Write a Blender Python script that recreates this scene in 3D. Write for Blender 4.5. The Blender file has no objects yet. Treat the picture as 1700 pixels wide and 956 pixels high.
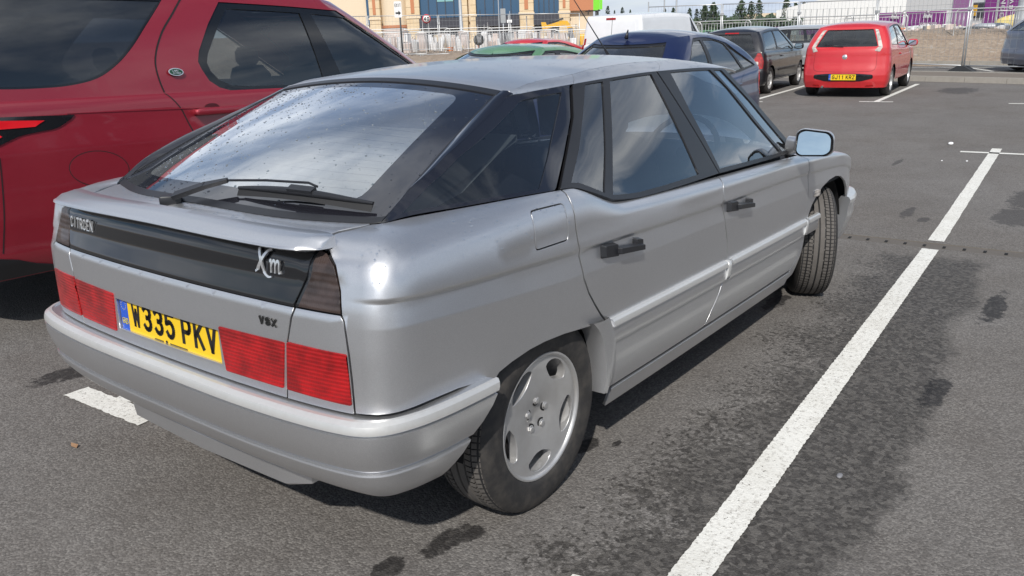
import bpy, bmesh, math, random
import numpy as np
from mathutils import Vector, Matrix, geometry
random.seed(4); np.random.seed(4)
PI = math.pi
scene = bpy.context.scene
# ---------------------------------------------------------------- camera
cam_d = bpy.data.cameras.new('camera'); cam = bpy.data.objects.new('camera', cam_d); scene.collection.objects.link(cam)
_r = Vector((0.59758225, -0.80110665, -0.03351999)); _u = Vector((0.26417714, 0.15724620, 0.95156927)); _f = Vector((0.75703757, 0.57749612, -0.30560160))
CAM = Vector((-1.8701677, -2.1446422, 1.4723095))
cam.matrix_world = Matrix(((_r.x, _u.x, -_f.x, CAM.x), (_r.y, _u.y, -_f.y, CAM.y), (_r.z, _u.z, -_f.z, CAM.z), (0, 0, 0, 1)))
cam_d.sensor_fit = 'HORIZONTAL'; cam_d.sensor_width = 36; cam_d.lens = 36 * 1350.92 / 1700
cam_d.clip_start = .05; cam_d.clip_end = 3000
scene.camera = cam
# ---------------------------------------------------------------- sky, sun, exposure
SUN_EL = math.radians(42); SUN_AZ = math.radians(209)        # azimuth counted from +X towards +Y
world = bpy.data.worlds.new("World"); scene.world = world; world.use_nodes = True
def build_world():
    nt = world.node_tree; N = nt.nodes; L = nt.links; N.clear()
    out = N.new('ShaderNodeOutputWorld'); bg = N.new('ShaderNodeBackground'); bg.inputs[1].default_value = .095
    sky = N.new('ShaderNodeTexSky'); sky.sky_type = 'NISHITA'; sky.sun_disc = False; sky.sun_elevation = SUN_EL
    sky.sun_rotation = PI / 2 - SUN_AZ; sky.dust_density = .1; sky.air_density = 1.0; sky.ozone_density = 1.5
    tc = N.new('ShaderNodeTexCoord'); sep = N.new('ShaderNodeSeparateXYZ'); L.new(tc.outputs['Generated'], sep.inputs[0])
    def math_(op, a, b=None, c=None):
        m = N.new('ShaderNodeMath'); m.operation = op
        for i, v in enumerate((a, b, c)):
            if v is None: continue
            if hasattr(v, 'links'): L.new(v, m.inputs[i])
            else: m.inputs[i].default_value = v
        return m.outputs[0]
    z = math_('MAXIMUM', sep.outputs[2], 0.0); zz = math_('ADD', z, .30)
    cx = math_('DIVIDE', sep.outputs[0], zz); cy = math_('DIVIDE', sep.outputs[1], zz)
    cmb = N.new('ShaderNodeCombineXYZ'); L.new(cx, cmb.inputs[0]); L.new(cy, cmb.inputs[1])
    mp = N.new('ShaderNodeMapping'); mp.inputs['Rotation'].default_value = (0, 0, .7); mp.inputs['Scale'].default_value = (1.0, .62, 1); mp.inputs['Location'].default_value = (3.1, 1.7, 0)
    L.new(cmb.outputs[0], mp.inputs[0])
    n1 = N.new('ShaderNodeTexNoise'); n1.inputs['Scale'].default_value = 1.15; n1.inputs['Detail'].default_value = 9; n1.inputs['Roughness'].default_value = .56; n1.inputs['Distortion'].default_value = .35
    L.new(mp.outputs[0], n1.inputs[0])
    n2 = N.new('ShaderNodeTexNoise'); n2.inputs['Scale'].default_value = 2.6; n2.inputs['Detail'].default_value = 7; n2.inputs['Roughness'].default_value = .6
    L.new(mp.outputs[0], n2.inputs[0])
    cov = N.new('ShaderNodeValToRGB'); cov.color_ramp.elements[0].position = .43; cov.color_ramp.elements[1].position = .55
    L.new(n1.outputs[0], cov.inputs[0])
    shade = N.new('ShaderNodeValToRGB'); e = shade.color_ramp.elements
    e[0].position = .36; e[0].color = (2.7, 3.6, 5.4, 1); e[1].position = .62; e[1].color = (11.0, 11.3, 11.8, 1)
    L.new(n2.outputs[0], shade.inputs[0])
    mix = N.new('ShaderNodeMix'); mix.data_type = 'RGBA'; L.new(cov.outputs[0], mix.inputs[0]); L.new(sky.outputs[0], mix.inputs[6]); L.new(shade.outputs[0], mix.inputs[7])
    hz = N.new('ShaderNodeMapRange'); hz.inputs['From Min'].default_value = 0.0; hz.inputs['From Max'].default_value = .22; hz.inputs['To Min'].default_value = .75; hz.inputs['To Max'].default_value = 0; L.new(z, hz.inputs['Value'])
    mh = N.new('ShaderNodeMix'); mh.data_type = 'RGBA'; L.new(hz.outputs[0], mh.inputs[0]); L.new(mix.outputs[2], mh.inputs[6]); mh.inputs[7].default_value = (6.6, 7.6, 9.2, 1)
    L.new(mh.outputs[2], bg.inputs[0]); L.new(bg.outputs[0], out.inputs[0])
build_world()
sd_ = bpy.data.lights.new('sun', 'SUN'); sd_.energy = 4.3; sd_.angle = math.radians(1.0); sd_.color = (1, .955, .89)
sun = bpy.data.objects.new('sun', sd_); scene.collection.objects.link(sun)
_s = Vector((math.cos(SUN_AZ) * math.cos(SUN_EL), math.sin(SUN_AZ) * math.cos(SUN_EL), math.sin(SUN_EL)))
sun.rotation_euler = _s.to_track_quat('Z', 'Y').to_euler(); sun.location = (0, 0, 30)
scene.view_settings.view_transform = 'Standard'; scene.view_settings.look = 'None'; scene.view_settings.gamma = 1; scene.view_settings.use_curve_mapping = False
scene.view_settings.exposure = 0.0
scene.render.engine = 'CYCLES'
scene.cycles.max_bounces = 8; scene.cycles.transparent_max_bounces = 16
SLOPE = .03                                                     # the car park falls gently towards the drain channel

# ---------------------------------------------------------------- object helpers
COL = scene.collection
def tag(o, label=None, cat=None, group=None, kind=None):
    if label: o['label'] = label
    if cat: o['category'] = cat
    if group: o['group'] = group
    if kind: o['kind'] = kind
    return o
def empty(name, loc=(0, 0, 0), rot=(0, 0, 0), label=None, cat=None, group=None):
    o = bpy.data.objects.new(name, None); COL.objects.link(o); o.location = loc; o.rotation_euler = rot; o.empty_display_size = .2
    return tag(o, label, cat, group)
def mobj(name, me, mats, parent=None):
    o = bpy.data.objects.new(name, me); COL.objects.link(o)
    for m in (mats if isinstance(mats, (list, tuple)) else [mats]): me.materials.append(m)
    if parent: o.parent = parent
    return o
class MB:
    """collects verts and faces for ONE mesh"""
    def __init__(self): self.v = []; self.f = []; self.m = []; self.sm = []
    def add(self, vs, fs, mi=0, smooth=False):
        b = len(self.v); self.v += [tuple(map(float, p)) for p in vs]
        for f in fs: self.f.append(tuple(b + i for i in f)); self.m.append(mi); self.sm.append(smooth)
        return self
    def box(self, a, b, mi=0, M=None, bev=0):
        (x0, y0, z0), (x1, y1, z1) = a, b
        if bev:
            bm = bmesh.new(); bmesh.ops.create_cube(bm, size=1)
            for v in bm.verts: v.co = Vector((x0 + (v.co.x + .5) * (x1 - x0), y0 + (v.co.y + .5) * (y1 - y0), z0 + (v.co.z + .5) * (z1 - z0)))
            bmesh.ops.bevel(bm, geom=bm.edges[:], offset=bev, segments=2, affect='EDGES', profile=.5)
            bm.verts.index_update(); vs = [v.co.copy() for v in bm.verts]; fs = [[q.index for q in f.verts] for f in bm.faces]; bm.free()
        else:
            vs = [Vector(p) for p in ((x0, y0, z0), (x1, y0, z0), (x1, y1, z0), (x0, y1, z0), (x0, y0, z1), (x1, y0, z1), (x1, y1, z1), (x0, y1, z1))]
            fs = [(3, 2, 1, 0), (4, 5, 6, 7), (0, 1, 5, 4), (1, 2, 6, 5), (2, 3, 7, 6), (3, 0, 4, 7)]
        if M is not None: vs = [M @ v for v in vs]
        return self.add(vs, fs, mi, False)
    def tube(self, pts, r, n=8, mi=0, cap=True, closed=False):
        pts = [Vector(p) for p in pts]; k = len(pts); rs = r if isinstance(r, (list, tuple)) else [r] * k
        vs = []; up = None
        for i, p in enumerate(pts):
            a = pts[i - 1] if (i or closed) else pts[0]; b = pts[(i + 1) % k] if (i < k - 1 or closed) else pts[-1]
            t = (b - a).normalized()
            if up is None: up = Vector((0, 0, 1)) if abs(t.z) < .9 else Vector((1, 0, 0))
            s = t.cross(up).normalized(); up = s.cross(t).normalized()
            for j in range(n):
                an = 2 * PI * j / n; vs.append(p + (s * math.cos(an) + up * math.sin(an)) * rs[i])
        fs = []
        for i in range(k if closed else k - 1):
            i2 = (i + 1) % k
            for j in range(n): fs.append((i * n + j, i2 * n + j, i2 * n + (j + 1) % n, i * n + (j + 1) % n)[::-1])
        self.add(vs, fs, mi, True)
        if cap and not closed:
            b = len(self.v) - len(vs)
            self.f.append(tuple(b + j for j in range(n))); self.m.append(mi); self.sm.append(False)
            self.f.append(tuple(b + (k - 1) * n + j for j in range(n))[::-1]); self.m.append(mi); self.sm.append(False)
        return self
    def lathe(self, prof, M=None, n=40, mi=0, smooth=True):
        """prof rows (r, h) round the local Z axis"""
        vs = []
        for r, h in prof:
            for j in range(n):
                a = 2 * PI * j / n; vs.append(Vector((r * math.cos(a), r * math.sin(a), h)))
        if M is not None: vs = [M @ v for v in vs]
        fs = [(i * n + j, i * n + (j + 1) % n, (i + 1) * n + (j + 1) % n, (i + 1) * n + j) for i in range(len(prof) - 1) for j in range(n)]
        return self.add(vs, fs, mi, smooth)
    def prism(self, poly, h0, h1, M=None, mi=0):
        n = len(poly)
        vs = [Vector((x, y, h0)) for x, y in poly] + [Vector((x, y, h1)) for x, y in poly]
        if M is not None: vs = [M @ v for v in vs]
        tris = geometry.tessellate_polygon([[Vector((x, y, 0)) for x, y in poly]])
        fs = [tuple(t) for t in tris] + [tuple(i + n for i in t)[::-1] for t in tris] + [(i, (i + 1) % n, n + (i + 1) % n, n + i) for i in range(n)]
        return self.add(vs, fs, mi, False)
    def build(self, name, mats, parent=None, auto=None, fix=True):
        me = bpy.data.meshes.new(name); me.from_pydata(self.v, [], self.f); me.polygons.foreach_set('material_index', self.m); me.polygons.foreach_set('use_smooth', self.sm)
        if fix:
            bm = bmesh.new(); bm.from_mesh(me); bmesh.ops.recalc_face_normals(bm, faces=bm.faces[:]); bm.to_mesh(me); bm.free()
        if auto is not None:
            me.polygons.foreach_set('use_smooth', [True] * len(me.polygons)); me.set_sharp_from_angle(angle=math.radians(auto))
        return mobj(name, me, mats, parent)

# ---------------------------------------------------------------- panels cut out of a parametric surface
def resample(poly, step):
    out = []
    for i, a in enumerate(poly):
        b = poly[(i + 1) % len(poly)]; d = math.hypot(b[0] - a[0], b[1] - a[1]); n = max(1, int(math.ceil(d / step)))
        for k in range(n): out.append((a[0] + (b[0] - a[0]) * k / n, a[1] + (b[1] - a[1]) * k / n))
    return out
def area(P): return .5 * sum(P[i][0] * P[(i + 1) % len(P)][1] - P[(i + 1) % len(P)][0] * P[i][1] for i in range(len(P)))
def shrink(P, d):
    """move each edge of the polygon inwards by d"""
    if d == 0: return list(P)
    s = 1 if area(P) > 0 else -1; n = len(P); out = []
    for i in range(n):
        p0, p, p1 = P[i - 1], P[i], P[(i + 1) % n]
        e0 = Vector((p[0] - p0[0], p[1] - p0[1])); e1 = Vector((p1[0] - p[0], p1[1] - p[1]))
        if e0.length < 1e-9 or e1.length < 1e-9: out.append(p); continue
        e0.normalize(); e1.normalize(); n0 = Vector((-e0.y, e0.x)) * s; n1 = Vector((-e1.y, e1.x)) * s
        m = n0 + n1; q = m.dot(n0)
        k = d / q if q > .35 else d / .35
        out.append((p[0] + m.x * k, p[1] + m.y * k))
    return out
def rounded(P, r, n=4):
    out = []; N = len(P)
    for i in range(N):
        p = Vector(P[i]); a = Vector(P[i - 1]); b = Vector(P[(i + 1) % N])
        ra = r[i] if isinstance(r, (list, tuple)) else r
        la = (a - p).length; lb = (b - p).length; q = min(ra, la * .48, lb * .48)
        if q <= 1e-5: out.append(tuple(p)); continue
        A = p + (a - p) * (q / la); B = p + (b - p) * (q / lb)
        for k in range(n + 1):
            t = k / n; out.append(tuple(A * (1 - t) ** 2 + p * 2 * t * (1 - t) + B * t * t))
    return out
def inside(P, X, Y):
    c = np.zeros(X.shape, bool); n = len(P)
    for i in range(n):
        x0, y0 = P[i]; x1, y1 = P[(i + 1) % n]
        if y0 == y1: continue
        m = ((y0 > Y) != (y1 > Y)) & (X < (x1 - x0) * (Y - y0) / (y1 - y0) + x0); c ^= m
    return c
def surf_normals(S, U, V, flip, h=.0015):
    a = S(U + h, V) - S(U - h, V); b = S(U, V + h) - S(U, V - h); n = np.cross(a, b); n *= flip
    L = np.linalg.norm(n, axis=-1, keepdims=True); L[L < 1e-12] = 1
    return n / L
def panel(name, S, poly, mat, parent, step=(.03, .03), uvs=(1, 1), off=0., depth=.012, holes=(), flip=1, mirror=False, edge=None, lines=(), round_edge=.003, both=False):
    """one sheet-metal / glass piece: region `poly` of the surface S, lifted by off, its rim folded in by depth"""
    du, dv = step[0], step[1]; ku, kv = uvs
    e = edge or min(du * ku, dv * kv)
    def lp(P): return [(a / ku, b / kv) for a, b in resample([(a * ku, b * kv) for a, b in P], e)]
    rings = [lp(poly)] + [lp(h) for h in holes]
    pts = []; edges = []; rid = []
    for k, R in enumerate(rings):
        b = len(pts); pts += R; rid += [k] * len(R); edges += [(b + i, b + (i + 1) % len(R)) for i in range(len(R))]
    us = [p[0] for p in poly]; vs = [p[1] for p in poly]
    gu = np.arange(min(us) + du * .5, max(us), du); gv = np.arange(min(vs) + dv * .5, max(vs), dv)
    extra = []
    for ln in lines:                       # extra rows of points where the surface creases
        for u in gu: extra.append((u, float(ln(u))))
    U, V = np.meshgrid(gu, gv, indexing='ij'); U = U.ravel(); V = V.ravel()
    if extra: U = np.concatenate([U, [q[0] for q in extra]]); V = np.concatenate([V, [q[1] for q in extra]])
    ok = inside(poly, U, V)
    for h in holes: ok &= ~inside(h, U, V)
    U, V = U[ok], V[ok]
    R = np.array(pts)
    if len(U):
        d = np.full(len(U), 9.)
        for q in R: d = np.minimum(d, np.hypot((U - q[0]) * ku, (V - q[1]) * kv))
        U, V = U[d > e * .42], V[d > e * .42]
    allp = [(a * ku, b * kv) for a, b in pts] + [(a * ku, b * kv) for a, b in zip(U, V)]
    vo, eo, fo, ov, oe, of = geometry.delaunay_2d_cdt([Vector(p) for p in allp], edges, [], 0, 1e-7)
    P2 = np.array([(p.x / ku, p.y / kv) for p in vo])
    F = np.array([tuple(f) for f in fo if len(f) == 3])
    c = P2[F].mean(1); keep = inside(rings[0], c[:, 0], c[:, 1])
    for h in rings[1:]: keep &= ~inside(h, c[:, 0], c[:, 1])
    F = F[keep]
    used = np.unique(F); rm = -np.ones(len(P2), int); rm[used] = np.arange(len(used)); F = rm[F]; P2 = P2[used]
    X = S(P2[:, 0], P2[:, 1]); Nn = surf_normals(S, P2[:, 0], P2[:, 1], flip)
    X = X + Nn * off
    # orient faces along the normal
    a = np.cross(X[F[:, 1]] - X[F[:, 0]], X[F[:, 2]] - X[F[:, 0]]); s = (a * Nn[F].mean(1)).sum(1) < 0
    F[s] = F[s][:, ::-1]
    verts = X.tolist(); faces = F.tolist(); normals = [Nn[list(f)].tolist() for f in faces]
    if depth:
        cnt = {}
        for f in F:
            for i in range(3):
                k = (f[i], f[(i + 1) % 3]); cnt[k] = 1
        bd = [k for k in cnt if (k[1], k[0]) not in cnt]
        bn = {}
        for i, j in bd:
            t = X[j] - X[i]; nn = np.cross(t, Nn[i]); nn /= (np.linalg.norm(nn) + 1e-12)      # points out of the panel
            for q in (i, j): bn[q] = bn.get(q, 0) + nn
        lo = {}; mid = {}
        for q, nn in bn.items():
            nn = nn / (np.linalg.norm(nn) + 1e-12); bn[q] = nn
            mid[q] = len(verts); verts.append((X[q] + nn * round_edge * .12 - Nn[q] * round_edge).tolist())
            lo[q] = len(verts); verts.append((X[q] + nn * round_edge * .12 - Nn[q] * depth).tolist())
        for i, j in bd:
            faces.append([j, i, mid[i], mid[j]]); normals.append([Nn[j].tolist(), Nn[i].tolist(), bn[i].tolist(), bn[j].tolist()])
            faces.append([mid[j], mid[i], lo[i], lo[j]]); normals.append([bn[j].tolist(), bn[i].tolist(), bn[i].tolist(), bn[j].tolist()])
    outs = []
    for mir in ((False, True) if (mirror or both) else (False,)):
        if mirror and not both and not mir: pass
        V3 = verts; F3 = faces; N3 = normals
        if mir:
            V3 = [(x, -y, z) for x, y, z in verts]; F3 = [f[::-1] for f in faces]; N3 = [[(x, -y, z) for x, y, z in n[::-1]] for n in normals]
        me = bpy.data.meshes.new(name); me.from_pydata(V3, [], F3)
        me.polygons.foreach_set('use_smooth', [True] * len(F3))
        me.normals_split_custom_set([tuple(q) for n in N3 for q in n])
        outs.append(mobj(name, me, mat, parent))
    return outs if len(outs) > 1 else outs[0]
def sweep(name, pts, prof, mat, parent, closed_prof=False, mats=None, cap=True, auto=35):
    """pts: list of (pos, out, up) frames; prof: list of (o, u) pairs"""
    mb = MB(); n = len(prof); vs = []
    for p, o, u in pts:
        for a, b in prof: vs.append(Vector(p) + Vector(o) * a + Vector(u) * b)
    fs = []; mi = []
    m = n if closed_prof else n - 1
    for i in range(len(pts) - 1):
        for j in range(m):
            j2 = (j + 1) % n; fs.append((i * n + j, (i + 1) * n + j, (i + 1) * n + j2, i * n + j2)); mi.append(mats[j] if mats else 0)
    mb.v = [tuple(v) for v in vs]; mb.f = fs; mb.m = mi; mb.sm = [True] * len(fs)
    if cap:
        for b in (0, (len(pts) - 1) * n):
            mb.f.append(tuple(range(b, b + n))); mb.m.append(0); mb.sm.append(False)
    return mb.build(name, mat, parent, auto=auto)
def copy_tree(o, parent=None):
    c = o.copy(); COL.objects.link(c); c.parent = parent
    for ch in list(o.children): copy_tree(ch, c)
    return c
# ---------------------------------------------------------------- materials
class NT:
    def __init__(self, name):
        self.m = bpy.data.materials.new(name); self.m.use_nodes = True; self.t = self.m.node_tree; self.N = self.t.nodes; self.L = self.t.links
        self.b = self.N['Principled BSDF']; self.out = self.N['Material Output']
    def put(self, sock, v):
        if hasattr(v, 'links'): self.L.new(v, sock)
        else:
            if isinstance(v, tuple) and len(v) == 3 and sock.type == 'RGBA': v = (*v, 1)
            sock.default_value = v
    def set(self, **k):
        nm = dict(col='Base Color', rough='Roughness', metal='Metallic', coat='Coat Weight', coatr='Coat Roughness', spec='Specular IOR Level', trans='Transmission Weight', ior='IOR', emit='Emission Color', es='Emission Strength', alpha='Alpha', normal='Normal', sheen='Sheen Weight', aniso='Anisotropic')
        for a, v in k.items(): self.put(self.b.inputs[nm[a]], v)
        return self
    def node(self, t, ins=None, **props):
        n = self.N.new(t)
        for a, v in props.items(): setattr(n, a, v)
        for a, v in (ins or {}).items(): self.put(n.inputs[a], v)
        return n
    def obj(self): return self.node('ShaderNodeTexCoord').outputs['Object']
    def noise(self, vec, scale, detail=4, rough=.55, dist=0.):
        return self.node('ShaderNodeTexNoise', {'Vector': vec, 'Scale': scale, 'Detail': detail, 'Roughness': rough, 'Distortion': dist}).outputs[0]
    def vor(self, vec, scale, feature='F1', out=0, rnd=1.): return self.node('ShaderNodeTexVoronoi', {'Vector': vec, 'Scale': scale, 'Randomness': rnd}, feature=feature).outputs[out]
    def ramp(self, fac, *stops):
        n = self.node('ShaderNodeValToRGB', {'Fac': fac}); e = n.color_ramp.elements
        while len(e) < len(stops): e.new(.5)
        for i, (p, c) in enumerate(stops):
            e[i].position = p; e[i].color = (c, c, c, 1) if not isinstance(c, tuple) else (*c, 1)
        return n.outputs[0]
    def mix(self, f, a, b, mode='MIX'):
        n = self.node('ShaderNodeMix', data_type='RGBA', blend_type=mode); self.put(n.inputs[0], f); self.put(n.inputs[6], a); self.put(n.inputs[7], b); return n.outputs[2]
    def math(self, op, a, b=0., c=None, clamp=False):
        n = self.node('ShaderNodeMath', operation=op, use_clamp=clamp); self.put(n.inputs[0], a); self.put(n.inputs[1], b)
        if c is not None: self.put(n.inputs[2], c)
        return n.outputs[0]
    def bump(self, h, strength=.3, dist=.01, normal=None):
        n = self.node('ShaderNodeBump', {'Height': h, 'Strength': strength, 'Distance': dist})
        if normal is not None: self.put(n.inputs['Normal'], normal)
        return n.outputs[0]
M = {}
def simple(name, col, rough=.5, metal=0., **k):
    t = NT(name); t.set(col=col, rough=rough, metal=metal, **k); M[name] = t.m; return t
def paint(name, col, metal=0., rough=.45, flake=0., coat=1., dirt=.12, tint=(.25, .22, .19), orange=.012, spec=.5, coatr=.04):
    t = NT(name); o = t.obj()
    d = t.ramp(t.noise(o, 2.3, 6, .6), (.38, 0.), (.75, 1.)); fine = t.noise(o, 60, 4, .6)
    sepz = t.node('ShaderNodeSeparateXYZ', {'Vector': o}).outputs[2]
    base = col
    if flake:
        fl = t.vor(o, 900, out=1); fr = t.node('ShaderNodeSeparateColor', {'Color': fl}).outputs[0]
        base = t.mix(t.ramp(fr, (0, 0.), (1, flake)), col, tuple(min(1, c * 1.8) for c in col))
    f = t.math('MULTIPLY', t.math('MULTIPLY', d, fine), dirt * 1.6)
    c = t.mix(f, base, tint)
    t.set(col=c, metal=metal, rough=t.math('ADD', t.math('MULTIPLY', d, .08), rough), coat=coat, coatr=coatr, spec=spec)
    if orange:
        nb = t.bump(t.noise(o, 38, 2, .5), orange, .01); t.put(t.b.inputs['Coat Normal'], nb)
    M[name] = t.m; return t
def glass(name, tint=(.5, .56, .56), dens=.5, rough=.0, ior=1.5, gr=.06, k=1.9):
    """window pane: part see-through, part mirror by angle"""
    t = NT(name); tr = t.node('ShaderNodeBsdfTransparent', {'Color': (*tint, 1)}); gl = t.node('ShaderNodeBsdfGlossy', {'Color': (.95, .98, 1, 1), 'Roughness': rough})
    fr = t.node('ShaderNodeFresnel', {'IOR': ior}).outputs[0]
    f2 = t.math('MULTIPLY', fr, k, clamp=True)           # two faces of the pane reflect
    o = t.obj(); grime = t.ramp(t.noise(o, 5, 6, .65), (.25, gr * .5), (.8, gr))
    dif = t.node('ShaderNodeBsdfDiffuse', {'Color': (.55, .55, .52, 1)})
    m1 = t.node('ShaderNodeMixShader'); t.L.new(f2, m1.inputs[0]); t.L.new(tr.outputs[0], m1.inputs[1]); t.L.new(gl.outputs[0], m1.inputs[2])
    m2 = t.node('ShaderNodeMixShader'); t.L.new(grime, m2.inputs[0]); t.L.new(m1.outputs[0], m2.inputs[1]); t.L.new(dif.outputs[0], m2.inputs[2])
    t.L.new(m2.outputs[0], t.out.inputs[0]); t.N.remove(t.b); M[name] = t.m; return t
paint('silver_paint', (.60, .607, .622), metal=.88, rough=.33, flake=.22, dirt=.07, coat=.35, coatr=.06)
paint('satin_strip', (.64, .64, .625), metal=.5, rough=.36, coat=.4, dirt=.25)
paint('dark_red_paint', (.26, .013, .027), metal=.35, rough=.4, flake=.3, dirt=.03)
paint('bright_red_paint', (.52, .012, .018), rough=.45, dirt=.04)
paint('navy_paint', (.010, .018, .070), metal=.4, rough=.35, flake=.3, dirt=.05)
paint('black_paint', (.012, .012, .016), metal=.2, rough=.35, dirt=.10)
paint('green_paint', (.13, .29, .15), metal=.3, rough=.4, dirt=.04)
paint('white_paint', (.72, .73, .74), rough=.45, dirt=.15)
paint('grey_paint', (.14, .155, .20), metal=.5, rough=.35, flake=.3, dirt=.05)
paint('pale_silver_paint', (.45, .46, .47), metal=.6, rough=.38, dirt=.05)
simple('brake_metal', (.10, .09, .085), .5, .6)
simple('black_trim', (.014, .0145, .017), .36)
simple('rubber', (.012, .012, .013), .7)
simple('matt_black', (.010, .010, .012), .85)
simple('under_black', (.006, .006, .007), .95)
simple('gloss_black', (.010, .011, .013), .06, coat=.3)
simple('interior_grey', (.022, .023, .028), .8)
simple('interior_pale', (.22, .23, .24), .9)
simple('seat_cloth', (.020, .022, .032), .9)
simple('chrome', (.7, .7, .7), .12, 1.)
simple('letter_silver', (.72, .73, .74), .25, .8)
simple('plate_yellow', (.80, .52, .015), .35)
simple('plate_blue', (.02, .09, .50), .35)
simple('plate_black', (.012, .012, .012), .4)
simple('plate_gold', (.65, .55, .12), .4)
simple('mirror_glass', (.55, .68, .74), .01, 1.)
glass('clear_glass', (.62, .68, .67))
glass('hatch_pane', (.86, .90, .89), gr=.13, k=5.2)  # grime plus a pale diffuse veil that imitates reflected sky
glass('tinted_glass', (.50, .54, .55), gr=.015, k=2.4)
glass('privacy_glass', (.045, .05, .06), gr=.015, k=2.4)
def _frit():
    t = simple('frit_glass', (.012, .012, .016), .03, coat=1.)
_frit()
def _lamp(name, col, s=95):
    t = NT(name); o = t.obj(); z = t.node('ShaderNodeSeparateXYZ', {'Vector': o}).outputs[2]; y = t.node('ShaderNodeSeparateXYZ', {'Vector': o}).outputs[1]
    rib = t.math('SINE', t.math('MULTIPLY', z, s * 6.28)); rib2 = t.math('SINE', t.math('MULTIPLY', y, 170 * 6.28))
    blotch = t.ramp(t.noise(o, 13, 3, .6), (.40, 0.), (.60, 1.))
    rb = t.ramp(rib, (0., .9), (1., 1.))
    dark = tuple(c * .55 for c in col)
    c = t.mix(t.math('MULTIPLY', blotch, rb), dark, col)
    t.set(col=c, rough=.4, coat=.5, coatr=.03, spec=.3); t.put(t.b.inputs['Normal'], t.bump(t.math('ADD', rib, t.math('MULTIPLY', rib2, .35)), .35, .002)); M[name] = t.m
_lamp('lamp_red', (.40, .005, .007)); _lamp('lamp_smoke', (.055, .038, .034), 60); _lamp('lamp_clear', (.6, .55, .5), 60); _lamp('lamp_amber', (.6, .2, .02))
def _alloy():
    t = NT('alloy'); o = t.obj(); n = t.noise(o, 45, 5, .6); d = t.ramp(t.noise(o, 7, 4, .6), (.4, 0.), (.75, .5))
    t.set(col=t.mix(d, (.52, .52, .52), (.30, .28, .26)), metal=.6, rough=t.math('ADD', t.math('MULTIPLY', n, .12), .32), coat=.4)
    M['alloy'] = t.m
_alloy()
def _tyre():
    t = NT('tyre'); o = t.obj(); n = t.noise(o, 25, 4, .6); f = t.noise(o, 300, 2, .5)
    t.set(col=t.mix(t.ramp(n, (.4, 0.), (.7, 1.)), (.022, .021, .021), (.050, .045, .040)), rough=.72, normal=t.bump(f, .15, .001)); M['tyre'] = t.m
    t = NT('tread'); o = t.obj(); n = t.noise(o, 30, 4, .6)
    t.set(col=t.mix(n, (.075, .068, .062), (.13, .12, .11)), rough=.85); M['tread'] = t.m
_tyre()
# ---------------------------------------------------------------- silver hatchback: surfaces (right half, y < 0)
def crv(pts):
    """smooth monotone-limited cubic through (x, value...) rows, vectorised"""
    P = np.array(pts, float); X = P[:, 0]; Y = P[:, 1:]
    h = np.diff(X); d = np.diff(Y, axis=0) / h[:, None]
    m = np.zeros_like(Y); m[0] = d[0]; m[-1] = d[-1]
    for i in range(1, len(X) - 1):
        a, b = d[i - 1], d[i]
        w1, w2 = 2 * h[i] + h[i - 1], h[i] + 2 * h[i - 1]
        with np.errstate(divide='ignore', invalid='ignore'):
            hm = (w1 + w2) / (w1 / a + w2 / b)
        m[i] = np.where(a * b > 0, hm, 0)
    def f(x):
        x = np.asarray(x, float); xc = np.clip(x, X[0], X[-1])
        i = np.clip(np.searchsorted(X, xc) - 1, 0, len(X) - 2)
        t = (xc - X[i]) / h[i]; t = t[..., None]; H = h[i][..., None]
        y = ((1 + 2 * t) * (1 - t) ** 2) * Y[i] + t * (1 - t) ** 2 * H * m[i] + t * t * (3 - 2 * t) * Y[i + 1] + t * t * (t - 1) * H * m[i + 1]
        # straight extrapolation
        y = y + np.where((x < X[0])[..., None], (x - X[0])[..., None] * m[0], 0) + np.where((x > X[-1])[..., None], (x - X[-1])[..., None] * m[-1], 0)
        return y[..., 0] if Y.shape[1] == 1 else y
    return f

def catmull(pts, n=16):
    P = np.array(pts, float); out = []
    Q = np.vstack([2 * P[0] - P[1], P, 2 * P[-1] - P[-2]])
    for i in range(1, len(Q) - 2):
        p0, p1, p2, p3 = Q[i - 1:i + 3]
        def kn(a, b): return max(np.linalg.norm(b - a) ** .5, 1e-6)
        t0 = 0; t1 = t0 + kn(p0, p1); t2 = t1 + kn(p1, p2); t3 = t2 + kn(p2, p3)
        for k in range(n):
            t = t1 + (t2 - t1) * k / n
            A1 = (t1 - t) / (t1 - t0) * p0 + (t - t0) / (t1 - t0) * p1
            A2 = (t2 - t) / (t2 - t1) * p1 + (t - t1) / (t2 - t1) * p2
            A3 = (t3 - t) / (t3 - t2) * p2 + (t - t2) / (t3 - t2) * p3
            B1 = (t2 - t) / (t2 - t0) * A1 + (t - t0) / (t2 - t0) * A2
            B2 = (t3 - t) / (t3 - t1) * A2 + (t - t1) / (t3 - t1) * A3
            out.append((t2 - t) / (t2 - t1) * B1 + (t - t1) / (t2 - t1) * B2)
    out.append(P[-1])
    return np.array(out)

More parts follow.
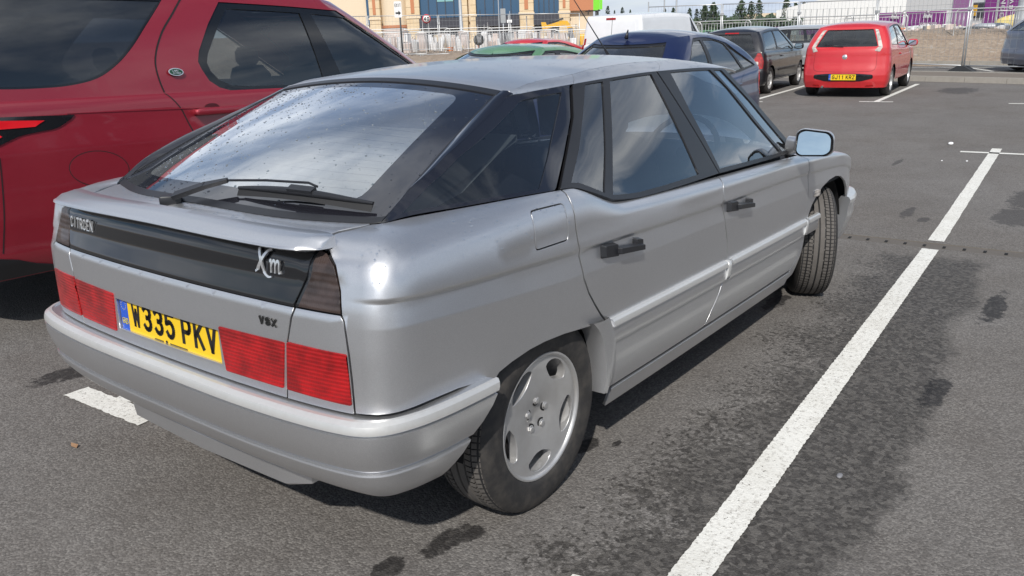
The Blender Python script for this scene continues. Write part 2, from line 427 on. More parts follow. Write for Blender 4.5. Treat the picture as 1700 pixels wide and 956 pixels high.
class Plan:
    """plan-view curve with arclength parameter s; s == x on the straight side"""
    def __init__(self, pts, sref_x=.6):
        C = catmull(pts, 12)
        L = np.concatenate([[0], np.cumsum(np.linalg.norm(np.diff(C, axis=0), axis=1))])
        n = 900
        l = np.linspace(0, L[-1], n)
        self.C = np.stack([np.interp(l, L, C[:, 0]), np.interp(l, L, C[:, 1])], 1)
        side = np.where(self.C[:, 1] < -.7)[0]
        j = side[np.argmin(abs(self.C[side, 0] - sref_x))]
        self.s = l - l[j] + sref_x
        T = np.gradient(self.C, axis=0)
        k = np.ones(25) / 25
        T = np.stack([np.convolve(np.pad(T[:, i], 12, mode='edge'), k, mode='valid') for i in (0, 1)], 1)
        T /= np.linalg.norm(T, axis=1)[:, None]
        # keep the symmetric ends perpendicular
        self.N = np.stack([T[:, 1], -T[:, 0]], 1)
        if self.N[len(self.N) // 2, 1] > 0: self.N *= -1
    def at(self, s):
        s = np.asarray(s, float)
        f = lambda A: np.interp(s, self.s, A)
        # symmetric about the centre line behind s[0]
        s0 = self.s[0]; ss = np.where(s < s0, 2 * s0 - s, s); sg = np.where(s < s0, -1., 1.)
        g = lambda A: np.interp(ss, self.s, A)
        return np.stack([g(self.C[:, 0]), g(self.C[:, 1]) * sg], -1), np.stack([g(self.N[:, 0]), g(self.N[:, 1]) * sg], -1)

XP = Plan([(-.742, 0), (-.740, -.2), (-.733, -.4), (-.724, -.55), (-.708, -.68), (-.694, -.742), (-.676, -.788), (-.645, -.819), (-.59, -.8355), (-.50, -.842), (-.40, -.847),
           (-.2, -.854), (.15, -.861), (.6, -.866), (1.2, -.868), (1.8, -.867), (2.4, -.862), (2.9, -.855), (3.2, -.836), (3.40, -.785), (3.50, -.70), (3.60, -.58), (3.66, -.4), (3.69, -.2), (3.70, 0)])
S0 = XP.s[0]          # rear centre line
z1c = crv([(-2, .850), (-.76, .850), (-.35, .834), (.11, .818), (.5, .808), (1.24, .792), (1.93, .785), (2.5, .765), (3.0, .735), (3.3, .675), (3.6, .57), (4.4, .55)])
z2c = crv([(-2, .788), (-.77, .785), (-.4, .766), (.13, .738), (.62, .726), (1.26, .718), (1.95, .702), (2.5, .69), (3.0, .66), (3.3, .60), (3.6, .53), (4.4, .51)])
# belt line (upper edge of the lower body): s -> x, y, z
T3 = crv([(S0, -.578, 0, .995), (S0 + .17, -.576, -.15, .993), (S0 + .33, -.567, -.30, .990), (S0 + .47, -.545, -.415, .988), (S0 + .60, -.512, -.52, .987), (S0 + .72, -.478, -.617, .988),
          (-.62, -.455, -.645, .993), (-.5, -.39, -.675, .999), (-.3, -.255, -.725, 1.004), (-.1, -.085, -.765, 1.006), (.1, .105, -.79, 1.003), (.18, .182, -.797, 1.0), (.215, .216, -.799, .992), (.42, .42, -.803, .927),
          (.5, .50, -.803, .921), (1.15, 1.15, -.808, .898), (1.8, 1.8, -.805, .882), (2.2, 2.19, -.797, .868), (2.45, 2.44, -.785, .858), (2.8, 2.78, -.765, .84), (3.1, 3.04, -.735, .808), (3.3, 3.20, -.68, .770), (3.6, 3.40, -.56, .71), (3.9, 3.50, -.35, .68), (4.4, 3.56, 0, .67)])
def sd(x): return 1 / (1 + np.exp(-x))
def wrear(s): return sd((-.66 - s) / .03)           # 1 on the rear face
def DL(s, z):
    """inset of the lower body from the plan curve at height z"""
    a, b = z1c(s), z2c(s)
    w = 1 - wrear(s)
    up = np.clip((z - a) / (.94 - a), 0, 2)
    # side: bulge above the crease, hollow between the two creases, full below
    side = .010 * sd((z - a) / .0025) * 0 + np.where(z > a, .020 * up ** 1.4, 0)
    hol = sd((a - z) / .0020) * sd((z - b) / .0035)
    t = np.clip((z - b) / (a - b), 0, 1)
    side = side + hol * ((.0075 + .0055 * sd((.1 - s) / .25)) * t)
    side = side + np.where(z < .42, .055 * (np.clip(.42 - z, 0, .4) / .2) ** 2 * .6, 0)
    rear = np.interp(z, [.2, .55, .60, .72, .802, .811, .82, .88, .94, 1.0], [.02, 0, 0, .000, .003, .012, .013, .032, .058, .09])
    return side * w + rear * (1 - w)
VB = .885
def SL(s, v):
    """lower body point for perimeter s and height v (v > VB runs over the shoulder to the belt)"""
    s = np.asarray(s, float); v = np.asarray(v, float)
    C, N = XP.at(s)
    vb = np.minimum(z1c(s) + .050, VB)
    z = np.minimum(v, vb)
    d = DL(s, z)
    P = np.stack([C[..., 0] - N[..., 0] * d, C[..., 1] - N[..., 1] * d, z], -1)
    sg = np.where(s < S0, -1., 1.); ss = np.where(s < S0, 2 * S0 - s, s)
    T = T3(ss); T = np.stack([T[..., 0], T[..., 1] * sg, T[..., 2]], -1)
    t = np.clip((v - vb) / (1 - vb), 0, 1.02)
    th = t * 1.42; ne = .74
    fz = np.sin(th) ** ne / np.sin(1.42) ** ne; fh = (1 - np.abs(np.cos(th)) ** ne) / (1 - np.cos(1.42) ** ne)
    Q = P + (T - P) * fh[..., None]
    Q[..., 2] = P[..., 2] + (T[..., 2] - P[..., 2]) * fz
    return np.where((t > 0)[..., None], Q, P)

# greenhouse: u = x at the belt, v 0 belt .. 1 window top .. 2 seam .. 3 roof centre
gb = crv([(-.7, -.60, .985), (-.478, -.640, .988), (-.39, -.672, .999), (-.255, -.722, 1.004), (-.085, -.762, 1.006), (.105, -.787, 1.003), (.6, -.806, .95), (1.15, -.810, .93), (1.8, -.807, .91), (2.2, -.797, .9), (2.7, -.775, .86)])
gt = crv([(-.7, -.50, 1.20), (.0, -.535, 1.252), (.2, -.553, 1.268), (.43, -.585, 1.286), (.7, -.598, 1.300), (1.1, -.604, 1.314), (1.5, -.600, 1.316), (1.85, -.585, 1.304), (2.2, -.56, 1.275), (2.7, -.54, 1.2)])
gs = crv([(-.7, -.50, 1.24), (.0, -.525, 1.270), (.219, -.548, 1.288), (.318, -.552, 1.306), (.572, -.553, 1.325), (.69, -.552, 1.338), (1.08, -.550, 1.355), (1.37, -.548, 1.356), (1.68, -.545, 1.338), (1.95, -.54, 1.31), (2.3, -.53, 1.25), (2.7, -.53, 1.2)])
gc = crv([(-.7, 0, 1.26), (.0, 0, 1.300), (.20, 0, 1.325), (.45, 0, 1.352), (.9, 0, 1.377), (1.4, 0, 1.382), (1.75, 0, 1.367), (1.95, 0, 1.345), (2.3, 0, 1.28), (2.7, 0, 1.22)])
def SG(x, v):
    x = np.asarray(x, float); v = np.asarray(v, float)
    b, t, s, c = gb(x), gt(x), gs(x), gc(x)
    v0 = np.clip(v, -.6, 1); v1 = np.clip(v - 1, 0, 1); v2 = np.clip(v - 2, 0, 1)
    yz = b + (t - b) * v0[..., None]
    # slight barrel in the glass
    yz = yz + np.stack([-.018 * v0 * (1 - v0) * (v0 > 0), .006 * v0 * (1 - v0) * (v0 > 0)], -1)
    # window top -> seam: starts along the glass, ends nearly flat
    w = v1 * (math.pi / 2) * .9
    fz = np.sin(w) / math.sin(math.pi / 2 * .9); fy = (1 - np.cos(w)) / (1 - math.cos(math.pi / 2 * .9))
    yz = yz + (s - t) * np.stack([.35 * v1 + .65 * fy, .45 * v1 + .55 * fz], -1)
    fy = v2; fz = 1 - (1 - v2) ** 2
    yz = yz + (c - s) * np.stack([fy, fz], -1)
    return np.stack([x, yz[..., 0], yz[..., 1]], -1)

# hatch glass: a -1..1 across, b 0..1 up
def SH(a, b):
    a = np.asarray(a, float); b = np.asarray(b, float)
    q = abs(a)
    lo = T3(S0 + q * (-.62 - S0) * .985)
    lo = np.stack([lo[..., 0], -lo[..., 1], lo[..., 2] + .004], -1) * np.stack([np.ones_like(a), np.sign(a) + (a == 0), np.ones_like(a)], -1)
    hi = np.stack([.196 - .004 * (1 - a * a), .520 * a, 1.283 + .036 * (1 - a * a)], -1)
    P = lo + (hi - lo) * b[..., None]
    P[..., 2] += .034 * 4 * b * (1 - b) * (.55 + .45 * (1 - a * a))*.5
    return P
# ---------------------------------------------------------------- stroke lettering (number plates, badges, signs)
def _arc(cx, cy, rx, ry, a0, a1, n=10): return [(cx + rx * math.cos(math.radians(a0 + (a1 - a0) * k / n)), cy + ry * math.sin(math.radians(a0 + (a1 - a0) * k / n))) for k in range(n + 1)]
GL = {
 'W': [[(0, 1), (.22, 0), (.5, .72), (.78, 0), (1, 1)]], '3': [_arc(.5, .76, .5, .24, 150, -90) + _arc(.5, .27, .5, .27, 90, -150)],
 '5': [[(.95, 1), (.05, 1), (.02, .58)] + _arc(.48, .33, .5, .33, 120, -150)], 'P': [[(0, 0), (0, 1), (.55, 1)] + _arc(.62, .73, .38, .27, 90, -90) + [(.0, .46)]],
 'K': [[(0, 0), (0, 1)], [(.95, 1), (.05, .42)], [(.33, .6), (1, 0)]], 'V': [[(0, 1), (.5, 0), (1, 1)]],
 'G': [_arc(.5, .7, .5, .3, 20, 180) + _arc(.5, .3, .5, .3, 180, 360) + [(1, .48), (.55, .48)]], 'J': [[(.95, 1), (.95, .3)] + _arc(.475, .3, .475, .3, 0, -180)],
 '1': [[(.5, 0), (.5, 1), (.25, .8)]], 'R': [[(0, 0), (0, 1), (.55, 1)] + _arc(.62, .74, .38, .26, 90, -90) + [(0, .48)], [(.5, .48), (1, 0)]], 'Z': [[(0, 1), (1, 1), (0, 0), (1, 0)]],
 'C': [_arc(.5, .7, .5, .3, 20, 180) + _arc(.5, .3, .5, .3, 180, 340)], 'I': [[(.5, 0), (.5, 1)]], 'T': [[(0, 1), (1, 1)], [(.5, 1), (.5, 0)]], 'O': [_arc(.5, .7, .5, .3, 0, 180) + _arc(.5, .3, .5, .3, 180, 360)],
 'E': [[(.95, 1), (0, 1), (0, 0), (.95, 0)], [(0, .52), (.8, .52)]], 'N': [[(0, 0), (0, 1), (1, 0), (1, 1)]], 'X': [[(0, 1), (1, 0)], [(0, 0), (1, 1)]], 'S': [_arc(.5, .74, .47, .26, 20, 250) + _arc(.5, .26, .5, .26, 90, -160)],
 'L': [[(0, 1), (0, 0), (.95, 0)]], 'A': [[(0, 0), (.5, 1), (1, 0)], [(.2, .33), (.8, .33)]], 'D': [[(0, 0), (0, 1), (.4, 1)] + _arc(.5, .5, .5, .5, 90, -90) + [(0, 0)]], 'F': [[(.95, 1), (0, 1), (0, 0)], [(0, .52), (.8, .52)]],
 '4': [[(.75, 0), (.75, 1), (0, .3), (1, .3)]], '0': [_arc(.5, .65, .5, .35, 0, 180) + _arc(.5, .35, .5, .35, 180, 360)], 'B': [[(0, 0), (0, 1), (.5, 1)] + _arc(.55, .76, .38, .24, 90, -90) + [(0, .52), (.55, .52)] + _arc(.55, .26, .45, .26, 90, -90) + [(0, 0)]],
 'M': [[(0, 0), (0, 1), (.5, .35), (1, 1), (1, 0)]], 'U': [[(0, 1), (0, .3)] + _arc(.5, .3, .5, .3, 180, 360) + [(1, 1)]], 'H': [[(0, 0), (0, 1)], [(1, 0), (1, 1)], [(0, .5), (1, .5)]],
 ':': [[(.25, 1.22), (.25, 1.27)], [(.75, 1.22), (.75, 1.27)]],
}
def stroke_text(mb, text, w, h, gap, th, S, depth=.003, mi=0, slant=0, space=None, lift=0.):
    """strokes of `text` laid on S(x, y, height) -> point"""
    x = 0; thv = [th]
    def bar(a, b, sx):
        th = thv[0]
        a = Vector(a); b = Vector(b); d = (b - a)
        if d.length < 1e-9: d = Vector((0, 1e-6))
        d.normalize(); n = Vector((-d.y, d.x)) * th / 2; e = d * th * .46
        q = [a - e + n, a - e - n, b + e - n, b + e + n]
        vs = [S(p.x, p.y, lift) for p in q] + [S(p.x, p.y, lift + depth) for p in q]
        mb.add(vs, [(0, 1, 2, 3), (7, 6, 5, 4), (0, 4, 5, 1), (1, 5, 6, 2), (2, 6, 7, 3), (3, 7, 4, 0)], mi)
    for ch in text:
        if ch == ' ': x += (space if space is not None else w * .65); continue
        for st in GL[ch]:
            P = [(x + th / 2 + px * (w - th) + slant * (py * (h - th) + th / 2), th / 2 + py * (h - th)) for px, py in st]
            thv[0] = th * (.72 if ch in 'WM' else 1)
            for a, b in zip(P[:-1], P[1:]): bar(a, b, 0)
        x += w + gap
    return x - gap
def frame_fn(o, ex, ey):
    o = Vector(o); ex = Vector(ex).normalized(); ey = Vector(ey).normalized(); ez = ex.cross(ey)
    return lambda x, y, h: o + ex * x + ey * y + ez * h
def number_plate(parent, o, ex, ey, text, w=.52, h=.111, blue=True, split=4):
    S = frame_fn(o, ex, ey); mb = MB()
    b0 = .042 if blue else 0
    def slab(x0, x1, y0, y1, h0, h1, mi):
        mb.add([S(x0, y0, h0), S(x1, y0, h0), S(x1, y1, h0), S(x0, y1, h0), S(x0, y0, h1), S(x1, y0, h1), S(x1, y1, h1), S(x0, y1, h1)], [(3, 2, 1, 0), (4, 5, 6, 7), (0, 1, 5, 4), (1, 2, 6, 5), (2, 3, 7, 6), (3, 0, 4, 7)], mi)
    slab(b0, w, 0, h, 0, .004, 0)
    if blue: slab(0, b0 - .0005, 0, h, 0, .0045, 1)
    p = mb.build('number_plate', [M['plate_yellow'], M['plate_blue']], parent, fix=False)
    t = MB(); k = h / .111; cw = .049 * k * ((w - b0) / (.478 * k)); gp = .0115 * k
    tot = 7 * cw + 5 * gp + .030 * k; x0 = b0 + (w - b0 - tot) / 2
    S2 = lambda x, y, q: S(x0 + x, y + .0175 * k, q)
    stroke_text(t, text, cw, .078 * k, gp, .0130 * k, S2, depth=.0012, lift=.0041, space=.022 * k)
    t.build('characters', M['plate_black'], p)
    if blue:
        g = MB(); stroke_text(g, 'GB', .014 * k, .018 * k, .003, .003 * k, lambda x, y, q: S(.006 + x, .018 * k + y, q), depth=.001, lift=.0046); g.build('country_letters', M['plate_gold'], p)
        s = MB()
        for i in range(12):
            a = i * PI / 6; c = (b0 / 2 + .013 * k * math.cos(a), .075 * k + .013 * k * math.sin(a)); r = .0018 * k
            s.add([S(c[0] + r * math.cos(q), c[1] + r * math.sin(q), .0050) for q in (0, 1.57, 3.14, 4.71)], [(0, 1, 2, 3)])
        s.build('star_ring', M['plate_gold'], p, fix=False)
    return p
# ---------------------------------------------------------------- the silver hatchback
car = empty('parked_car', (0, 0, 0), (0, SLOPE, 0), 'large silver five door hatchback nearest the camera, wedge shaped, raindrops on its rear window', 'car')
PM = M['silver_paint']
G = .0045
ST = (.035, .03)
def X(name, poly, mat=PM, mirror=True, S=SL, step=ST, uvs=(1, 1), off=0., depth=.012, holes=(), gap=G, lines=(), flip=1, **k):
    P = shrink(poly, gap) if gap else poly
    return panel(name, S, P, mat, car, step, uvs, off, depth, holes, flip, lines=lines, both=mirror, **k)
creases = [lambda s: z1c(s) + .010, lambda s: z1c(s) + .003, lambda s: z1c(s) - .002, lambda s: z1c(s) - .008, lambda s: (z1c(s) + z2c(s)) / 2, lambda s: z2c(s) + .006, lambda s: z2c(s) - .001, lambda s: z2c(s) - .010]
# dark shell under every panel gap
def shell():
    mb = MB(); us = np.concatenate([np.linspace(2 * S0 - 3.9, 3.9, 170)]); vs = np.concatenate([np.linspace(.24, .88, 10), np.linspace(.9, .985, 4)])
    U, V = np.meshgrid(us, vs, indexing='ij'); P = SL(U, V); Nn = surf_normals(SL, U, V, 1); P = P - Nn * .016
    n = len(vs); fs = []
    for i in range(len(us) - 1):
        for j in range(n - 1):
            um = (us[i] + us[i + 1]) / 2; vm = (vs[j] + vs[j + 1]) / 2; um = um if um > S0 else 2 * S0 - um
            # open wheel arches
            if abs(um) < .46 and vm < .60: continue
            if um < -.3 and vm < .40: continue
            if 2.28 < um < 3.3 and vm < .66: continue
            fs.append((i * n + j, (i + 1) * n + j, (i + 1) * n + j + 1, i * n + j + 1))
    mb.add(P.reshape(-1, 3), fs, 0, True); return mb.build('inner_body', M['matt_black'], car, fix=False)
shell()
d0 = S0
GAP1 = [(.128, 1.0), (.118, .95), (.122, .876), (.143, .80), (.161, .725), (.19, .672), (.226, .625), (.262, .582), (.300, .543)]
ARCHR = [(.262, .548), (.192, .556), (.129, .563), (.05, .572), (-.05, .577), (-.124, .575), (-.209, .564), (-.263, .552), (-.30, .525)]
# quarter panel
edge = [(d0 + .741, .563), (d0 + .740, .65), (d0 + .737, .717), (d0 + .728, .80), (d0 + .716, .811), (d0 + .706, .867), (d0 + .688, .905), (d0 + .655, .930), (d0 + .615, .938), (d0 + .612, .950), (d0 + .622, .962), (d0 + .645, .975), (d0 + .680, .986), (d0 + .725, 1.0)]
flap = rounded([(-.088, .862), (.082, .862), (.080, .943), (-.086, .943)], .018)
quarter = [(-.30, .545), (-.434, .561), (-.56, .565), (-.66, .565)] + edge + [(-.6, 1.0), (-.4, 1.0), (-.2, 1.0)] + GAP1 + ARCHR
X('quarter_panel', quarter, holes=[flap], lines=creases)
panel('fuel_flap', SL, shrink(flap, .005), PM, car, ST, lines=creases)
GAP2 = [(1.268, 1.0), (1.235, .93), (1.218, .86), (1.222, .79), (1.252, .70), (1.284, .62), (1.292, .54), (1.275, .48), (1.231, .42), (1.165, .352), (1.118, .290)]
door1 = GAP1 + [(.322, .50), (.336, .43), (.345, .36), (.350, .290)] + GAP2[::-1] + [(.9, 1.0), (.5, 1.0), (.42, 1.0), (.3, 1.0), (.216, 1.0)]
X('rear_door', door1, lines=creases)
GAP3 = [(2.292, 1.0), (2.322, .934), (2.338, .767), (2.347, .641), (2.350, .52), (2.325, .42), (2.27, .345), (2.20, .290)]
door2 = GAP2 + GAP3[::-1] + [(1.9, 1.0), (1.6, 1.0)]
X('front_door', door2, lines=creases)
ARCHF = [(2.352, .50), (2.372, .53), (2.425, .587), (2.50, .632), (2.60, .665), (2.72, .686), (2.86, .690), (2.98, .672), (3.08, .632), (3.16, .580), (3.215, .515)]
fender = GAP3[:5] + ARCHF + [(3.5, .515), (3.68, .515), (3.70, 1.0), (3.3, 1.0), (3.0, 1.0), (2.6, 1.0)]
X('front_wing', fender, lines=creases)
X('nose_panel', [(3.70, .515), (4.55, .515), (4.55, 1.0), (3.70, 1.0)], step=(.06, .05))
X('wing_lower', [(2.20, .290), (2.27, .345), (2.325, .42), (2.345, .50), (2.352, .46), (2.325, .36), (2.27, .25), (2.18, .235)], step=(.03, .03), gap=.001)
X('sill', [(.345, .215), (2.17, .215), (2.20, .286), (.355, .286)], step=(.06, .03), off=.004)
# rear corner piece between the two outer lamps, and the tailgate skin
def mir(P): return [(2 * S0 - s, v) for s, v in P]
lamp_o = rounded([(d0 + .528, .590), (d0 + .737, .586), (d0 + .733, .719), (d0 + .543, .722)], .006)
smoke_o = [(d0 + .580, .815), (d0 + .714, .815), (d0 + .703, .867), (d0 + .683, .905), (d0 + .652, .927), (d0 + .628, .932)]
cornerp = [(d0 + .524, .563), (d0 + .740, .563), (d0 + .738, .65), (d0 + .735, .717), (d0 + .727, .800), (d0 + .714, .812), (d0 + .572, .812), (d0 + .545, .72)]
X('rear_corner_panel', cornerp, holes=[lamp_o], gap=.0015)
lt = MB()
panel('outer_tail_lamp', SL, shrink(lamp_o, .001), M['lamp_red'], car, (.03, .03), both=True, off=.004, depth=.012)
panel('outer_smoked_lamp', SL, smoke_o, M['lamp_smoke'], car, (.03, .03), both=True, off=.0, depth=.012)
tl = [(d0 + .520, .563), (d0 + .541, .72), (d0 + .566, .812)]
tail = [(2 * d0 - s, v) for s, v in tl] + [(s, v) for s, v in tl[::-1]]
lamp_i = rounded([(d0 + .285, .588), (d0 + .515, .589), (d0 + .534, .718), (d0 + .272, .714)], .006)
plate_h = [(d0 - .268, .602), (d0 + .268, .602), (d0 + .266, .700), (d0 - .266, .700)]
tail = [(d0 - .520, .563), (d0 - .541, .72), (d0 - .566, .812), (d0, .812), (d0 + .566, .812), (d0 + .541, .72), (d0 + .520, .563), (d0, .563)]
panel('tailgate', SL, shrink(tail, .0015), PM, car, (.04, .03), holes=[lamp_i, mir(lamp_i), plate_h], depth=.022, lines=[lambda s: .803, lambda s: .808])
panel('inner_tail_lamp', SL, shrink(lamp_i, .001), M['lamp_red'], car, (.03, .03), both=True, off=.003, depth=.02)
panel('plate_recess', SL, [(d0 - .29, .585), (d0 + .29, .585), (d0 + .29, .73), (d0 - .29, .73)], PM, car, (.06, .04), off=-.018, depth=0)
blk = [(d0 - .560, .813), (d0 - .604, .940), (d0, .944), (d0 + .604, .940), (d0 + .560, .813), (d0, .813)]
blk = [(d0 - .563, .8135), (d0 - .618, .934), (d0 - .614, .944), (d0, .946), (d0 + .614, .944), (d0 + .618, .934), (d0 + .563, .8135), (d0, .8135)]
panel('black_tailgate_panel', SL, blk, M['panel_black'] if 'panel_black' in M else M['gloss_black'], car, (.04, .03), off=.002, depth=.012)
panel('black_lamp_edge', SL, [(d0 + .566, .8135), (d0 + .578, .8135), (d0 + .628, .932), (d0 + .618, .934)], M['gloss_black'], car, (.02, .03), both=True, off=-.003, depth=.01)
deck = [(d0 - .712, 1.0), (d0 - .672, .989), (d0 - .637, .977), (d0 - .616, .963), (d0 - .606, .948), (d0, .948), (d0 + .606, .948), (d0 + .616, .963), (d0 + .637, .977), (d0 + .672, .989), (d0 + .712, 1.0), (d0 + .4, 1.0), (d0, 1.0), (d0 - .4, 1.0)]
panel('tailgate_deck', SL, deck, PM, car, (.04, .012), depth=.01)
# spoiler lip along the tailgate edge
def spoiler():
    tip = crv([(0, -.747), (.3, -.750), (.495, -.742), (.60, -.724), (.622, -.702), (.640, -.682)])
    fr = crv([(0, -.662), (.3, -.655), (.5, -.637), (.60, -.622), (.622, -.622), (.640, -.628)])
    ys = np.concatenate([np.linspace(-.640, -.60, 9), np.linspace(-.56, .56, 25), np.linspace(.60, .640, 9)])
    mb = MB(); prof = []; vs = []
    for y in ys:
        a = abs(y); xt = float(tip(a)); xf = float(fr(a)); e = max(0, (a - .60) / .04); zt = .969 + .004 * (1 - (a / .67) ** 2) - .007 * e ** 2; k = 1 - .75 * e ** 2
        zf = float(SL(np.array(d0 + min(a, .62)), np.array(.985))[2]) + .002
        row = [(xf, zf), (xf - .006, zf + .006 * k), (xf + (xt - xf) * .35, zf + (zt - zf) * .22 + .008 * k), (xf + (xt - xf) * .7, zf + (zt - zf) * .55 + .008 * k), (xt + .012, zt + .004 * k), (xt + .003, zt + .001), (xt, zt - .006 * k), (xt + .006, zt - .010 * k), (xt + .03, zt - .017 * k), (xt + .055, zt - .020 * k), (xf, zt - .016 * k)]
        vs += [(p, y, q) for p, q in row]
    n = 11; fs = [(i * n + j, (i + 1) * n + j, (i + 1) * n + (j + 1) % n, i * n + (j + 1) % n) for i in range(len(ys) - 1) for j in range(n)]
    fs += [tuple(range(n)), tuple(range((len(ys) - 1) * n, len(ys) * n))[::-1]]
    mb.add(vs, fs, 0, True); return mb.build('spoiler', PM, car, auto=50)
spoiler()
# ---- badges
def on_SL(s_of, v_of, lift0=.0045):
    def f(x, y, h):
        s = np.array([s_of(x, y)]); v = np.array([v_of(x, y)])
        p = SL(s, v); n = surf_normals(SL, s, v, 1); return Vector((p + n * (h + lift0))[0])
    return f
b = MB(); dz = .0185 / .018
stroke_text(b, 'CITROEN', .0185, .0205, .0055, .0038, on_SL(lambda x, y: d0 - .570 + x, lambda x, y: .880 + y), depth=.003)
stroke_text(b, ':', .0185, .0205, .005, .004, on_SL(lambda x, y: d0 - .570 + 5 * .0240 + x, lambda x, y: .8775 + y), depth=.003)
b.build('maker_lettering', M['letter_silver'], car)
def ribbon(mb, pts, ws, f, depth=.004):
    P = catmull(pts, 5); W = np.interp(np.linspace(0, 1, len(P)), np.linspace(0, 1, len(ws)), ws); vs = []; fs = []
    T = np.gradient(P, axis=0); T /= np.linalg.norm(T, axis=1)[:, None]; Nn = np.stack([-T[:, 1], T[:, 0]], 1)
    for p, n, w in zip(P, Nn, W):
        for h in (0, depth):
            vs += [f(p[0] + n[0] * w / 2, p[1] + n[1] * w / 2, h), f(p[0] - n[0] * w / 2, p[1] - n[1] * w / 2, h)]
    for i in range(len(P) - 1):
        a = i * 4; b2 = a + 4; fs += [(a, b2, b2 + 1, a + 1), (a + 2, a + 3, b2 + 3, b2 + 2), (a, a + 2, b2 + 2, b2), (a + 1, b2 + 1, b2 + 3, a + 3)]
    k = (len(P) - 1) * 4; fs += [(0, 1, 3, 2), (k, k + 2, k + 3, k + 1)]
    mb.add(vs, fs, 0, False)
b = MB(); f = on_SL(lambda x, y: d0 + .418 + x, lambda x, y: .872 + y)
ribbon(b, [(.012, .046), (.020, .030), (.034, .010), (.052, .000), (.064, .001)], [.009, .0075, .0065, .0055, .004], f)
ribbon(b, [(.002, .008), (.016, .018), (.034, .034), (.050, .044), (.060, .046)], [.006, .0075, .0065, .005, .004], f)
ribbon(b, [(.056, .026), (.061, .028), (.060, .010)], [.004, .005, .005], f); ribbon(b, [(.061, .018), (.070, .028), (.076, .026), (.074, .010)], [.004, .005, .005], f); ribbon(b, [(.075, .018), (.084, .028), (.090, .026), (.089, .012), (.098, .014)], [.004, .005, .005, .004], f)
b.build('model_emblem', M['letter_silver'], car)
f = on_SL(lambda x, y: d0 + .445 + x, lambda x, y: .7525 + y, .001)
b = MB(); stroke_text(b, 'VSX', .0185, .022, .005, .0055, f, depth=.002)
b.build('trim_lettering', M['plate_black'], car)
number_plate(car, (-.7255, .262, .6005), (0, -1, 0), (.02, 0, 1), 'W335 PKV', h=.116)
dl = MB(); Sx = frame_fn((-.7305, .02, .6035), (0, -1, 0), (.02, 0, 1))
dl.add([Sx(-.06 + .12 * t, -.0 + q, .0005) for q in (0, .0022) for t in (0, .4)], [(0, 1, 3, 2)]); dl.add([Sx(.02 + .09 * t, q, .0005) for q in (0, .0022) for t in (0, 1)], [(0, 1, 3, 2)])
dl.add([Sx(.004 + .006 * math.cos(a), .003 + .004 * math.sin(a), .0005) for a in np.linspace(0, 2 * PI, 12, endpoint=False)], [tuple(range(12))])
dl.build('dealer_print', M['plate_black'], car, fix=False)
# ---- bumper
BP = Plan([(-.779, 0), (-.779, -.2), (-.775, -.4), (-.760, -.6), (-.742, -.72), (-.722, -.787), (-.685, -.832), (-.62, -.862), (-.53, -.880), (-.40, -.889), (-.25, -.892)], -.4)
BS0 = BP.s[0]
def bframe(s):
    C, N = BP.at(np.array([s])); return (C[0][0], C[0][1]), (N[0][0], N[0][1])
def bumper():
    # rows: (z, outset rear, outset side, side end x, material)
    rows = [(.556, -.085, -.06, -.317, 0), (.5585, -.052, -.045, -.317, 0), (.561, -.016, -.014, -.317, 0), (.567, -.012, -.008, -.317, 1), (.566, -.002, .000, -.318, 1), (.558, .012, .007, -.321, 1), (.546, .0165, .010, -.324, 1), (.537, .0170, .010, -.328, 1), (.535, .0060, -.001, -.329, 0),
            (.530, .0060, -.001, -.331, 0), (.528, .0160, .009, -.333, 0), (.50, .015, .006, -.352, 0), (.463, .007, -.003, -.382, 0), (.444, .000, -.011, -.398, 0), (.431, -.006, -.017, -.408, 0), (.430, -.017, -.028, -.409, 0), (.422, -.017, -.028, -.416, 0), (.420, -.006, -.017, -.418, 0), (.415, -.005, -.016, -.422, 0),
            (.39, -.013, -.022, -.444, 0), (.365, -.030, -.034, -.464, 0), (.345, -.050, -.046, -.480, 0), (.330, -.068, -.058, -.491, 0), (.322, -.090, -.078, -.498, 0), (.32, -.16, -.13, -.49, 0)]
    ss_end = lambda xe: float(np.interp(xe, BP.C[-350:, 0], BP.s[-350:]))
    nS = 110; vs = []; n = len(rows)
    w = np.linspace(-1, 1, nS)
    for i, t in enumerate(w):
        for z, orr, os_, xe, mi in rows:
            L = ss_end(xe) - BS0; s = BS0 + (math.copysign(abs(t) ** .85, t)) * L
            C, N = bframe(s); k = abs(N[0]); o = orr * k + os_ * (1 - k)
            up = 0
            vs.append((C[0] + N[0] * o, C[1] + N[1] * o, z + up))
    mb = MB(); fs = []; mi = []
    for i in range(nS - 1):
        for j in range(n - 1): fs.append((i * n + j, i * n + j + 1, (i + 1) * n + j + 1, (i + 1) * n + j)); mi.append(1 if rows[j][4] and rows[j + 1][4] else 0)
    mb.v = vs; mb.f = fs; mb.m = mi; mb.sm = [True] * len(fs)
    return mb.build('rear_bumper', [PM, M['satin_strip']], car, auto=20)
bumper()
def lip():
    # shallow undertray lip below the bumper
    ys = np.linspace(-.47, .47, 13); vs = []; 
    for y in ys:
        e = max(0, abs(y) - .39) / .08; xo = .03 * e
        vs += [(-.665 + .03 * abs(y) + xo, y, .310), (-.682 + .03 * abs(y) + xo, y, .296), (-.678 + .03 * abs(y) + xo, y, .246 + .01 * e), (-.665 + .03 * abs(y) + xo, y, .236 + .02 * e), (-.57, y, .236 + .02 * e)]
    n = 5; fs = [(i * n + j, i * n + j + 1, (i + 1) * n + j + 1, (i + 1) * n + j) for i in range(12) for j in range(n - 1)] + [tuple(range(5)), tuple(range(60, 65))]
    mb = MB(); mb.add(vs, fs, 0, True); mb.build('bumper_lip', PM, car, auto=30)
lip()
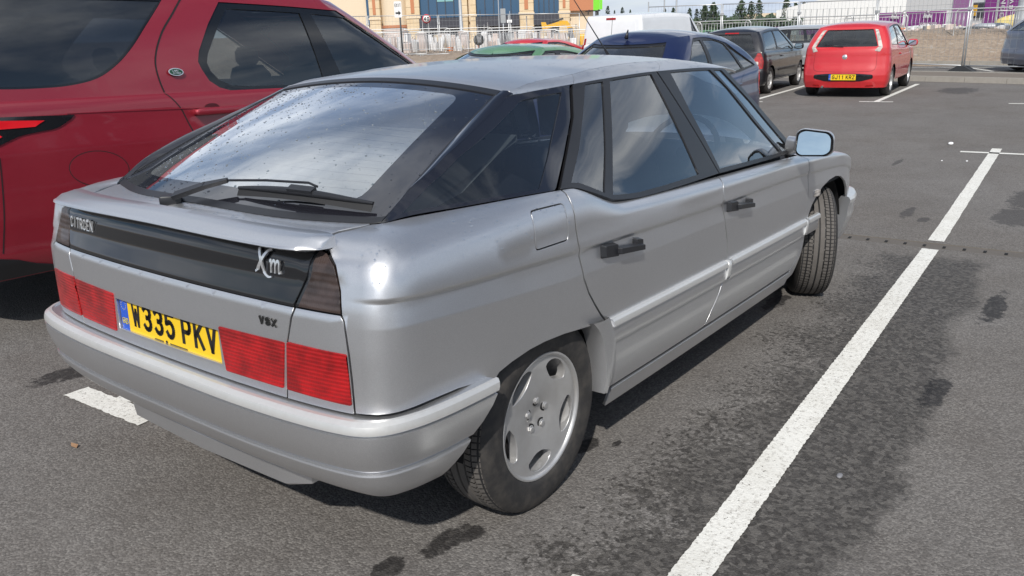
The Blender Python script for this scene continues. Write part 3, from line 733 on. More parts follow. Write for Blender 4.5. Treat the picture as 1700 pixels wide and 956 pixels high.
# ---- rub strips on the doors
def strip(name, x0, x1, mirr=(1, -1), bright=True, taper=0):
    prof = [(.000, .000), (.012, -.002), (.018, -.008), (.021, -.020), (.0205, -.027), (.009, -.0285), (.009, -.031), (.010, -.034), (.011, -.080), (.008, -.090), (.0, -.092)]
    mats = [1, 1, 1, 1, 0, 0, 0, 0, 0, 0]
    for sg in mirr:
        xs = np.linspace(x0, x1, max(3, int((x1 - x0) / .05))); fr = []
        for i, x in enumerate(xs):
            zt = .552 - .006 * (x - .3); p = SL(np.array([x]), np.array([zt - .04]))[0]; nrm = surf_normals(SL, np.array([x]), np.array([zt - .04]), 1)[0]
            fr.append(((p[0], p[1] * sg, zt), (nrm[0], nrm[1] * sg, 0), (0, 0, 1)))
        sweep(name, fr, prof, [PM, M['satin_strip']], car, mats=mats, auto=30)
strip('rub_strip', .318, 1.262); strip('rub_strip', 1.312, 2.305); strip('rub_strip', 2.352, 2.54)
def cap_piece(xc, w):
    for sg in (1, -1):
        mb = MB(); vs = []; zs = [.550, .545, .53, .51, .49, .472, .462]
        for i, z in enumerate(zs):
            z = z - .006 * (xc - .3); k = [0, .018, .024, .024, .023, .016, 0][i]; x = xc - .012 * (1 - math.cos((i / 6) * PI / 2)) - .006 * i / 6
            p = SL(np.array([x]), np.array([z]))[0]
            for a, o in ((-w, 0), (-w * .8, k * .8), (0, k), (w * .8, k * .8), (w, 0)): vs.append((x + a, (p[1] - o) * sg, z))
        fs = [(i * 5 + j, i * 5 + j + 1, i * 5 + 6 + j, i * 5 + 5 + j) for i in range(6) for j in range(4)]
        mb.add(vs, fs, 0, True); mb.build('strip_end_cap', M['satin_strip'], car, auto=60)
cap_piece(1.292, .020); cap_piece(2.328, .018)
# flare behind the rear wheel arch, in front of the tyre
def flare():
    for sg in (1, -1):
        rowsA = [(.186, .572), (.214, .548), (.242, .510), (.262, .462), (.274, .405), (.280, .350), (.282, .296)]
        rowsB = [(.298, .566), (.318, .530), (.336, .490), (.342, .445), (.340, .395), (.328, .340), (.312, .297)]
        mb = MB(); vs = []
        for (a, za), (b_, zb) in zip(rowsA, rowsB):
            for t, o in ((0, -.05), (0, .0), (.06, .018), (.45, .024), (.92, .018), (1, -.004)):
                x = a + (b_ - a) * t; z = za + (zb - za) * t; p = SL(np.array([x]), np.array([z]))[0]; vs.append((x, (p[1] - o) * sg, z))
        fs = [(i * 6 + j, i * 6 + j + 1, i * 6 + 7 + j, i * 6 + 6 + j) for i in range(6) for j in range(5)]
        mb.add(vs, fs, 0, True); mb.build('arch_flare', PM, car, auto=35)
flare()
# ---- arch liners and floor
def liner(xc, zc, r, y0, y1, a0=8, a1=172):
    mb = MB(); vs = []; n = 24
    for i in range(n + 1):
        a = math.radians(a0 + (a1 - a0) * i / n); c, s = math.cos(a), math.sin(a)
        for y in (y0, y1): vs.append((xc + r * c, y, zc + r * s * .92))
    fs = [(2 * i, 2 * i + 1, 2 * i + 3, 2 * i + 2) for i in range(n)] + [tuple(2 * i + 1 for i in range(n + 1))]
    mb.add(vs, fs, 0, True); return mb.build('arch_liner', M['under_black'], car, fix=False)
for sg in (1, -1):
    liner(-.03, .26, .345, .80 * sg, .50 * sg); liner(2.79, .30, .44, .80 * sg, .45 * sg)
fl = MB(); fl.box((.52, -.78, .20), (2.15, .78, .27)); fl.box((-.4, -.50, .22), (.52, .50, .5)); fl.box((2.25, -.45, .2), (3.45, .45, .5)); fl.build('floor_pan', M['under_black'], car)
# front bumper
def fbump():
    FB = [(3.215, -.838), (3.33, -.836), (3.49, -.80), (3.62, -.74), (3.72, -.6), (3.78, -.4), (3.80, 0)]
    C = catmull(FB, 8); C = np.vstack([C, (C[::-1] * [1, -1])[1:]]); T = np.gradient(C, axis=0); T /= np.linalg.norm(T, axis=1)[:, None]; Nn = np.stack([T[:, 1], -T[:, 0]], 1)
    prof = [(-.04, .520), (.0, .520), (.010, .515), (.018, .500), (.016, .478), (.010, .476), (.008, .40), (-.01, .345), (-.012, .34), (-.03, .27), (-.06, .22), (-.2, .22)]; mats = [1, 1, 1, 1, 0, 0, 0, 0, 0, 0, 0]
    fr = [((c[0], c[1], 0), (n[0], n[1], 0), (0, 0, 1)) for c, n in zip(C, Nn)]
    sweep('front_bumper', fr, prof, [PM, M['satin_strip']], car, mats=mats, auto=30)
fbump()
# ---- greenhouse
def GX(name, poly, mat, off=0., gap=0., depth=.01, step=(.05, .08), **k):
    P = shrink([(u, v * .38) for u, v in poly], gap) if gap else [(u, v * .38) for u, v in poly]
    S = lambda u, v: SG(u, v / .38)
    H = [[(u, v * .38) for u, v in h] for h in k.pop('holes', [])]
    return panel(name, S, P, mat, car, (step[0], step[1] * .38), off=off, depth=depth, flip=1, both=True, holes=H, **k)
top = lambda xs, v: [(x, v) for x in xs]
# roof skin (both sides meet on the centre line) and side rails
def roof():
    us = np.concatenate([np.linspace(.205, 1.75, 34), np.linspace(1.79, 1.93, 5)]); vs = np.linspace(2.0, 4.0, 25)
    U, V = np.meshgrid(us, vs, indexing='ij')
    P = SG(U, np.where(V > 3, 6 - V, V)); P[..., 1] = np.where(V > 3, -P[..., 1], P[..., 1])
    P[0, :, 2] -= .004
    n = len(vs); fs = [(i * n + j, (i + 1) * n + j, (i + 1) * n + j + 1, i * n + j + 1) for i in range(len(us) - 1) for j in range(n - 1)]
    # rolled rear edge above the hatch glass
    base = len(us) * n; ex = []
    for j in range(n): p = P[0, j]; ex.append((p[0] - .008, p[1], p[2] - .005))
    for j in range(n): p = P[0, j]; ex.append((p[0] - .012, p[1], p[2] - .022))
    mb = MB(); allv = list(map(tuple, P.reshape(-1, 3))) + ex
    fs += [(j + 1, j, base + j, base + j + 1) for j in range(n - 1)] + [(base + j + 1, base + j, base + n + j, base + n + j + 1) for j in range(n - 1)]
    mb.add(allv, [f[::-1] if 0 else f for f in fs], 0, True); return mb.build('roof', M['silver_paint'], car, auto=40)
roof()
xs = [.215, .35, .5, .7, .9, 1.1, 1.3, 1.5, 1.65, 1.80, 1.92]
rail = [(.205, 1.15), (.205, 2.0)] + top(xs[1:], 2.0) + [(1.90, 1.5), (1.78, 1.08)] + top([1.65, 1.5, 1.3, 1.1, .9, .7, .53], 1.08) + [(.40, 1.07)]
r1 = [(.205, 1.12), (.205, 1.985), (.562, 1.985), (.54, 1.5), (.515, 1.09), (.40, 1.09), (.3, 1.10)]
r2 = [(.515, 1.09), (.54, 1.5), (.562, 1.985)] + top([.7, .9, 1.1], 1.985) + [(1.195, 1.985), (1.17, 1.5), (1.125, 1.09)] + top([.9, .7], 1.09)
r3 = [(1.125, 1.09), (1.17, 1.5), (1.195, 1.985)] + top([1.4, 1.6], 1.985) + [(1.80, 1.985), (1.95, 1.9), (2.06, 1.72), (1.93, 1.5), (1.80, 1.30), (1.69, 1.09)] + top([1.5, 1.3], 1.09)
for rr in (r1, r2, r3): GX('roof_rail', rr, PM, gap=.0015, depth=.012)
# A pillar, silver outside the black door trim
# windows: glass sits 4 mm inside, black trim as frames
def frame(name, outer, inner, mat='black_trim', off=.003, depth=.014): return GX(name, outer, M[mat], off=off, depth=depth, holes=[inner])
qo = [(-.478, .0), (-.3, 0), (-.1, 0), (.105, 0), (.118, .02), (.26, .35), (.40, .70), (.508, 1.07), (.40, 1.06), (.25, 1.10), (.215, 1.20), (.165, .965), (.005, .79), (-.205, .53), (-.368, .265)]
qi = [(-.415, .04), (-.2, .035), (.045, .035), (.19, .36), (.33, .70), (.432, .95), (.33, .95), (.235, .94), (.055, .73), (-.155, .50), (-.30, .28)]
frame('quarter_frame', qo, qi, 'frit_glass')
GX('quarter_glass', qi, M['tinted_glass'], off=-.003, gap=-.004, depth=0)
def d_pillar():
    line = [(-.478, .0), (-.368, .265), (-.205, .53), (.005, .79), (.165, .965), (.215, 1.20)]
    L_ = np.array(line); d = np.concatenate([[0], np.cumsum(np.hypot(np.diff(L_[:, 0]), np.diff(L_[:, 1]) * .4))]); d /= d[-1]
    for sg in (1, -1):
        rows = []
        for t in np.linspace(0, 1, 26):
            u = np.interp(t, d, L_[:, 0]); v = np.interp(t, d, L_[:, 1]); q = SG(np.array([u]), np.array([v]))[0] + np.array([0, -.004, .002]); h = SH(np.array([-1.0]), np.array([t]))[0] + np.array([0, 0, .003]); h[1] = -abs(h[1]); r = []
            for k_ in np.linspace(0, 1, 5):
                p = h + (q - h) * k_; p = p + np.array([-.10, -.35, .9]) * .006 * math.sin(PI * k_); r.append((p[0], p[1] * sg, p[2]))
            rows.append(r)
        mb = MB(); mb.add([p for r in rows for p in r], [(i * 5 + j, i * 5 + j + 1, (i + 1) * 5 + j + 1, (i + 1) * 5 + j) for i in range(25) for j in range(4)], 0, True); mb.build('pillar_trim', M['frit_glass'], car, auto=60)
d_pillar()
# C pillar trim + rear door frame
po = [(.135, .0), (.20, .0), (.226, -.01), (.38, -.125), (1.262, -.045), (1.10, 1.0), (1.085, 1.07), (.70, 1.07), (.530, 1.07), (.42, .70), (.28, .35)]
w1 = [(.205, .05), (.245, .045), (.357, -.062), (.50, .36), (.692, .985), (.578, .985), (.47, .70), (.34, .36)]
w2 = [(.392, -.075), (.60, -.062), (1.062, -.005), (1.075, .12), (1.060, .985), (.735, .985), (.56, .45)]
w2 = [(.402, -.078), (1.085, -.012), (1.075, .35), (1.052, .985), (.738, .985), (.57, .45)]
GX('rear_door_frame', po, M['black_trim'], off=.003, depth=.014, holes=[w1, w2])
GX('rear_quarterlight', w1, M['tinted_glass'], off=-.002, gap=-.004, depth=0)
GX('rear_door_glass', w2, M['tinted_glass'], off=-.002, gap=-.004, depth=0)
fo = [(1.272, -.045), (2.292, -.02), (2.22, .18), (2.02, .64), (1.80, 1.04), (1.70, 1.09), (1.105, 1.07), (1.112, 1.0)]
w3 = [(1.292, -.005), (2.055, .012), (1.885, .40), (1.742, .78), (1.625, .985), (1.215, .985), (1.235, .6)]
w4 = [(2.085, .014), (2.205, .018), (2.165, .14), (1.965, .62), (1.77, .985), (1.665, .985), (1.80, .70), (1.93, .37)]
GX('front_door_frame', fo, M['black_trim'], off=.003, depth=.014, holes=[w3, w4])
GX('front_door_glass', w3, M['tinted_glass'], off=-.002, gap=-.004, depth=0)
GX('front_quarterlight', w4, M['tinted_glass'], off=-.002, gap=-.004, depth=0)
# hatch glass with printed border
SHf = lambda a, b: SH(a / .62, b / .74)
def HP(P): return [(a * .62, b * .74) for a, b in P]
ho = HP([(-.985, .0), (-.5, .0), (0, .0), (.5, .0), (.985, .0), (.99, .5), (.985, .955), (.5, .96), (0, .96), (-.5, .96), (-.985, .955), (-.99, .5)])
hi = rounded(HP([(-.72, .10), (.72, .10), (.74, .5), (.76, .90), (-.76, .90), (-.74, .5)]), .05)
panel('hatch_glass_border', SHf, ho, M['frit_glass'], car, (.06, .06), off=0, depth=.006, holes=[hi], flip=-1)
panel('hatch_glass', SHf, hi, M['hatch_pane'], car, (.06, .06), off=0, depth=0, flip=-1)
hb = HP([(-1.0, .955), (0, .962), (1.0, .955), (1.0, 1.0), (0, 1.0), (-1.0, 1.0)])
panel('hatch_header', SHf, hb, M['black_trim'], car, (.06, .02), off=.004, depth=.01, flip=-1)
hs = HP([(-1.02, -.012), (-.5, -.012), (0, -.012), (.5, -.012), (1.02, -.012), (1.02, 1.0), (.985, 1.0), (.982, .02), (.5, .02), (0, .02), (-.5, .02), (-.982, .02), (-.985, 1.0), (-1.02, 1.0)])
panel('hatch_seal', SHf, hs, M['black_trim'], car, (.06, .02), off=.002, depth=.01, flip=-1)
# heater lines inside the glass
hw = MB()
for k in range(17):
    b0 = .13 + k * .044; P = [SH(a, b0) for a in np.linspace(-.70, .70, 15)]
    hw.tube([(p[0], p[1], p[2] - .003) for p in P], .0009, 3)
hw.build('heater_lines', M['matt_black'], car)
# raindrops
def drops(name, S, ua, ub, n, rng, rmin=.0012, rmax=.0038, flip=-1, dens=None):
    mb = MB(); rg = random.Random(rng)
    for _ in range(n):
        a = rg.uniform(*ua); b_ = rg.uniform(*ub)
        if dens and rg.random() > dens(a, b_): continue
        A = np.array([a]); B = np.array([b_]); p = S(A, B)[0]; nn = surf_normals(S, A, B, flip)[0]; nn = Vector(nn); p = Vector(p)
        r = rmin + (rmax - rmin) * rg.random() ** 2.2; t = nn.orthogonal().normalized(); u = nn.cross(t); m = 7
        sq = rg.uniform(.7, 1.5); ph = rg.uniform(0, 6.3)
        ring = lambda q, h: [p + (t * math.cos(ph + 2 * PI * i / m) * r * q * sq + u * math.sin(ph + 2 * PI * i / m) * r * q) + nn * h for i in range(m)]
        vs = ring(1, .0003) + ring(.75, r * .34) + [p + nn * r * .5]
        fs = [(i, (i + 1) % m, m + (i + 1) % m, m + i) for i in range(m)] + [(m + i, m + (i + 1) % m, 2 * m) for i in range(m)]
        mb.add(vs, fs, 0, True)
    o = mb.build(name, M['water'], car, fix=True); o['kind'] = 'stuff'; return o
t_ = simple('water', (.9, .95, 1), .0); t_.set(trans=1., ior=1.33)
drops('raindrops', SH, (-.97, .97), (.02, .95), 2300, 5, .0013, .0044, dens=lambda a, b: (.35 + .65 * (a > .1)) * (.45 + .55 * b))
drops('raindrops', SL, (-.74, .1), (.88, .995), 260, 8, .0012, .0038, flip=1)
drops('raindrops', SG, (.22, 1.6), (1.2, 2.9), 500, 9, .0012, .0035, flip=1)
drops('raindrops', SL, (d0 - .6, d0 + .6), (.955, .995), 420, 11, .0012, .0036, flip=1)
# ---- wiper
def hpt(a, b, h):
    A = np.array([a]); B = np.array([b]); p = SH(A, B)[0]; n = surf_normals(SH, A, B, -1)[0]; return Vector(p + n * h)
wp = MB(); mb = wp
p0 = hpt(.150, -.040, .016); p1 = hpt(.045, .035, .030); ax = (p1 - p0)
base = MB(); Mx = Matrix.Translation(hpt(.135, -.045, .0)) @ Matrix.Rotation(math.radians(-35), 4, 'Z')
base.box((-.028, -.020, -.004), (.034, .020, .034), M=Mx, bev=.006); base.box((.012, -.012, -.012), (.055, .012, .012), M=Mx, bev=.003)
arm = empty('rear_wiper'); arm.parent = car
base.build('wiper_base', M['black_trim'], arm, auto=40)
A1 = hpt(.10, -.028, .030); A2 = hpt(-.01, .040, .034); A3 = hpt(-.10, .085, .034); A4 = hpt(-.50, .125, .036)
ab = MB()
def bar(mb, a, b, w0, w1, t):
    a = Vector(a); b = Vector(b); d = (b - a).normalized(); n = Vector((-.39, 0, .92)); s = d.cross(n).normalized(); n = s.cross(d)
    vs = [a + s * w0 + n * t, a - s * w0 + n * t, a - s * w0 - n * t, a + s * w0 - n * t, b + s * w1 + n * t, b - s * w1 + n * t, b - s * w1 - n * t, b + s * w1 - n * t]
    mb.add(vs, [(0, 1, 5, 4), (1, 2, 6, 5), (2, 3, 7, 6), (3, 0, 4, 7), (0, 3, 2, 1), (4, 5, 6, 7)])
bar(ab, A1, A2, .017, .014, .007); bar(ab, A2, A3, .014, .006, .006); ab.tube([A3, hpt(-.3, .108, .038), A4, hpt(-.545, .118, .030)], .0036, 8)
ab.build('wiper_arm', M['black_trim'], arm, auto=40)
bl = MB(); N_ = 18
spine = []; 
for i in range(N_ + 1):
    t = i / N_; a = -.17 - (.635) * t; b_ = .075 - .010 * t + .012 * math.sin(PI * t); spine.append(hpt(a, b_, .020 + .010 * math.sin(PI * t)))
bl.tube(spine, [.004 + .007 * math.sin(PI * (i + .6) / (N_ + 1.2)) for i in range(N_ + 1)], 8)
bar(bl, hpt(-.44, .085, .034), hpt(-.56, .083, .034), .012, .012, .009)
bl.build('wiper_blade', M['black_trim'], arm, auto=50)
rb = MB()
for i in range(N_):
    a, b2 = spine[i], spine[i + 1]; dn = Vector((-.33, 0, -.72)) * .030
    rb.add([a, b2, b2 + dn, a + dn, a + Vector((.006, 0, .003)), b2 + Vector((.006, 0, .003))], [(0, 1, 2, 3), (4, 3, 2, 5)])
rb.build('wiper_rubber', M['rubber'], arm, fix=False)
# ---- windscreen, cowl and bonnet
def loftmesh(name, rows, mat, auto=40, parent=None):
    n = len(rows[0]); mb = MB(); mb.add([p for r in rows for p in r], [(i * n + j, i * n + j + 1, (i + 1) * n + j + 1, (i + 1) * n + j) for i in range(len(rows) - 1) for j in range(n - 1)], 0, True)
    return mb.build(name, mat, parent or car, auto=auto)
rows = []
for t in np.linspace(0, 1, 8):
    r = []
    for a in np.linspace(-1, 1, 17):
        hi_ = np.array([1.93 - .06 * a * a, .53 * a, 1.338 - .03 * a * a]); hi_[0] = 1.95 - .10 * abs(a) ** 2.5
        lo_ = np.array([2.62 - .36 * abs(a) ** 2.4, .765 * a, .915 - .02 * a * a]); p = hi_ + (lo_ - hi_) * t; p[2] += .045 * math.sin(PI * t); r.append(p)
    rows.append(r)
loftmesh('windscreen', rows, M['clear_glass'])
rows = []
for t in np.linspace(0, 1, 9):
    r = []
    for a in np.linspace(-1, 1, 17):
        s_ = 2.30 + (4.45 - 2.30) * t if False else None
        xr = 2.55 + (3.58 - 2.55) * t; T = T3(np.array([np.interp(xr, [2.19, 2.44, 2.78, 3.05, 3.22, 3.45, 3.56], [2.2, 2.45, 2.8, 3.1, 3.3, 3.6, 3.9])]))[0]
        y = -T[1] * a; r.append((xr + .05 * (1 - a * a) - .10, y, T[2] + .035 * (1 - a * a) * (1 - .5 * t) - .006))
    rows.append(r)
loftmesh('bonnet', rows, PM)
# front wiper tips lying at the base of the pillar
# ---- door handles
def handle(x0, z0, sg):
    Mx = lambda x, o, z: Vector((x, (float(SL(np.array([x]), np.array([z]))[0][1]) - o) * sg, z))
    h = empty('door_handle'); h.parent = car
    rec = MB()
    a = rounded([(x0 - .01, z0 - .040), (x0 + .245, z0 - .068), (x0 + .25, z0 - .025), (x0 + .2, z0 - .010), (x0 - .005, z0 + .014)], .01, 3)
    pl = MB(); ps = [Mx(x0 + .01, .002, z0 + .008), Mx(x0 + .085, .002, z0 + .002), Mx(x0 + .085, .002, z0 - .036), Mx(x0 + .008, .002, z0 - .030)]
    def slab(mb, pts, o0, o1, bevel=.0):
        n = len(pts); vs = [Mx(x, o0, z) for x, z in pts] + [Mx(x, o1, z) for x, z in shrink(pts, bevel)]
        mb.add(vs, [tuple(range(n)), tuple(range(n, 2 * n))] + [(i, (i + 1) % n, n + (i + 1) % n, n + i) for i in range(n)])
    m = MB(); slab(m, rounded([(x0, z0 - .036), (x0 + .088, z0 - .046), (x0 + .090, z0 + .004), (x0 + .004, z0 + .012)], .008, 2), -.004, .020, .006); m.build('lock_plate', M['black_trim'], h)
    m = MB(); slab(m, rounded([(x0 + .075, z0 - .036), (x0 + .238, z0 - .052), (x0 + .242, z0 - .026), (x0 + .077, z0 - .008)], .006, 2), .012, .034, .005); m.build('grip', M['black_trim'], h)
    m = MB(); slab(m, rounded([(x0 + .205, z0 - .050), (x0 + .250, z0 - .056), (x0 + .254, z0 - .012), (x0 + .209, z0 - .004)], .006, 2), -.004, .020, .005); m.build('handle_foot', M['black_trim'], h)
for sg in (1, -1): handle(.262, .802, sg); handle(1.262, .787, sg)
panel('side_indicator', SL, rounded([(2.45, .636), (2.545, .630), (2.548, .664), (2.453, .670)], .008), M['lamp_clear'], car, (.03, .02), off=.006, depth=.008, both=True)
# ---- wheels
def wheel(loc, steer, right=True, nspoke=5):
    w = empty('wheel', loc, (0, 0, steer)); w.parent = car
    sg = -1 if right else 1
    # lathe axis = +Z -> point outwards (y * sg)
    R = Matrix(((1, 0, 0, 0), (0, 0, sg, 0), (0, -sg, 0, 0) if 0 else (0, 1, 0, 0), (0, 0, 0, 1)))
    R = Matrix.Rotation(-sg * PI / 2, 4, 'X')
    hw_ = .1015; Ro = .3165
    t = MB(); side = [(.205, .088), (.212, .0965), (.225, .1005), (.245, .1035), (.262, .1045), (.280, .1015), (.292, .0965), (.300, .0915), (.306, .0865)]
    prof = [(.205, -.088)] + [(r, -h) for r, h in side[1:]] + [(.3125, -.078), (Ro - .001, -.070)]
    t.lathe([(r, -h) for r, h in side[::-1]][::-1], R, 72)
    t.lathe([(r, h) for r, h in side], R, 72); o = t.build('tyre', M['tyre'], w, auto=60)
    # tread with real circumferential grooves and lateral sipes
    tr = MB(); n = 96; ribs = [-.0865, -.060, -.054, -.034, -.028, -.0035, .0035, .028, .034, .054, .060, .0865]; hs = []
    pr = []
    for i in range(0, len(ribs), 2):
        a, b2 = ribs[i], ribs[i + 1]; ra = lambda h: Ro - .0105 * (abs(h) / .0865) ** 4
        pr += [(ra(a) - .007, a), (ra(a), a + .001), (ra(b2), b2 - .001), (ra(b2) - .007, b2)]
    vs = []; m = len(pr)
    for j in range(n * 2):
        th = 2 * PI * (j // 2) / n + (0 if j % 2 == 0 else 2 * PI / n * .80)
        for k, (r, h) in enumerate(pr):
            ph = .035 * math.sin(h * 26) ; outer = abs(h) > .057
            vs.append(R @ Vector((r * math.cos(th + ph), r * math.sin(th + ph), h)))
    fs = []
    for j in range(n * 2):
        j2 = (j + 1) % (n * 2)
        for k in range(m - 1):
            h = (pr[k][1] + pr[k + 1][1]) / 2
            if j % 2 == 1 and abs(h) > .030 and abs(abs(h) - .057) > .003 and abs(abs(h) - .031) > .003: continue
            fs.append((j * m + k, j2 * m + k, j2 * m + k + 1, j * m + k + 1))
    tr.add(vs, fs, 0, False); tr.lathe([(Ro - .012, -.0865), (Ro - .0075, -.08), (Ro - .0065, 0), (Ro - .0075, .08), (Ro - .012, .0865)], R, 64, 1)
    tr.build('tread', [M['tread'], M['rubber']], o)
    # rim
    rm = MB(); rm.lathe([(.184, -.085), (.184, .055), (.188, .072), (.190, .080)], R, 60, 0)
    rm.lathe([(.190, .080), (.1965, .085), (.2055, .0875), (.2085, .0905), (.2075, .0945), (.203, .0955), (.199, .0925), (.1955, .086)], R, 60, 0)
    rm.build('rim', M['alloy'], w, auto=50)
    bd = MB(); bd.lathe([(.02, -.02), (.15, -.02), (.184, -.03)], R, 40); bd.lathe([(0, .02), (.11, .02), (.115, .0)], R, 40); bd.build('brake_disc', M['brake_metal'], w)
    # dished five-window face cut from a disc
    def SF(u, v):
        r = np.hypot(u, v); h = .083 - .020 * np.clip(1 - r / .19, 0, 1) ** 1.2 + 0 * r - .006 * np.exp(-(r / .05) ** 4)
        q = np.stack([u, v, h], -1); Rm = np.array(R.to_3x3()); return q @ Rm.T
    disc = [(.1945 * math.cos(a), .1945 * math.sin(a)) for a in np.linspace(0, 2 * PI, 80, endpoint=False)]
    holes = []; sinks = []
    for k in range(5):
        a = 2 * PI * k / 5 + math.radians(126); e = []
        for q in np.linspace(0, 2 * PI, 22, endpoint=False):
            rad = .157 + .032 * math.sin(q); ang = a + (.40 * math.cos(q) if math.sin(q) > 0 else .40 * math.copysign(abs(math.cos(q)) ** .7, math.cos(q)) * (1 - .35 * abs(math.sin(q)))); e.append((rad * math.cos(ang), rad * math.sin(ang)))
        holes.append(e)
    panel('spoke_face', SF, disc, M['alloy'], w, (.014, .014), depth=.032, holes=holes, flip=1, round_edge=.005)
    for k in range(5):
        a = 2 * PI * k / 5 + math.radians(90); c = (.049 * math.cos(a), .049 * math.sin(a)); lb = MB()
        Mt = R @ Matrix.Translation((c[0], c[1], .0635)); lb.lathe([(.0135, .0), (.0135, .004), (.0115, .0055)], Mt, 14); lb.lathe([(.0110, .004), (.0110, .009), (.009, .0105), (.0, .0105)], Mt, 6, smooth=False); lb.build('wheel_bolt', M['alloy'], w, auto=40); dk = MB(); dk.lathe([(0, .0022), (.0185, .0022), (.0185, -.002)], R @ Matrix.Translation((c[0], c[1], .0638)), 16); dk.build('bolt_recess_shade', M['under_black'], w)  # flat black disc paints the shade of a recess round each bolt
    return w
wheel((0, -.722, .308), 0); wheel((2.85, -.738, .310), math.radians(27)); wheel((0, .722, .308), 0, False); wheel((2.85, .757, .310), math.radians(27), False)
# ---- door mirror
def mirror(sg):
    mr = empty('door_mirror'); mr.parent = car
    cy = -1.015 * sg * -1
    def P(x, y, z): return Vector((x, y * sg, z))
    arm_ = MB(); rows = []
    for t in np.linspace(0, 1, 6):
        x = 2.20 - .05 * t; y = -.79 - .075 * t; zc = .925 + .012 * t; hx = .055 - .008 * t; hz = .050 - .012 * t
        rows.append([P(x + hx * math.cos(a), y, zc + hz * math.sin(a)) for a in np.linspace(0, 2 * PI, 17)])
    loftmesh('mirror_stalk', rows, PM, parent=mr)
    # housing: rounded shell, open rear face carries the glass
    oc = Vector((2.10, -.940 * 1, .957)); yw = .118; zh = .068; rot = math.radians(10)
    outl = rounded([(-.085, -.048), (-.062, -.068), (.070, -.062), (.096, -.040), (.094, .030), (.072, .056), (-.052, .068), (-.082, .050)], .025, 4)
    rows = []
    for d_, k in ((0, .93), (-.006, .97), (.004, 1.0), (.02, 1.0), (.05, .97), (.08, .86), (.10, .66), (.11, .36), (.112, .02)):
        r = []
        for a, b2 in outl + [outl[0]]:
            v = Vector((d_, -a * k, b2 * k)); v.rotate(Matrix.Rotation(rot, 3, 'Z')); v += oc; r.append(P(*v))
        rows.append(r)
    loftmesh('mirror_housing', rows, PM, parent=mr, auto=60)
    mb = MB(); q = []
    for a, b2 in outl:
        v = Vector((.014, -a * .90, b2 * .88)); v.rotate(Matrix.Rotation(rot, 3, 'Z')); v += oc; q.append(P(*v))
    mb.add(q, [tuple(range(len(q)))]); mb.build('mirror_surround', M['black_trim'], mr, fix=False)
    mb = MB(); q = []
    for a, b2 in outl:
        v = Vector((-.014 + .22 * b2, -a * .84, b2 * .82)); v.rotate(Matrix.Rotation(rot, 3, 'Z')); v += oc; q.append(P(*v))
    mb.add(q, [tuple(range(len(q)))[::-1] if sg < 0 else tuple(range(len(q)))]); mb.build('mirror_glass', M['mirror_glass'], mr, fix=False)
mirror(1); mirror(-1)
# ---- aerial
ae = MB(); q0 = Vector((1.80, .02, 1.372)); dirn = Vector((-.80, 0, .62)).normalized()
ae.tube([q0, q0 + dirn * .045], [.010, .007], 8); ae.tube([q0 + dirn * .045, q0 + dirn * .12, q0 + dirn * .60], [.0045, .003, .0014], 6); ae.build('aerial', M['black_trim'], car, auto=50)
# ---- interior
def blob(mb, c, s, n=10, rot=0, p=4):
    vs = []; fs = []
    for i in range(n + 1):
        th = PI * i / n - PI / 2
        for j in range(2 * n):
            ph = 2 * PI * j / (2 * n); sgp = lambda v, e: math.copysign(abs(v) ** (2 / e), v)
            v = Vector((s[0] * sgp(math.cos(th), p) * sgp(math.cos(ph), p), s[1] * sgp(math.cos(th), p) * sgp(math.sin(ph), p), s[2] * sgp(math.sin(th), p)))
            v.rotate(Matrix.Rotation(rot, 3, 'Y')); vs.append(v + Vector(c))
    m = 2 * n; fs = [(i * m + j, i * m + (j + 1) % m, (i + 1) * m + (j + 1) % m, (i + 1) * m + j) for i in range(n) for j in range(m)]
    mb.add(vs, fs, 0, True); return mb
for y in (-.36, .36):
    st = empty('front_seat'); st.parent = car
    blob(MB(), (1.42, y, .52), (.27, .25, .09)).build('seat_cushion', M['seat_cloth'], st)
    blob(MB(), (1.17, y, .78), (.075, .25, .30), rot=math.radians(-16)).build('seat_back', M['seat_cloth'], st)
    blob(MB(), (1.06, y, 1.13), (.05, .14, .085), rot=math.radians(-12), p=3).build('headrest', M['seat_cloth'], st)
rs = empty('rear_seat'); rs.parent = car
blob(MB(), (.55, 0, .50), (.28, .66, .09), p=6).build('seat_cushion', M['seat_cloth'], rs)
blob(MB(), (.26, 0, .76), (.09, .66, .27), rot=math.radians(-18), p=6).build('seat_back', M['seat_cloth'], rs)
for y in (-.38, .38): blob(MB(), (.19, y, 1.075), (.05, .15, .07), p=3).build('headrest', M['seat_cloth'], rs)
sh = MB(); sh.add([(-.50, -.60, .930), (-.50, .60, .930), (-.1, .60, 1.01), (-.1, -.60, 1.01), (.20, .58, 1.150), (.20, -.58, 1.150), (-.50, -.60, .915), (-.50, .60, .915), (.20, .58, 1.13), (.20, -.58, 1.13)], [(0, 1, 2, 3), (3, 2, 4, 5), (6, 7, 8, 9), (0, 6, 7, 1), (4, 8, 9, 5)]); sh.build('tilted_pale_shelf', M['interior_pale'], car)  # shelf with a made-up upward tilt, added to lighten the rear glass
db = MB(); blob(db, (2.25, 0, .80), (.30, .72, .10), p=5); db.build('dashboard', M['interior_grey'], car)
sw = MB(); sw.tube([Matrix.Rotation(math.radians(-65), 3, 'Y') @ Vector((.19 * math.cos(a), .19 * math.sin(a), 0)) + Vector((1.88, -.36, .90)) for a in np.linspace(0, 2 * PI, 24, endpoint=False)], .014, 8, closed=True); sw.tube([(1.88, -.36, .9), (2.1, -.36, .82)], .03, 8); sw.build('steering_wheel', M['matt_black'], car)
hl = MB()
rows = []
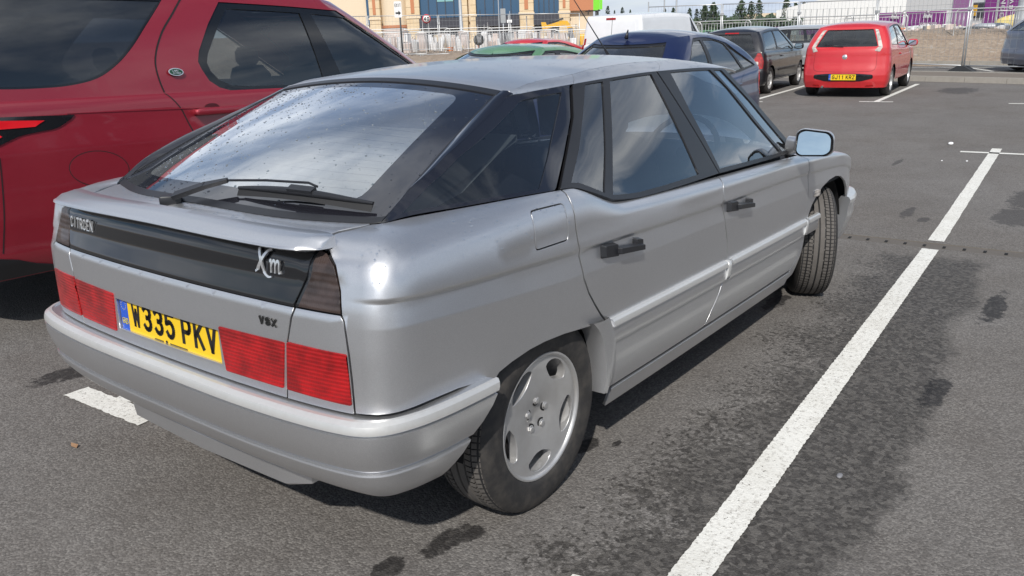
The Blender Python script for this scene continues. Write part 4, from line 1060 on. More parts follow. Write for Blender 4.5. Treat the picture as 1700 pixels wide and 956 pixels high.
for x in np.linspace(.22, 1.9, 12):
    q = SG(np.full(13, x), np.concatenate([np.linspace(1.3, 3, 7), np.linspace(2.7, 1.3, 6)])); q = q.copy(); q[7:, 1] *= -1; rows.append([(a, b_ * .97, c - .022) for a, b_, c in q])
loftmesh('headlining', rows, M['interior_grey'])
tr_ = MB()
for sg in (1, -1): tr_ = MB(); tr_.box((.2, .72 * sg - .015, .3), (2.25, .72 * sg + .015, .86)); tr_.build('door_card', M['interior_grey'], car)

# ---------------------------------------------------------------- generic vehicle body built the same way: plan curve + height profile + belt and roof outlines
class Body:
    def __init__(self, xr, xf, W, zs, side, rear, belt, roof, rcr=.16, rcf=.3, bow=.05, bowf=.14, front=None, nose=None):
        """belt / roof: dict(xr, xf, y, z=[(x, z)...], zc crown); side, rear, front: (z, inset) tables up to zs"""
        def cnr(x, sgn, rc, bw): return [(x, 0), (x + sgn * bw * .12, -W * .35), (x + sgn * bw * .45, -W * .65), (x + sgn * (bw + rc * .15), -W + rc * .72), (x + sgn * (bw + rc * .38), -W + rc * .28), (x + sgn * (bw + rc * .95), -W + rc * .04)]
        mid = [(a, -W) for a in np.linspace(xr + bow + rcr * 1.8 + .15, xf - bowf - rcf * 1.8 - .15, 5)]
        self.P = Plan(cnr(xr, 1, rcr, bow) + mid + cnr(xf, -1, rcf, bowf)[::-1], mid[2][0])
        P = self.P; self.s0, self.s1 = P.s[0], P.s[-1]; self.zs = zs; self.W = W; self.xr, self.xf = xr, xf
        ang = abs(P.N[:, 0]); h = len(ang) // 2
        self.cr = P.s[np.argmin(abs(ang[:h] - .7))]; self.cf = P.s[h + np.argmin(abs(ang[h:] - .7))]
        self.sd = np.array(side); self.rd = np.array(rear); self.fd = np.array(front if front is not None else rear)
        def outline(o):
            zf = crv(o['z']); y = o['y']; xr_, xf_ = o['xr'], o['xf']; k = o.get('r', .10); zcr = o.get('bz', 0)
            rows = [(self.s0, xr_, 0), (self.s0 + .6 * (self.cr - self.s0), xr_ + .02, -.62 * y), (self.cr, xr_ + k, -.93 * y), (self.cr + .22, xr_ + k * 2.6, -y)]
            for t in (.3, .5, .7): s = self.cr + .22 + t * (self.cf - self.cr - .7); rows.append((s, max(xr_ + k * 2.6 + .05 * t, min(s, xf_ - .45)), -y))
            rows += [(self.cf - .48, xf_ - .42, -y * .985), (self.cf, xf_ - .26, -.90 * y), (self.s1 - .5 * (self.s1 - self.cf), xf_ - .06, -.5 * y), (self.s1, xf_, 0)]
            return crv([(s, x, yy, float(zf(x)) + zcr * (1 - (yy / y) ** 2)) for s, x, yy in rows])
        self.T = outline(belt); self.R = outline(roof); self.zc = crv(roof.get('zc', [(a, b + .05) for a, b in roof['z']])); self.bg = belt.get('bulge', .03)
        self.rx0, self.rx1 = roof['xr'], roof['xf']
    def fold(self, s):
        s = np.asarray(s, float); sg = np.where((s < self.s0) | (s > self.s1), -1., 1.); s = np.where(s < self.s0, 2 * self.s0 - s, s); return np.where(s > self.s1, 2 * self.s1 - s, s), sg
    def low(self, s, v):
        ss, sg = self.fold(s); v = np.asarray(v, float); C, N = self.P.at(ss); z = np.minimum(v, self.zs)
        w = np.abs(N[..., 0]) ** 2; rear = ss < (self.s0 + self.s1) / 2
        d = np.interp(z, self.sd[:, 0], self.sd[:, 1]) * (1 - w) + np.where(rear, np.interp(z, self.rd[:, 0], self.rd[:, 1]), np.interp(z, self.fd[:, 0], self.fd[:, 1])) * w
        p = np.stack([C[..., 0] - N[..., 0] * d, C[..., 1] - N[..., 1] * d, z], -1)
        T = self.T(ss); t = np.clip((v - self.zs) / .2, 0, 1.02); th = t * 1.30
        fz = np.sin(th) / np.sin(1.3); fh = (1 - np.cos(th)) / (1 - np.cos(1.3))
        q = p + (T - p) * fh[..., None]; q[..., 2] = p[..., 2] + (T[..., 2] - p[..., 2]) * fz
        q = np.where((t > 0)[..., None], q, p); q[..., 1] *= sg; return q
    def up(self, s, t):
        ss, sg = self.fold(s); t = np.asarray(t, float); T = self.T(ss); R = self.R(ss); a = np.clip(t, -.3, 1); b = np.clip(t - 1, 0, 1)
        p = T + (R - T) * a[..., None]; C, N = self.P.at(ss); k = self.bg * 4 * a * (1 - a) * (a > 0)
        p = p + np.stack([N[..., 0] * k, N[..., 1] * k, k * .3], -1)
        m = .35; cx = np.clip(R[..., 0], self.rx0 + m, self.rx1 - m); cz = self.zc(cx); Cn = np.stack([cx, 0 * cx, cz], -1)
        q = R + (Cn - R) * b[..., None]; q[..., 2] = R[..., 2] + (cz - R[..., 2]) * (1 - (1 - b) ** 2.2)
        p = np.where((b > 0)[..., None], q, p); p[..., 1] *= sg; return p
def car_mat(name): return M[name]
def small_wheel(parent, loc, r=.31, w=.20, rr=.2, steer=0, right=True, style=5, rim='alloy', hub=True):
    wh = empty('wheel', loc, (0, 0, steer)); wh.parent = parent; sg = -1 if right else 1; R = Matrix.Rotation(-sg * PI / 2, 4, 'X'); h = w / 2
    t = MB(); t.lathe([(rr, -h * .9), (r - .03, -h * 1.02), (r - .008, -h * .85), (r, -h * .5), (r, h * .5), (r - .008, h * .85), (r - .03, h * 1.02), (rr + .02, h), (rr, h * .9)], R, 40); t.build('tyre', M['tyre'], wh, auto=50)
    m = MB(); m.lathe([(rr * .93, -h * .8), (rr * .93, h * .6), (rr, h * .9), (rr + .006, h * .93), (rr - .01, h * .86), (rr * .92, h * .5)], R, 36)
    hubp = [(0, h * .62), (.03, h * .62), (.06, h * .55), (.065, h * .3)]; m.lathe(hubp, R, 20)
    for k in range(style):
        a = 2 * PI * k / style + .3; wd = .42 * 2 * PI / style * .5
        Mk = R @ Matrix.Rotation(a, 4, 'Z'); m.prism([(.04, -.022), (rr * .95, -rr * .5 * wd), (rr * .95, rr * .5 * wd), (.04, .022)], h * .35, h * .60, Mk)
    m.build('rim', M[rim], wh, auto=40)
    d = MB(); d.lathe([(0, h * .1), (rr * .93, h * .1)], R, 24); d.build('wheel_back', M['under_black'], wh)
    return wh
WS_IN = (.80, .72)
def make_car(name, label, cat, B, paint_, loc, yaw, wb, arch=.345, z0=.20, zax=.31, track=None, wins=(), rearwin=None, windscreen=None, wheel_kw=None, interior=True, sill='black_trim', glassm='clear_glass', glasst=None, pitch=SLOPE * 0, group=None, seats=True):
    c = empty(name, loc, (0, 0, yaw), label, cat, group); c.rotation_mode = 'XYZ'
    def arc(xc, sgn):
        a0 = math.acos(max(-1, min(1, 1))); P = []
        for k in range(13):
            a = PI - PI * k / 12; P.append((xc + arch * math.cos(a) * sgn, max(z0, zax + arch * math.sin(a))))
        return P
    s0, s1 = B.s0, B.s1
    right = [(s0, z0), (-arch - .001, z0)] + arc(0, 1) + arc(wb, 1) + [(s1 - .02, z0)]
    topv = B.zs + .2
    left = [(2 * s0 - s, v) for s, v in right[::-1]]
    poly = right + [(s1, z0 + .01), (s1, topv)] + [(2 * s0 - s1, topv), (2 * s0 - s1, z0 + .01)] + left[:-1]
    body = panel('body', B.low, poly, M[paint_], c, (.07, .04), depth=0, edge=.05)
    wsb, wst = WS_IN
    wsr = [(s1 - wsb, .05), (s1 - .0002, .05), (s1 - .0002, .94), (s1 - wst, .92)]; wsl = [(2 * s0 - u, v) for u, v in wsr][::-1]
    wins = [w for w in wins if w['name'] != 'windscreen']
    loop_poly = [(2 * s0 - s1, 0), (s1, 0), (s1, .05), (s1 - wsb, .05), (s1 - wst, .92), (s1, .94), (s1, 1), (2 * s0 - s1, 1), (2 * s0 - s1, .94), (2 * s0 - s1 + wst, .92), (2 * s0 - s1 + wsb, .05), (2 * s0 - s1, .05)]
    k = .4; S = lambda u, v: B.up(u, v / k); sc = lambda P: [(u, v * k) for u, v in P]
    holes = [w['poly'] for w in wins]; holes += [[(2 * s0 - u, v) for u, v in w['poly']][::-1] for w in wins if not w.get('centre')]
    full = [(s1 - wsb, .05), (s1, .05), (s1 + wsb, .05), (s1 + wst, .92), (s1, .94), (s1 - wst, .92)]; fin_ = shrink(sc(full), .02)
    panel('windscreen_frame', S, shrink(sc(full), -.004), M['black_trim'], c, (.1, .08), off=-.006, depth=.006, holes=[fin_]); panel('windscreen', S, shrink(fin_, -.006), M[glassm], c, (.1, .08), off=-.014, depth=0)
    panel('upper_body', S, sc(loop_poly), M[paint_], c, (.09, .06), depth=0, holes=[sc(h) for h in holes], edge=.05)
    for w in wins:
        P = w['poly']; both = not w.get('centre')
        fr = shrink(sc(P), .018 if not w.get('thin') else .008)
        if w.get('panes'):
            pn = [shrink(sc(q), .004) for q in w['panes']]
        else: pn = [fr]
        def put(nm, Q, mat, off, holes=(), dp=.0):
            panel(nm, S, Q, mat, c, (.08, .08), off=off, depth=dp, holes=holes)
            if both:
                S2 = lambda u, v: S(2 * s0 - u, v); panel(nm, S2, Q, mat, c, (.08, .08), off=off, depth=dp, holes=holes, flip=-1)
        put(w['name'] + '_frame', shrink(sc(P), -.004), M[w.get('frame', 'black_trim')], -.006, pn, .006)
        for q in pn: put(w['name'], shrink(q, -.006), M[w.get('glass', glassm)], -.014)
    # roof
    us = np.linspace(2 * s0 - s1, s1, 90); vs = np.linspace(1, 2, 9); U, V = np.meshgrid(us, vs, indexing='ij'); Pp = B.up(U, V); n = 9
    mb = MB(); mb.add(Pp.reshape(-1, 3), [(i * n + j, (i + 1) * n + j, (i + 1) * n + j + 1, i * n + j + 1) for i in range(89) for j in range(n - 1)], 0, True); mb.build('roof', M[paint_], c, auto=60)
    # underside and arches
    u = MB(); u.box((-.3 if B.xr > -.5 else B.xr + .35, -B.W + .25, z0 + .02), (B.xf - .4, B.W - .25, z0 + .25)); u.build('floor_pan', M['under_black'], c)
    for xc in (0, wb):
        for sg in (1, -1):
            a = MB(); vs_ = []; nn = 14
            for i in range(nn + 1):
                q = math.radians(5 + 170 * i / nn)
                for y in ((B.W - .035) * sg, (B.W - .32) * sg): vs_.append((xc + arch * 1.02 * math.cos(q), y, zax + arch * 1.02 * math.sin(q)))
            a.add(vs_, [(2 * i, 2 * i + 1, 2 * i + 3, 2 * i + 2) for i in range(nn)] + [tuple(2 * i + 1 for i in range(nn + 1))], 0, True); a.build('arch_liner', M['under_black'], c, fix=False)
    tr = track or (B.W - .115); kw = dict(r=zax, rr=zax * .64); kw.update(wheel_kw or {})
    for xc in (0, wb):
        for sg in (1, -1): small_wheel(c, (xc, tr * sg, zax), right=sg < 0, **kw)
    if interior:
        f = MB(); f.box((B.xr + .25, -B.W + .12, z0 + .10), (B.xf - .9, B.W - .12, z0 + .14)); f.build('cabin_floor', M['matt_black'], c)
        zb = float(B.T(np.array([B.cr + 1]))[0][2] if B.T(np.array([B.cr + 1])).ndim > 1 else B.T(B.cr + 1)[2])
        for x_ in ((wb * .62), wb * .22):
            for y in (-.34, .34):
                blob(MB(), (x_, y, zb - .16), (.08, .23, .30), rot=math.radians(-15), n=6).build('seat_back', M['seat_cloth'], c); blob(MB(), (x_ - .07, y, zb + .19), (.05, .13, .08), n=5, p=3).build('headrest', M['seat_cloth'], c)
        d = MB(); blob(d, (wb * .93, 0, zb - .08), (.25, B.W - .14, .09), n=6, p=5); d.build('dashboard', M['interior_grey'], c)
    return c
def side_poly(pts): return rounded(pts, .04, 3)
def bp(B, name, poly, mat, c, off=.004, depth=.01, both=True, step=(.05, .05), S=None):
    S = S or B.low; panel(name, S, poly, M[mat], c, step, off=off, depth=depth)
    if both:
        S2 = lambda u, v: S(2 * B.s0 - u, v); panel(name, S2, poly, M[mat], c, step, off=off, depth=depth, flip=-1)
def door_line(B, c, pts, w=.004, both=True):
    """shut line: a narrow dark groove laid on the body side"""
    P = catmull(pts, 4); T = np.gradient(P, axis=0); T /= np.linalg.norm(T, axis=1)[:, None]; N = np.stack([-T[:, 1], T[:, 0]], 1) * w / 2
    poly = [tuple(p) for p in P + N] + [tuple(p) for p in (P - N)[::-1]]
    bp(B, 'shut_line', poly, 'matt_black', c, off=.0015, depth=0, both=both, step=(.2, .2))
def small_mirror(B, c, x, z, paint_, y=None):
    for sg in (1, -1):
        m = empty('door_mirror'); m.parent = c; yy = (y or B.W) * sg
        blob(MB(), (x, yy + .09 * sg, z), (.065, .105, .075), n=8, p=3.2).build('mirror_housing', M[paint_], m)
        k = MB(); k.tube([(x, yy - .02 * sg, z - .04), (x, yy + .05 * sg, z - .02)], .03, 8); k.build('mirror_stalk', M['black_trim'], m)
        q = MB(); q.add([(x - .068, yy + (.09 + a) * sg, z + b_) for a, b_ in rounded([(-.08, -.05), (.08, -.05), (.08, .05), (-.08, .05)], .03, 3)], [tuple(range(16))]); q.build('mirror_glass', M['mirror_glass'], m, fix=False)
def handle_small(B, c, s, z, mat, both=True):
    for sg in ((1, -1) if both else (-1,)):
        p = B.low(np.array([s]), np.array([z]))[0]; blob(MB(), (p[0], abs(p[1]) * sg + .012 * sg, z), (.10, .016, .016), n=6, p=4).build('door_handle', M[mat], c)

GZ = -.134
# ---- red supermini seen from behind
def red_hatch():
    B = Body(-.72, 3.34, .84, .80, side=[(.2, .05), (.3, .015), (.5, 0), (.7, .005), (.8, .02)], rear=[(.2, .03), (.33, -.01), (.45, -.02), (.55, .0), (.66, .035), (.8, .06)],
             belt=dict(xr=-.60, xf=2.75, y=.80, z=[(-.7, .98), (0, .97), (1, .93), (2.2, .90), (2.8, .93)], r=.07, bulge=.02), roof=dict(xr=-.28, xf=1.75, y=.63, z=[(-.3, 1.36), (.3, 1.415), (1, 1.43), (1.8, 1.37)], r=.06), rcr=.17, rcf=.32, bow=.09)
    s0 = B.s0; cr = B.cr
    rw = dict(name='rear_window', centre=True, poly=rounded([(s0 - .60, .03), (s0 + .60, .03), (s0 + .54, .88), (s0 - .54, .88)], .05), thin=True)
    sw = dict(name='side_window', poly=rounded([(cr + .42, .08), (2.35, .04), (1.85, .90), (.8, .93), (cr + .50, .86)], .07), panes=[[(cr + .44, .11), (.62, .09), (.70, .88), (cr + .52, .84)], [(.68, .09), (2.28, .07), (1.80, .87), (.76, .88)]])
    ws = dict(name='windscreen', centre=True, poly=[(B.s1 - .62, .05), (B.s1 - .001, .05), (B.s1 - .001, .93), (B.s1 - .55, .93)], thin=True)
    ws2 = dict(name='windscreen', centre=True, poly=[(2 * s0 - u, v) for u, v in ws['poly']][::-1], thin=True)
    c = make_car('small_car', 'bright red three door hatchback seen from behind, parked beside the black one', 'car', B, 'bright_red_paint', (16.45, 2.74, GZ), math.radians(4.5), 2.51, wins=[rw, sw, ws, ws2], wheel_kw=dict(style=7, w=.19), arch=.335, zax=.30)
    bp(B, 'high_tail_lamp', [(s0 + .56, .90), (s0 + .665, .88), (s0 + .70, 1.0), (s0 + .61, 1.0)], 'lamp_clear', c, off=.006)
    bp(B, 'high_tail_lamp', [(s0 + .615, .02 * .4), (s0 + .70, 0), (s0 + .655, .33), (s0 + .575, .35)], 'lamp_clear', c, off=.008, S=lambda u, v: B.up(u, v / .4))
    bp(B, 'bumper_insert', rounded([(s0 - .57, .385), (s0 - .35, .330), (s0 + .35, .330), (s0 + .57, .385), (s0 + .56, .455), (s0 + .3, .475), (s0 - .3, .475), (s0 - .56, .455)], .03), 'gloss_black', c, off=.006, both=False)
    bp(B, 'fog_lamp', rounded([(s0 + .44, .225), (s0 + .60, .235), (s0 + .58, .265), (s0 + .47, .258)], .01), 'lamp_red', c, off=.006)
    door_line(B, c, [(s0 - .60, .99), (s0 - .62, .75), (s0 - .58, .55), (s0 - .3, .515), (s0 + .3, .515), (s0 + .58, .55), (s0 + .62, .75), (s0 + .60, .99)], both=False)
    door_line(B, c, [(.60, .99), (.64, .7), (.60, .40), (.62, .26)]); door_line(B, c, [(1.95, .99), (1.98, .6), (2.0, .3)])
    number_plate(c, (-.755, .26, .352), (0, -1, 0), (.02, 0, 1), 'GJ11 KRZ')
    em = MB(); e0 = B.low(np.array([s0]), np.array([.80]))[0]; em.lathe([(0, .006), (.045, .006), (.05, .0)], Matrix.Translation((e0[0] - .004, 0, .795)) @ Matrix.Rotation(-PI / 2, 4, 'Y'), 20); em.build('round_emblem', M['letter_silver'], c)
    wpr = MB(); wpr.tube([(-.615, .05, 1.0), (-.60, .30, 1.025), (-.59, .42, 1.03)], .009, 6); wpr.build('rear_wiper', M['black_trim'], c)
    ae_ = MB(); ae_.tube([(-.05, 0, 1.47), (-.17, 0, 1.56)], .005, 6); ae_.build('aerial', M['black_trim'], c); small_mirror(B, c, 2.05, .98, 'bright_red_paint', .80); handle_small(B, c, .86, .80, 'bright_red_paint')
    ex = MB(); ex.tube([(-.62, .38, .22), (-.74, .38, .215)], .022, 10); ex.build('exhaust_pipe', M['chrome'], c)
    return c
# ---- black supermini
def black_hatch():
    B = Body(-.68, 3.10, .82, .80, side=[(.2, .05), (.3, .015), (.5, 0), (.7, .005), (.8, .02)], rear=[(.2, .03), (.33, -.015), (.50, -.015), (.56, .012), (.66, .02), (.8, .05)],
             belt=dict(xr=-.60, xf=2.60, y=.765, z=[(-.7, .92), (0, .91), (1, .89), (2.2, .87), (2.8, .90)], r=.06, bulge=.02), roof=dict(xr=-.33, xf=1.62, y=.56, z=[(-.4, 1.31), (.3, 1.37), (1, 1.385), (1.7, 1.32)], r=.05), rcr=.14, rcf=.32, bow=.06)
    s0 = B.s0; cr = B.cr
    rw = dict(name='rear_window', centre=True, poly=rounded([(s0 - .62, .02), (s0 + .62, .02), (s0 + .56, .90), (s0 - .56, .90)], .05), thin=True)
    sw = dict(name='side_window', poly=rounded([(cr + .34, .07), (2.22, .04), (1.72, .90), (.8, .93), (cr + .44, .88)], .06), panes=[[(cr + .37, .10), (.55, .08), (.62, .88), (cr + .46, .85)], [(.61, .08), (2.14, .07), (1.67, .87), (.68, .88)]])
    ws = dict(name='windscreen', centre=True, poly=[(B.s1 - .62, .05), (B.s1 - .001, .05), (B.s1 - .001, .93), (B.s1 - .55, .93)], thin=True); ws2 = dict(ws, poly=[(2 * s0 - u, v) for u, v in ws['poly']][::-1])
    c = make_car('small_car', 'black three door hatchback with red tail lamps, left of the bright red one', 'car', B, 'black_paint', (16.35, 5.20, GZ), math.radians(4), 2.47, wins=[rw, sw, ws, ws2], arch=.32, zax=.29, wheel_kw=dict(style=9, w=.18))
    bp(B, 'tail_lamp', rounded([(s0 + .44, .57), (s0 + .80, .56), (s0 + .82, .72), (s0 + .76, .92), (s0 + .68, .92), (s0 + .60, .74)], .02), 'lamp_red', c, off=.008)
    e = MB(); p = B.low(np.array([s0 + .735]), np.array([.66]))[0]
    bp(B, 'reverse_lamp', rounded([(s0 + .62, .63), (s0 + .70, .63), (s0 + .70, .71), (s0 + .62, .71)], .03), 'lamp_clear', c, off=.016)
    bp(B, 'rear_bumper', [(s0 - 1.05, .24), (s0, .24), (s0 + 1.05, .24), (s0 + 1.02, .50), (s0 + .6, .54), (s0, .54), (s0 - .6, .54), (s0 - 1.02, .50)], 'black_trim', c, off=.012, both=False)
    bp(B, 'brake_light', [(s0 - .20, .925 * .4), (s0 + .20, .925 * .4), (s0 + .20, .985 * .4), (s0 - .20, .985 * .4)], 'lamp_red', c, off=.006, S=lambda u, v: B.up(u, v / .4), both=False)
    bp(B, 'rub_strip', [(.50, .47), (1.95, .47), (1.95, .515), (.50, .515)], 'black_trim', c, off=.010)
    door_line(B, c, [(.56, .99), (.60, .7), (.56, .40), (.60, .26)]); door_line(B, c, [(1.95, .99), (1.97, .6), (1.98, .3)])
    number_plate(c, (-.672, .26, .60), (0, -1, 0), (.02, 0, 1), '', h=.10) if False else None
    small_mirror(B, c, 1.93, .95, 'black_paint', .80); handle_small(B, c, .80, .78, 'black_paint'); ae_ = MB(); ae_.tube([(-.20, 0, 1.42), (-.30, 0, 1.54)], .005, 6); ae_.build('aerial', M['black_trim'], c)
    return c
# ---- navy hatchback facing the camera side, beyond the silver car
def navy_car():
    B = Body(-.62, 3.22, .835, .84, side=[(.2, .05), (.3, .015), (.5, 0), (.7, .0), (.84, .02)], rear=[(.2, .03), (.33, -.02), (.5, -.02), (.6, .02), (.84, .06)], front=[(.2, .05), (.35, -.02), (.5, -.01), (.65, .05), (.84, .22)],
             belt=dict(xr=-.56, xf=2.55, y=.775, z=[(-.6, 1.02), (0, .99), (1, .94), (2.2, .92), (2.7, .98)], r=.08, bulge=.045), roof=dict(xr=.06, xf=1.72, y=.56, z=[(-.0, 1.33), (.4, 1.415), (1, 1.455), (1.5, 1.435), (1.8, 1.38)], r=.06, zc=[(0, 1.40), (.4, 1.48), (1, 1.52), (1.5, 1.50), (1.8, 1.46)]), rcr=.22, rcf=.38, bow=.09, bowf=.2)
    s0 = B.s0; cr = B.cr; s1 = B.s1
    rw = dict(name='rear_window', centre=True, poly=rounded([(s0 - .58, .10), (s0 + .58, .10), (s0 + .52, .90), (s0 - .52, .90)], .05), thin=True)
    sw = dict(name='side_window', poly=rounded([(cr + .26, .10), (.30, .05), (2.10, .03), (2.25, .08), (1.86, .78), (1.45, .93), (.85, .93), (.28, .80)], .08), panes=[[(cr + .30, .13), (.17, .09), (.38, .80), (.24, .72)], [(.22, .09), (1.02, .07), (1.0, .89), (.70, .89), (.42, .80)], [(1.12, .07), (2.12, .08), (1.78, .76), (1.42, .88), (1.09, .89)]])
    ws = dict(name='windscreen', centre=True, poly=[(s1 - .60, .05), (s1 - .001, .05), (s1 - .001, .95), (s1 - .52, .93)], thin=True); ws2 = dict(ws, poly=[(2 * s0 - u, v) for u, v in ws['poly']][::-1])
    c = make_car('hatchback', 'navy blue rounded hatchback facing the silver car, its curved side windows above the silver roof', 'car', B, 'navy_paint', (8.12, 2.50, GZ), math.radians(181), 2.46, wins=[rw, sw, ws, ws2], arch=.335, zax=.30)
    bp(B, 'head_lamp', rounded([(s1 - 1.02, .70), (s1 - .52, .62), (s1 - .50, .78), (s1 - .80, .98), (s1 - .98, .96)], .04), 'head_lamp_glass', c, off=.006)
    bp(B, 'tail_lamp', rounded([(s0 + .66, .72), (s0 + .82, .70), (s0 + .90, .86), (s0 + .86, 1.01), (s0 + .74, 1.02)], .03), 'lamp_red', c, off=.008)
    door_line(B, c, [(.20, 1.02), (.34, .85), (.40, .6), (.48, .26)]); door_line(B, c, [(1.07, 1.02), (1.07, .6), (1.09, .26)]); door_line(B, c, [(2.0, 1.02), (2.03, .6), (2.04, .3)])
    handle_small(B, c, .42, .86, 'navy_paint'); handle_small(B, c, 1.25, .84, 'navy_paint'); small_mirror(B, c, 1.98, 1.0, 'navy_paint', .80)
    a = MB(); a.tube([(1.70, 0, 1.44), (1.66, 0, 1.53)], [.024, .006], 8); a.build('aerial_base', M['black_trim'], c)
    return c
def arc_car(name, label, paint_, loc, yaw, h=1.33, glassm='clear_glass'):
    k = h / 1.33
    B = Body(-.75, 3.35, .85, .78, side=[(.2, .05), (.3, .015), (.5, 0), (.7, .0), (.78, .02)], rear=[(.2, .03), (.33, -.02), (.5, -.02), (.6, .02), (.78, .06)], front=[(.2, .05), (.35, -.02), (.5, -.01), (.65, .06), (.78, .25)],
             belt=dict(xr=-.62, xf=2.62, y=.79, z=[(-.6, .95 * k), (0, .92 * k), (1, .88 * k), (2.2, .86 * k), (2.7, .90 * k)], r=.08, bulge=.05), roof=dict(xr=.18, xf=1.66, y=.60, z=[(.1, 1.20 * k), (.5, 1.255 * k), (1, 1.28 * k), (1.4, 1.265 * k), (1.75, 1.20 * k)], r=.06), rcr=.26, rcf=.4, bow=.1, bowf=.2)
    s0 = B.s0; cr = B.cr; s1 = B.s1
    rw = dict(name='rear_window', centre=True, poly=rounded([(s0 - .58, .10), (s0 + .58, .10), (s0 + .52, .90), (s0 - .52, .90)], .05), thin=True)
    sw = dict(name='side_window', poly=rounded([(cr + .30, .10), (2.10, .03), (2.25, .08), (1.86, .70), (1.45, .86), (.85, .86), (.28, .70)], .10), panes=[[(cr + .36, .14), (.90, .09), (.90, .81), (.42, .72), (.18, .52)], [(1.0, .08), (2.10, .09), (1.78, .68), (1.42, .80), (1.0, .81)]])
    ws = dict(name='windscreen', centre=True, poly=[(s1 - .60, .05), (s1 - .001, .05), (s1 - .001, .93), (s1 - .52, .91)], thin=True); ws2 = dict(ws, poly=[(2 * s0 - u, v) for u, v in ws['poly']][::-1])
    c = make_car(name, label, 'car', B, paint_, loc, yaw, 2.55, wins=[rw, sw, ws, ws2], arch=.335, zax=.31, glassm=glassm)
    small_mirror(B, c, 2.0, .95 * k, paint_, .82); door_line(B, c, [(.95, .97), (.95, .6), (1.0, .26)])
    bp(B, 'head_lamp', rounded([(s1 - .95, .62), (s1 - .52, .56), (s1 - .50, .68), (s1 - .80, .80)], .04), 'head_lamp_glass', c, off=.006); bp(B, 'tail_lamp', rounded([(s0 + .50, .62), (s0 + .80, .60), (s0 + .80, .76), (s0 + .52, .76)], .03), 'lamp_red', c, off=.008)
    return c
def estate():
    B = Body(-.95, 3.55, .88, .80, side=[(.2, .05), (.3, .015), (.5, 0), (.7, .0), (.8, .015)], rear=[(.2, .03), (.33, -.02), (.5, -.02), (.6, .02), (.8, .04)], front=[(.2, .05), (.35, -.02), (.5, -.01), (.65, .05), (.8, .2)],
             belt=dict(xr=-.86, xf=2.85, y=.815, z=[(-1, .88), (0, .87), (1, .86), (2.8, .87)], r=.06, bulge=.03), roof=dict(xr=-.45, xf=1.85, y=.60, z=[(-.5, 1.26), (.3, 1.31), (1, 1.32), (1.9, 1.26)], r=.06), rcr=.16, rcf=.35, bow=.06, bowf=.18)
    s0 = B.s0; cr = B.cr; s1 = B.s1
    sw = dict(name='side_window', poly=rounded([(cr + .25, .08), (2.45, .05), (1.92, .88), (-.1, .90), (cr + .40, .82)], .06), panes=[[(cr + .29, .12), (.02, .10), (.02, .85), (cr + .42, .79)], [(.10, .10), (1.02, .10), (1.02, .85), (.10, .85)], [(1.12, .10), (2.36, .10), (1.88, .82), (1.12, .85)]])
    rw = dict(name='rear_window', centre=True, poly=rounded([(s0 - .62, .08), (s0 + .62, .08), (s0 + .56, .90), (s0 - .56, .90)], .05), thin=True)
    ws = dict(name='windscreen', centre=True, poly=[(s1 - .60, .05), (s1 - .001, .05), (s1 - .001, .93), (s1 - .52, .91)], thin=True); ws2 = dict(ws, poly=[(2 * s0 - u, v) for u, v in ws['poly']][::-1])
    c = make_car('estate_car', 'pale silver estate car standing sideways behind the black and bright red hatchbacks', 'car', B, 'pale_silver_paint', (23.1, 5.0, GZ), math.radians(90), 2.7, wins=[rw, sw, ws, ws2], arch=.33, zax=.31)
    bp(B, 'rub_strip', [(.42, .50), (2.2, .50), (2.2, .54), (.42, .54)], 'satin_strip', c, off=.012); door_line(B, c, [(1.07, .99), (1.07, .6), (1.07, .26)]); handle_small(B, c, .3, .80, 'pale_silver_paint'); small_mirror(B, c, 2.15, .93, 'pale_silver_paint', .83)
def grey_car():
    B = Body(-.70, 3.40, .86, .86, side=[(.2, .05), (.3, .015), (.5, 0), (.7, .005), (.86, .03)], rear=[(.2, .03), (.33, -.02), (.5, -.02), (.6, .02), (.86, .08)],
             belt=dict(xr=-.58, xf=2.75, y=.79, z=[(-.7, 1.02), (0, 1.0), (1, .96), (2.2, .94), (2.8, .97)], r=.08, bulge=.03), roof=dict(xr=-.10, xf=1.75, y=.58, z=[(-.3, 1.38), (.3, 1.44), (1, 1.46), (1.8, 1.40)], r=.06), rcr=.22, rcf=.32, bow=.10)
    s0 = B.s0; cr = B.cr; s1 = B.s1
    rw = dict(name='rear_window', centre=True, poly=rounded([(s0 - .58, .08), (s0 + .58, .08), (s0 + .52, .88), (s0 - .52, .88)], .05), thin=True)
    sw = dict(name='side_window', poly=rounded([(cr + .40, .10), (2.35, .05), (1.85, .90), (.5, .93), (cr + .58, .80)], .07), panes=[[(cr + .44, .13), (.98, .10), (.98, .88), (cr + .60, .78)], [(1.08, .10), (2.28, .08), (1.80, .87), (1.08, .88)]])
    ws = dict(name='windscreen', centre=True, poly=[(s1 - .62, .05), (s1 - .001, .05), (s1 - .001, .93), (s1 - .55, .93)], thin=True); ws2 = dict(ws, poly=[(2 * s0 - u, v) for u, v in ws['poly']][::-1])
    c = make_car('small_car', 'slate grey hatchback cut off by the right edge of the picture, beyond the kerb', 'car', B, 'grey_paint', (24.6, .12, GZ), math.radians(-50), 2.55, wins=[rw, sw, ws, ws2], wheel_kw=dict(style=9, w=.2), arch=.35, zax=.32)
    bp(B, 'rub_strip', [(.45, .50), (2.1, .52), (2.1, .54), (.45, .52)], 'black_trim', c, off=.006); handle_small(B, c, .48, .86, 'grey_paint'); handle_small(B, c, 1.3, .85, 'grey_paint'); small_mirror(B, c, 2.05, 1.02, 'grey_paint', .82)
    door_line(B, c, [(1.03, 1.0), (1.03, .6), (1.05, .26)])
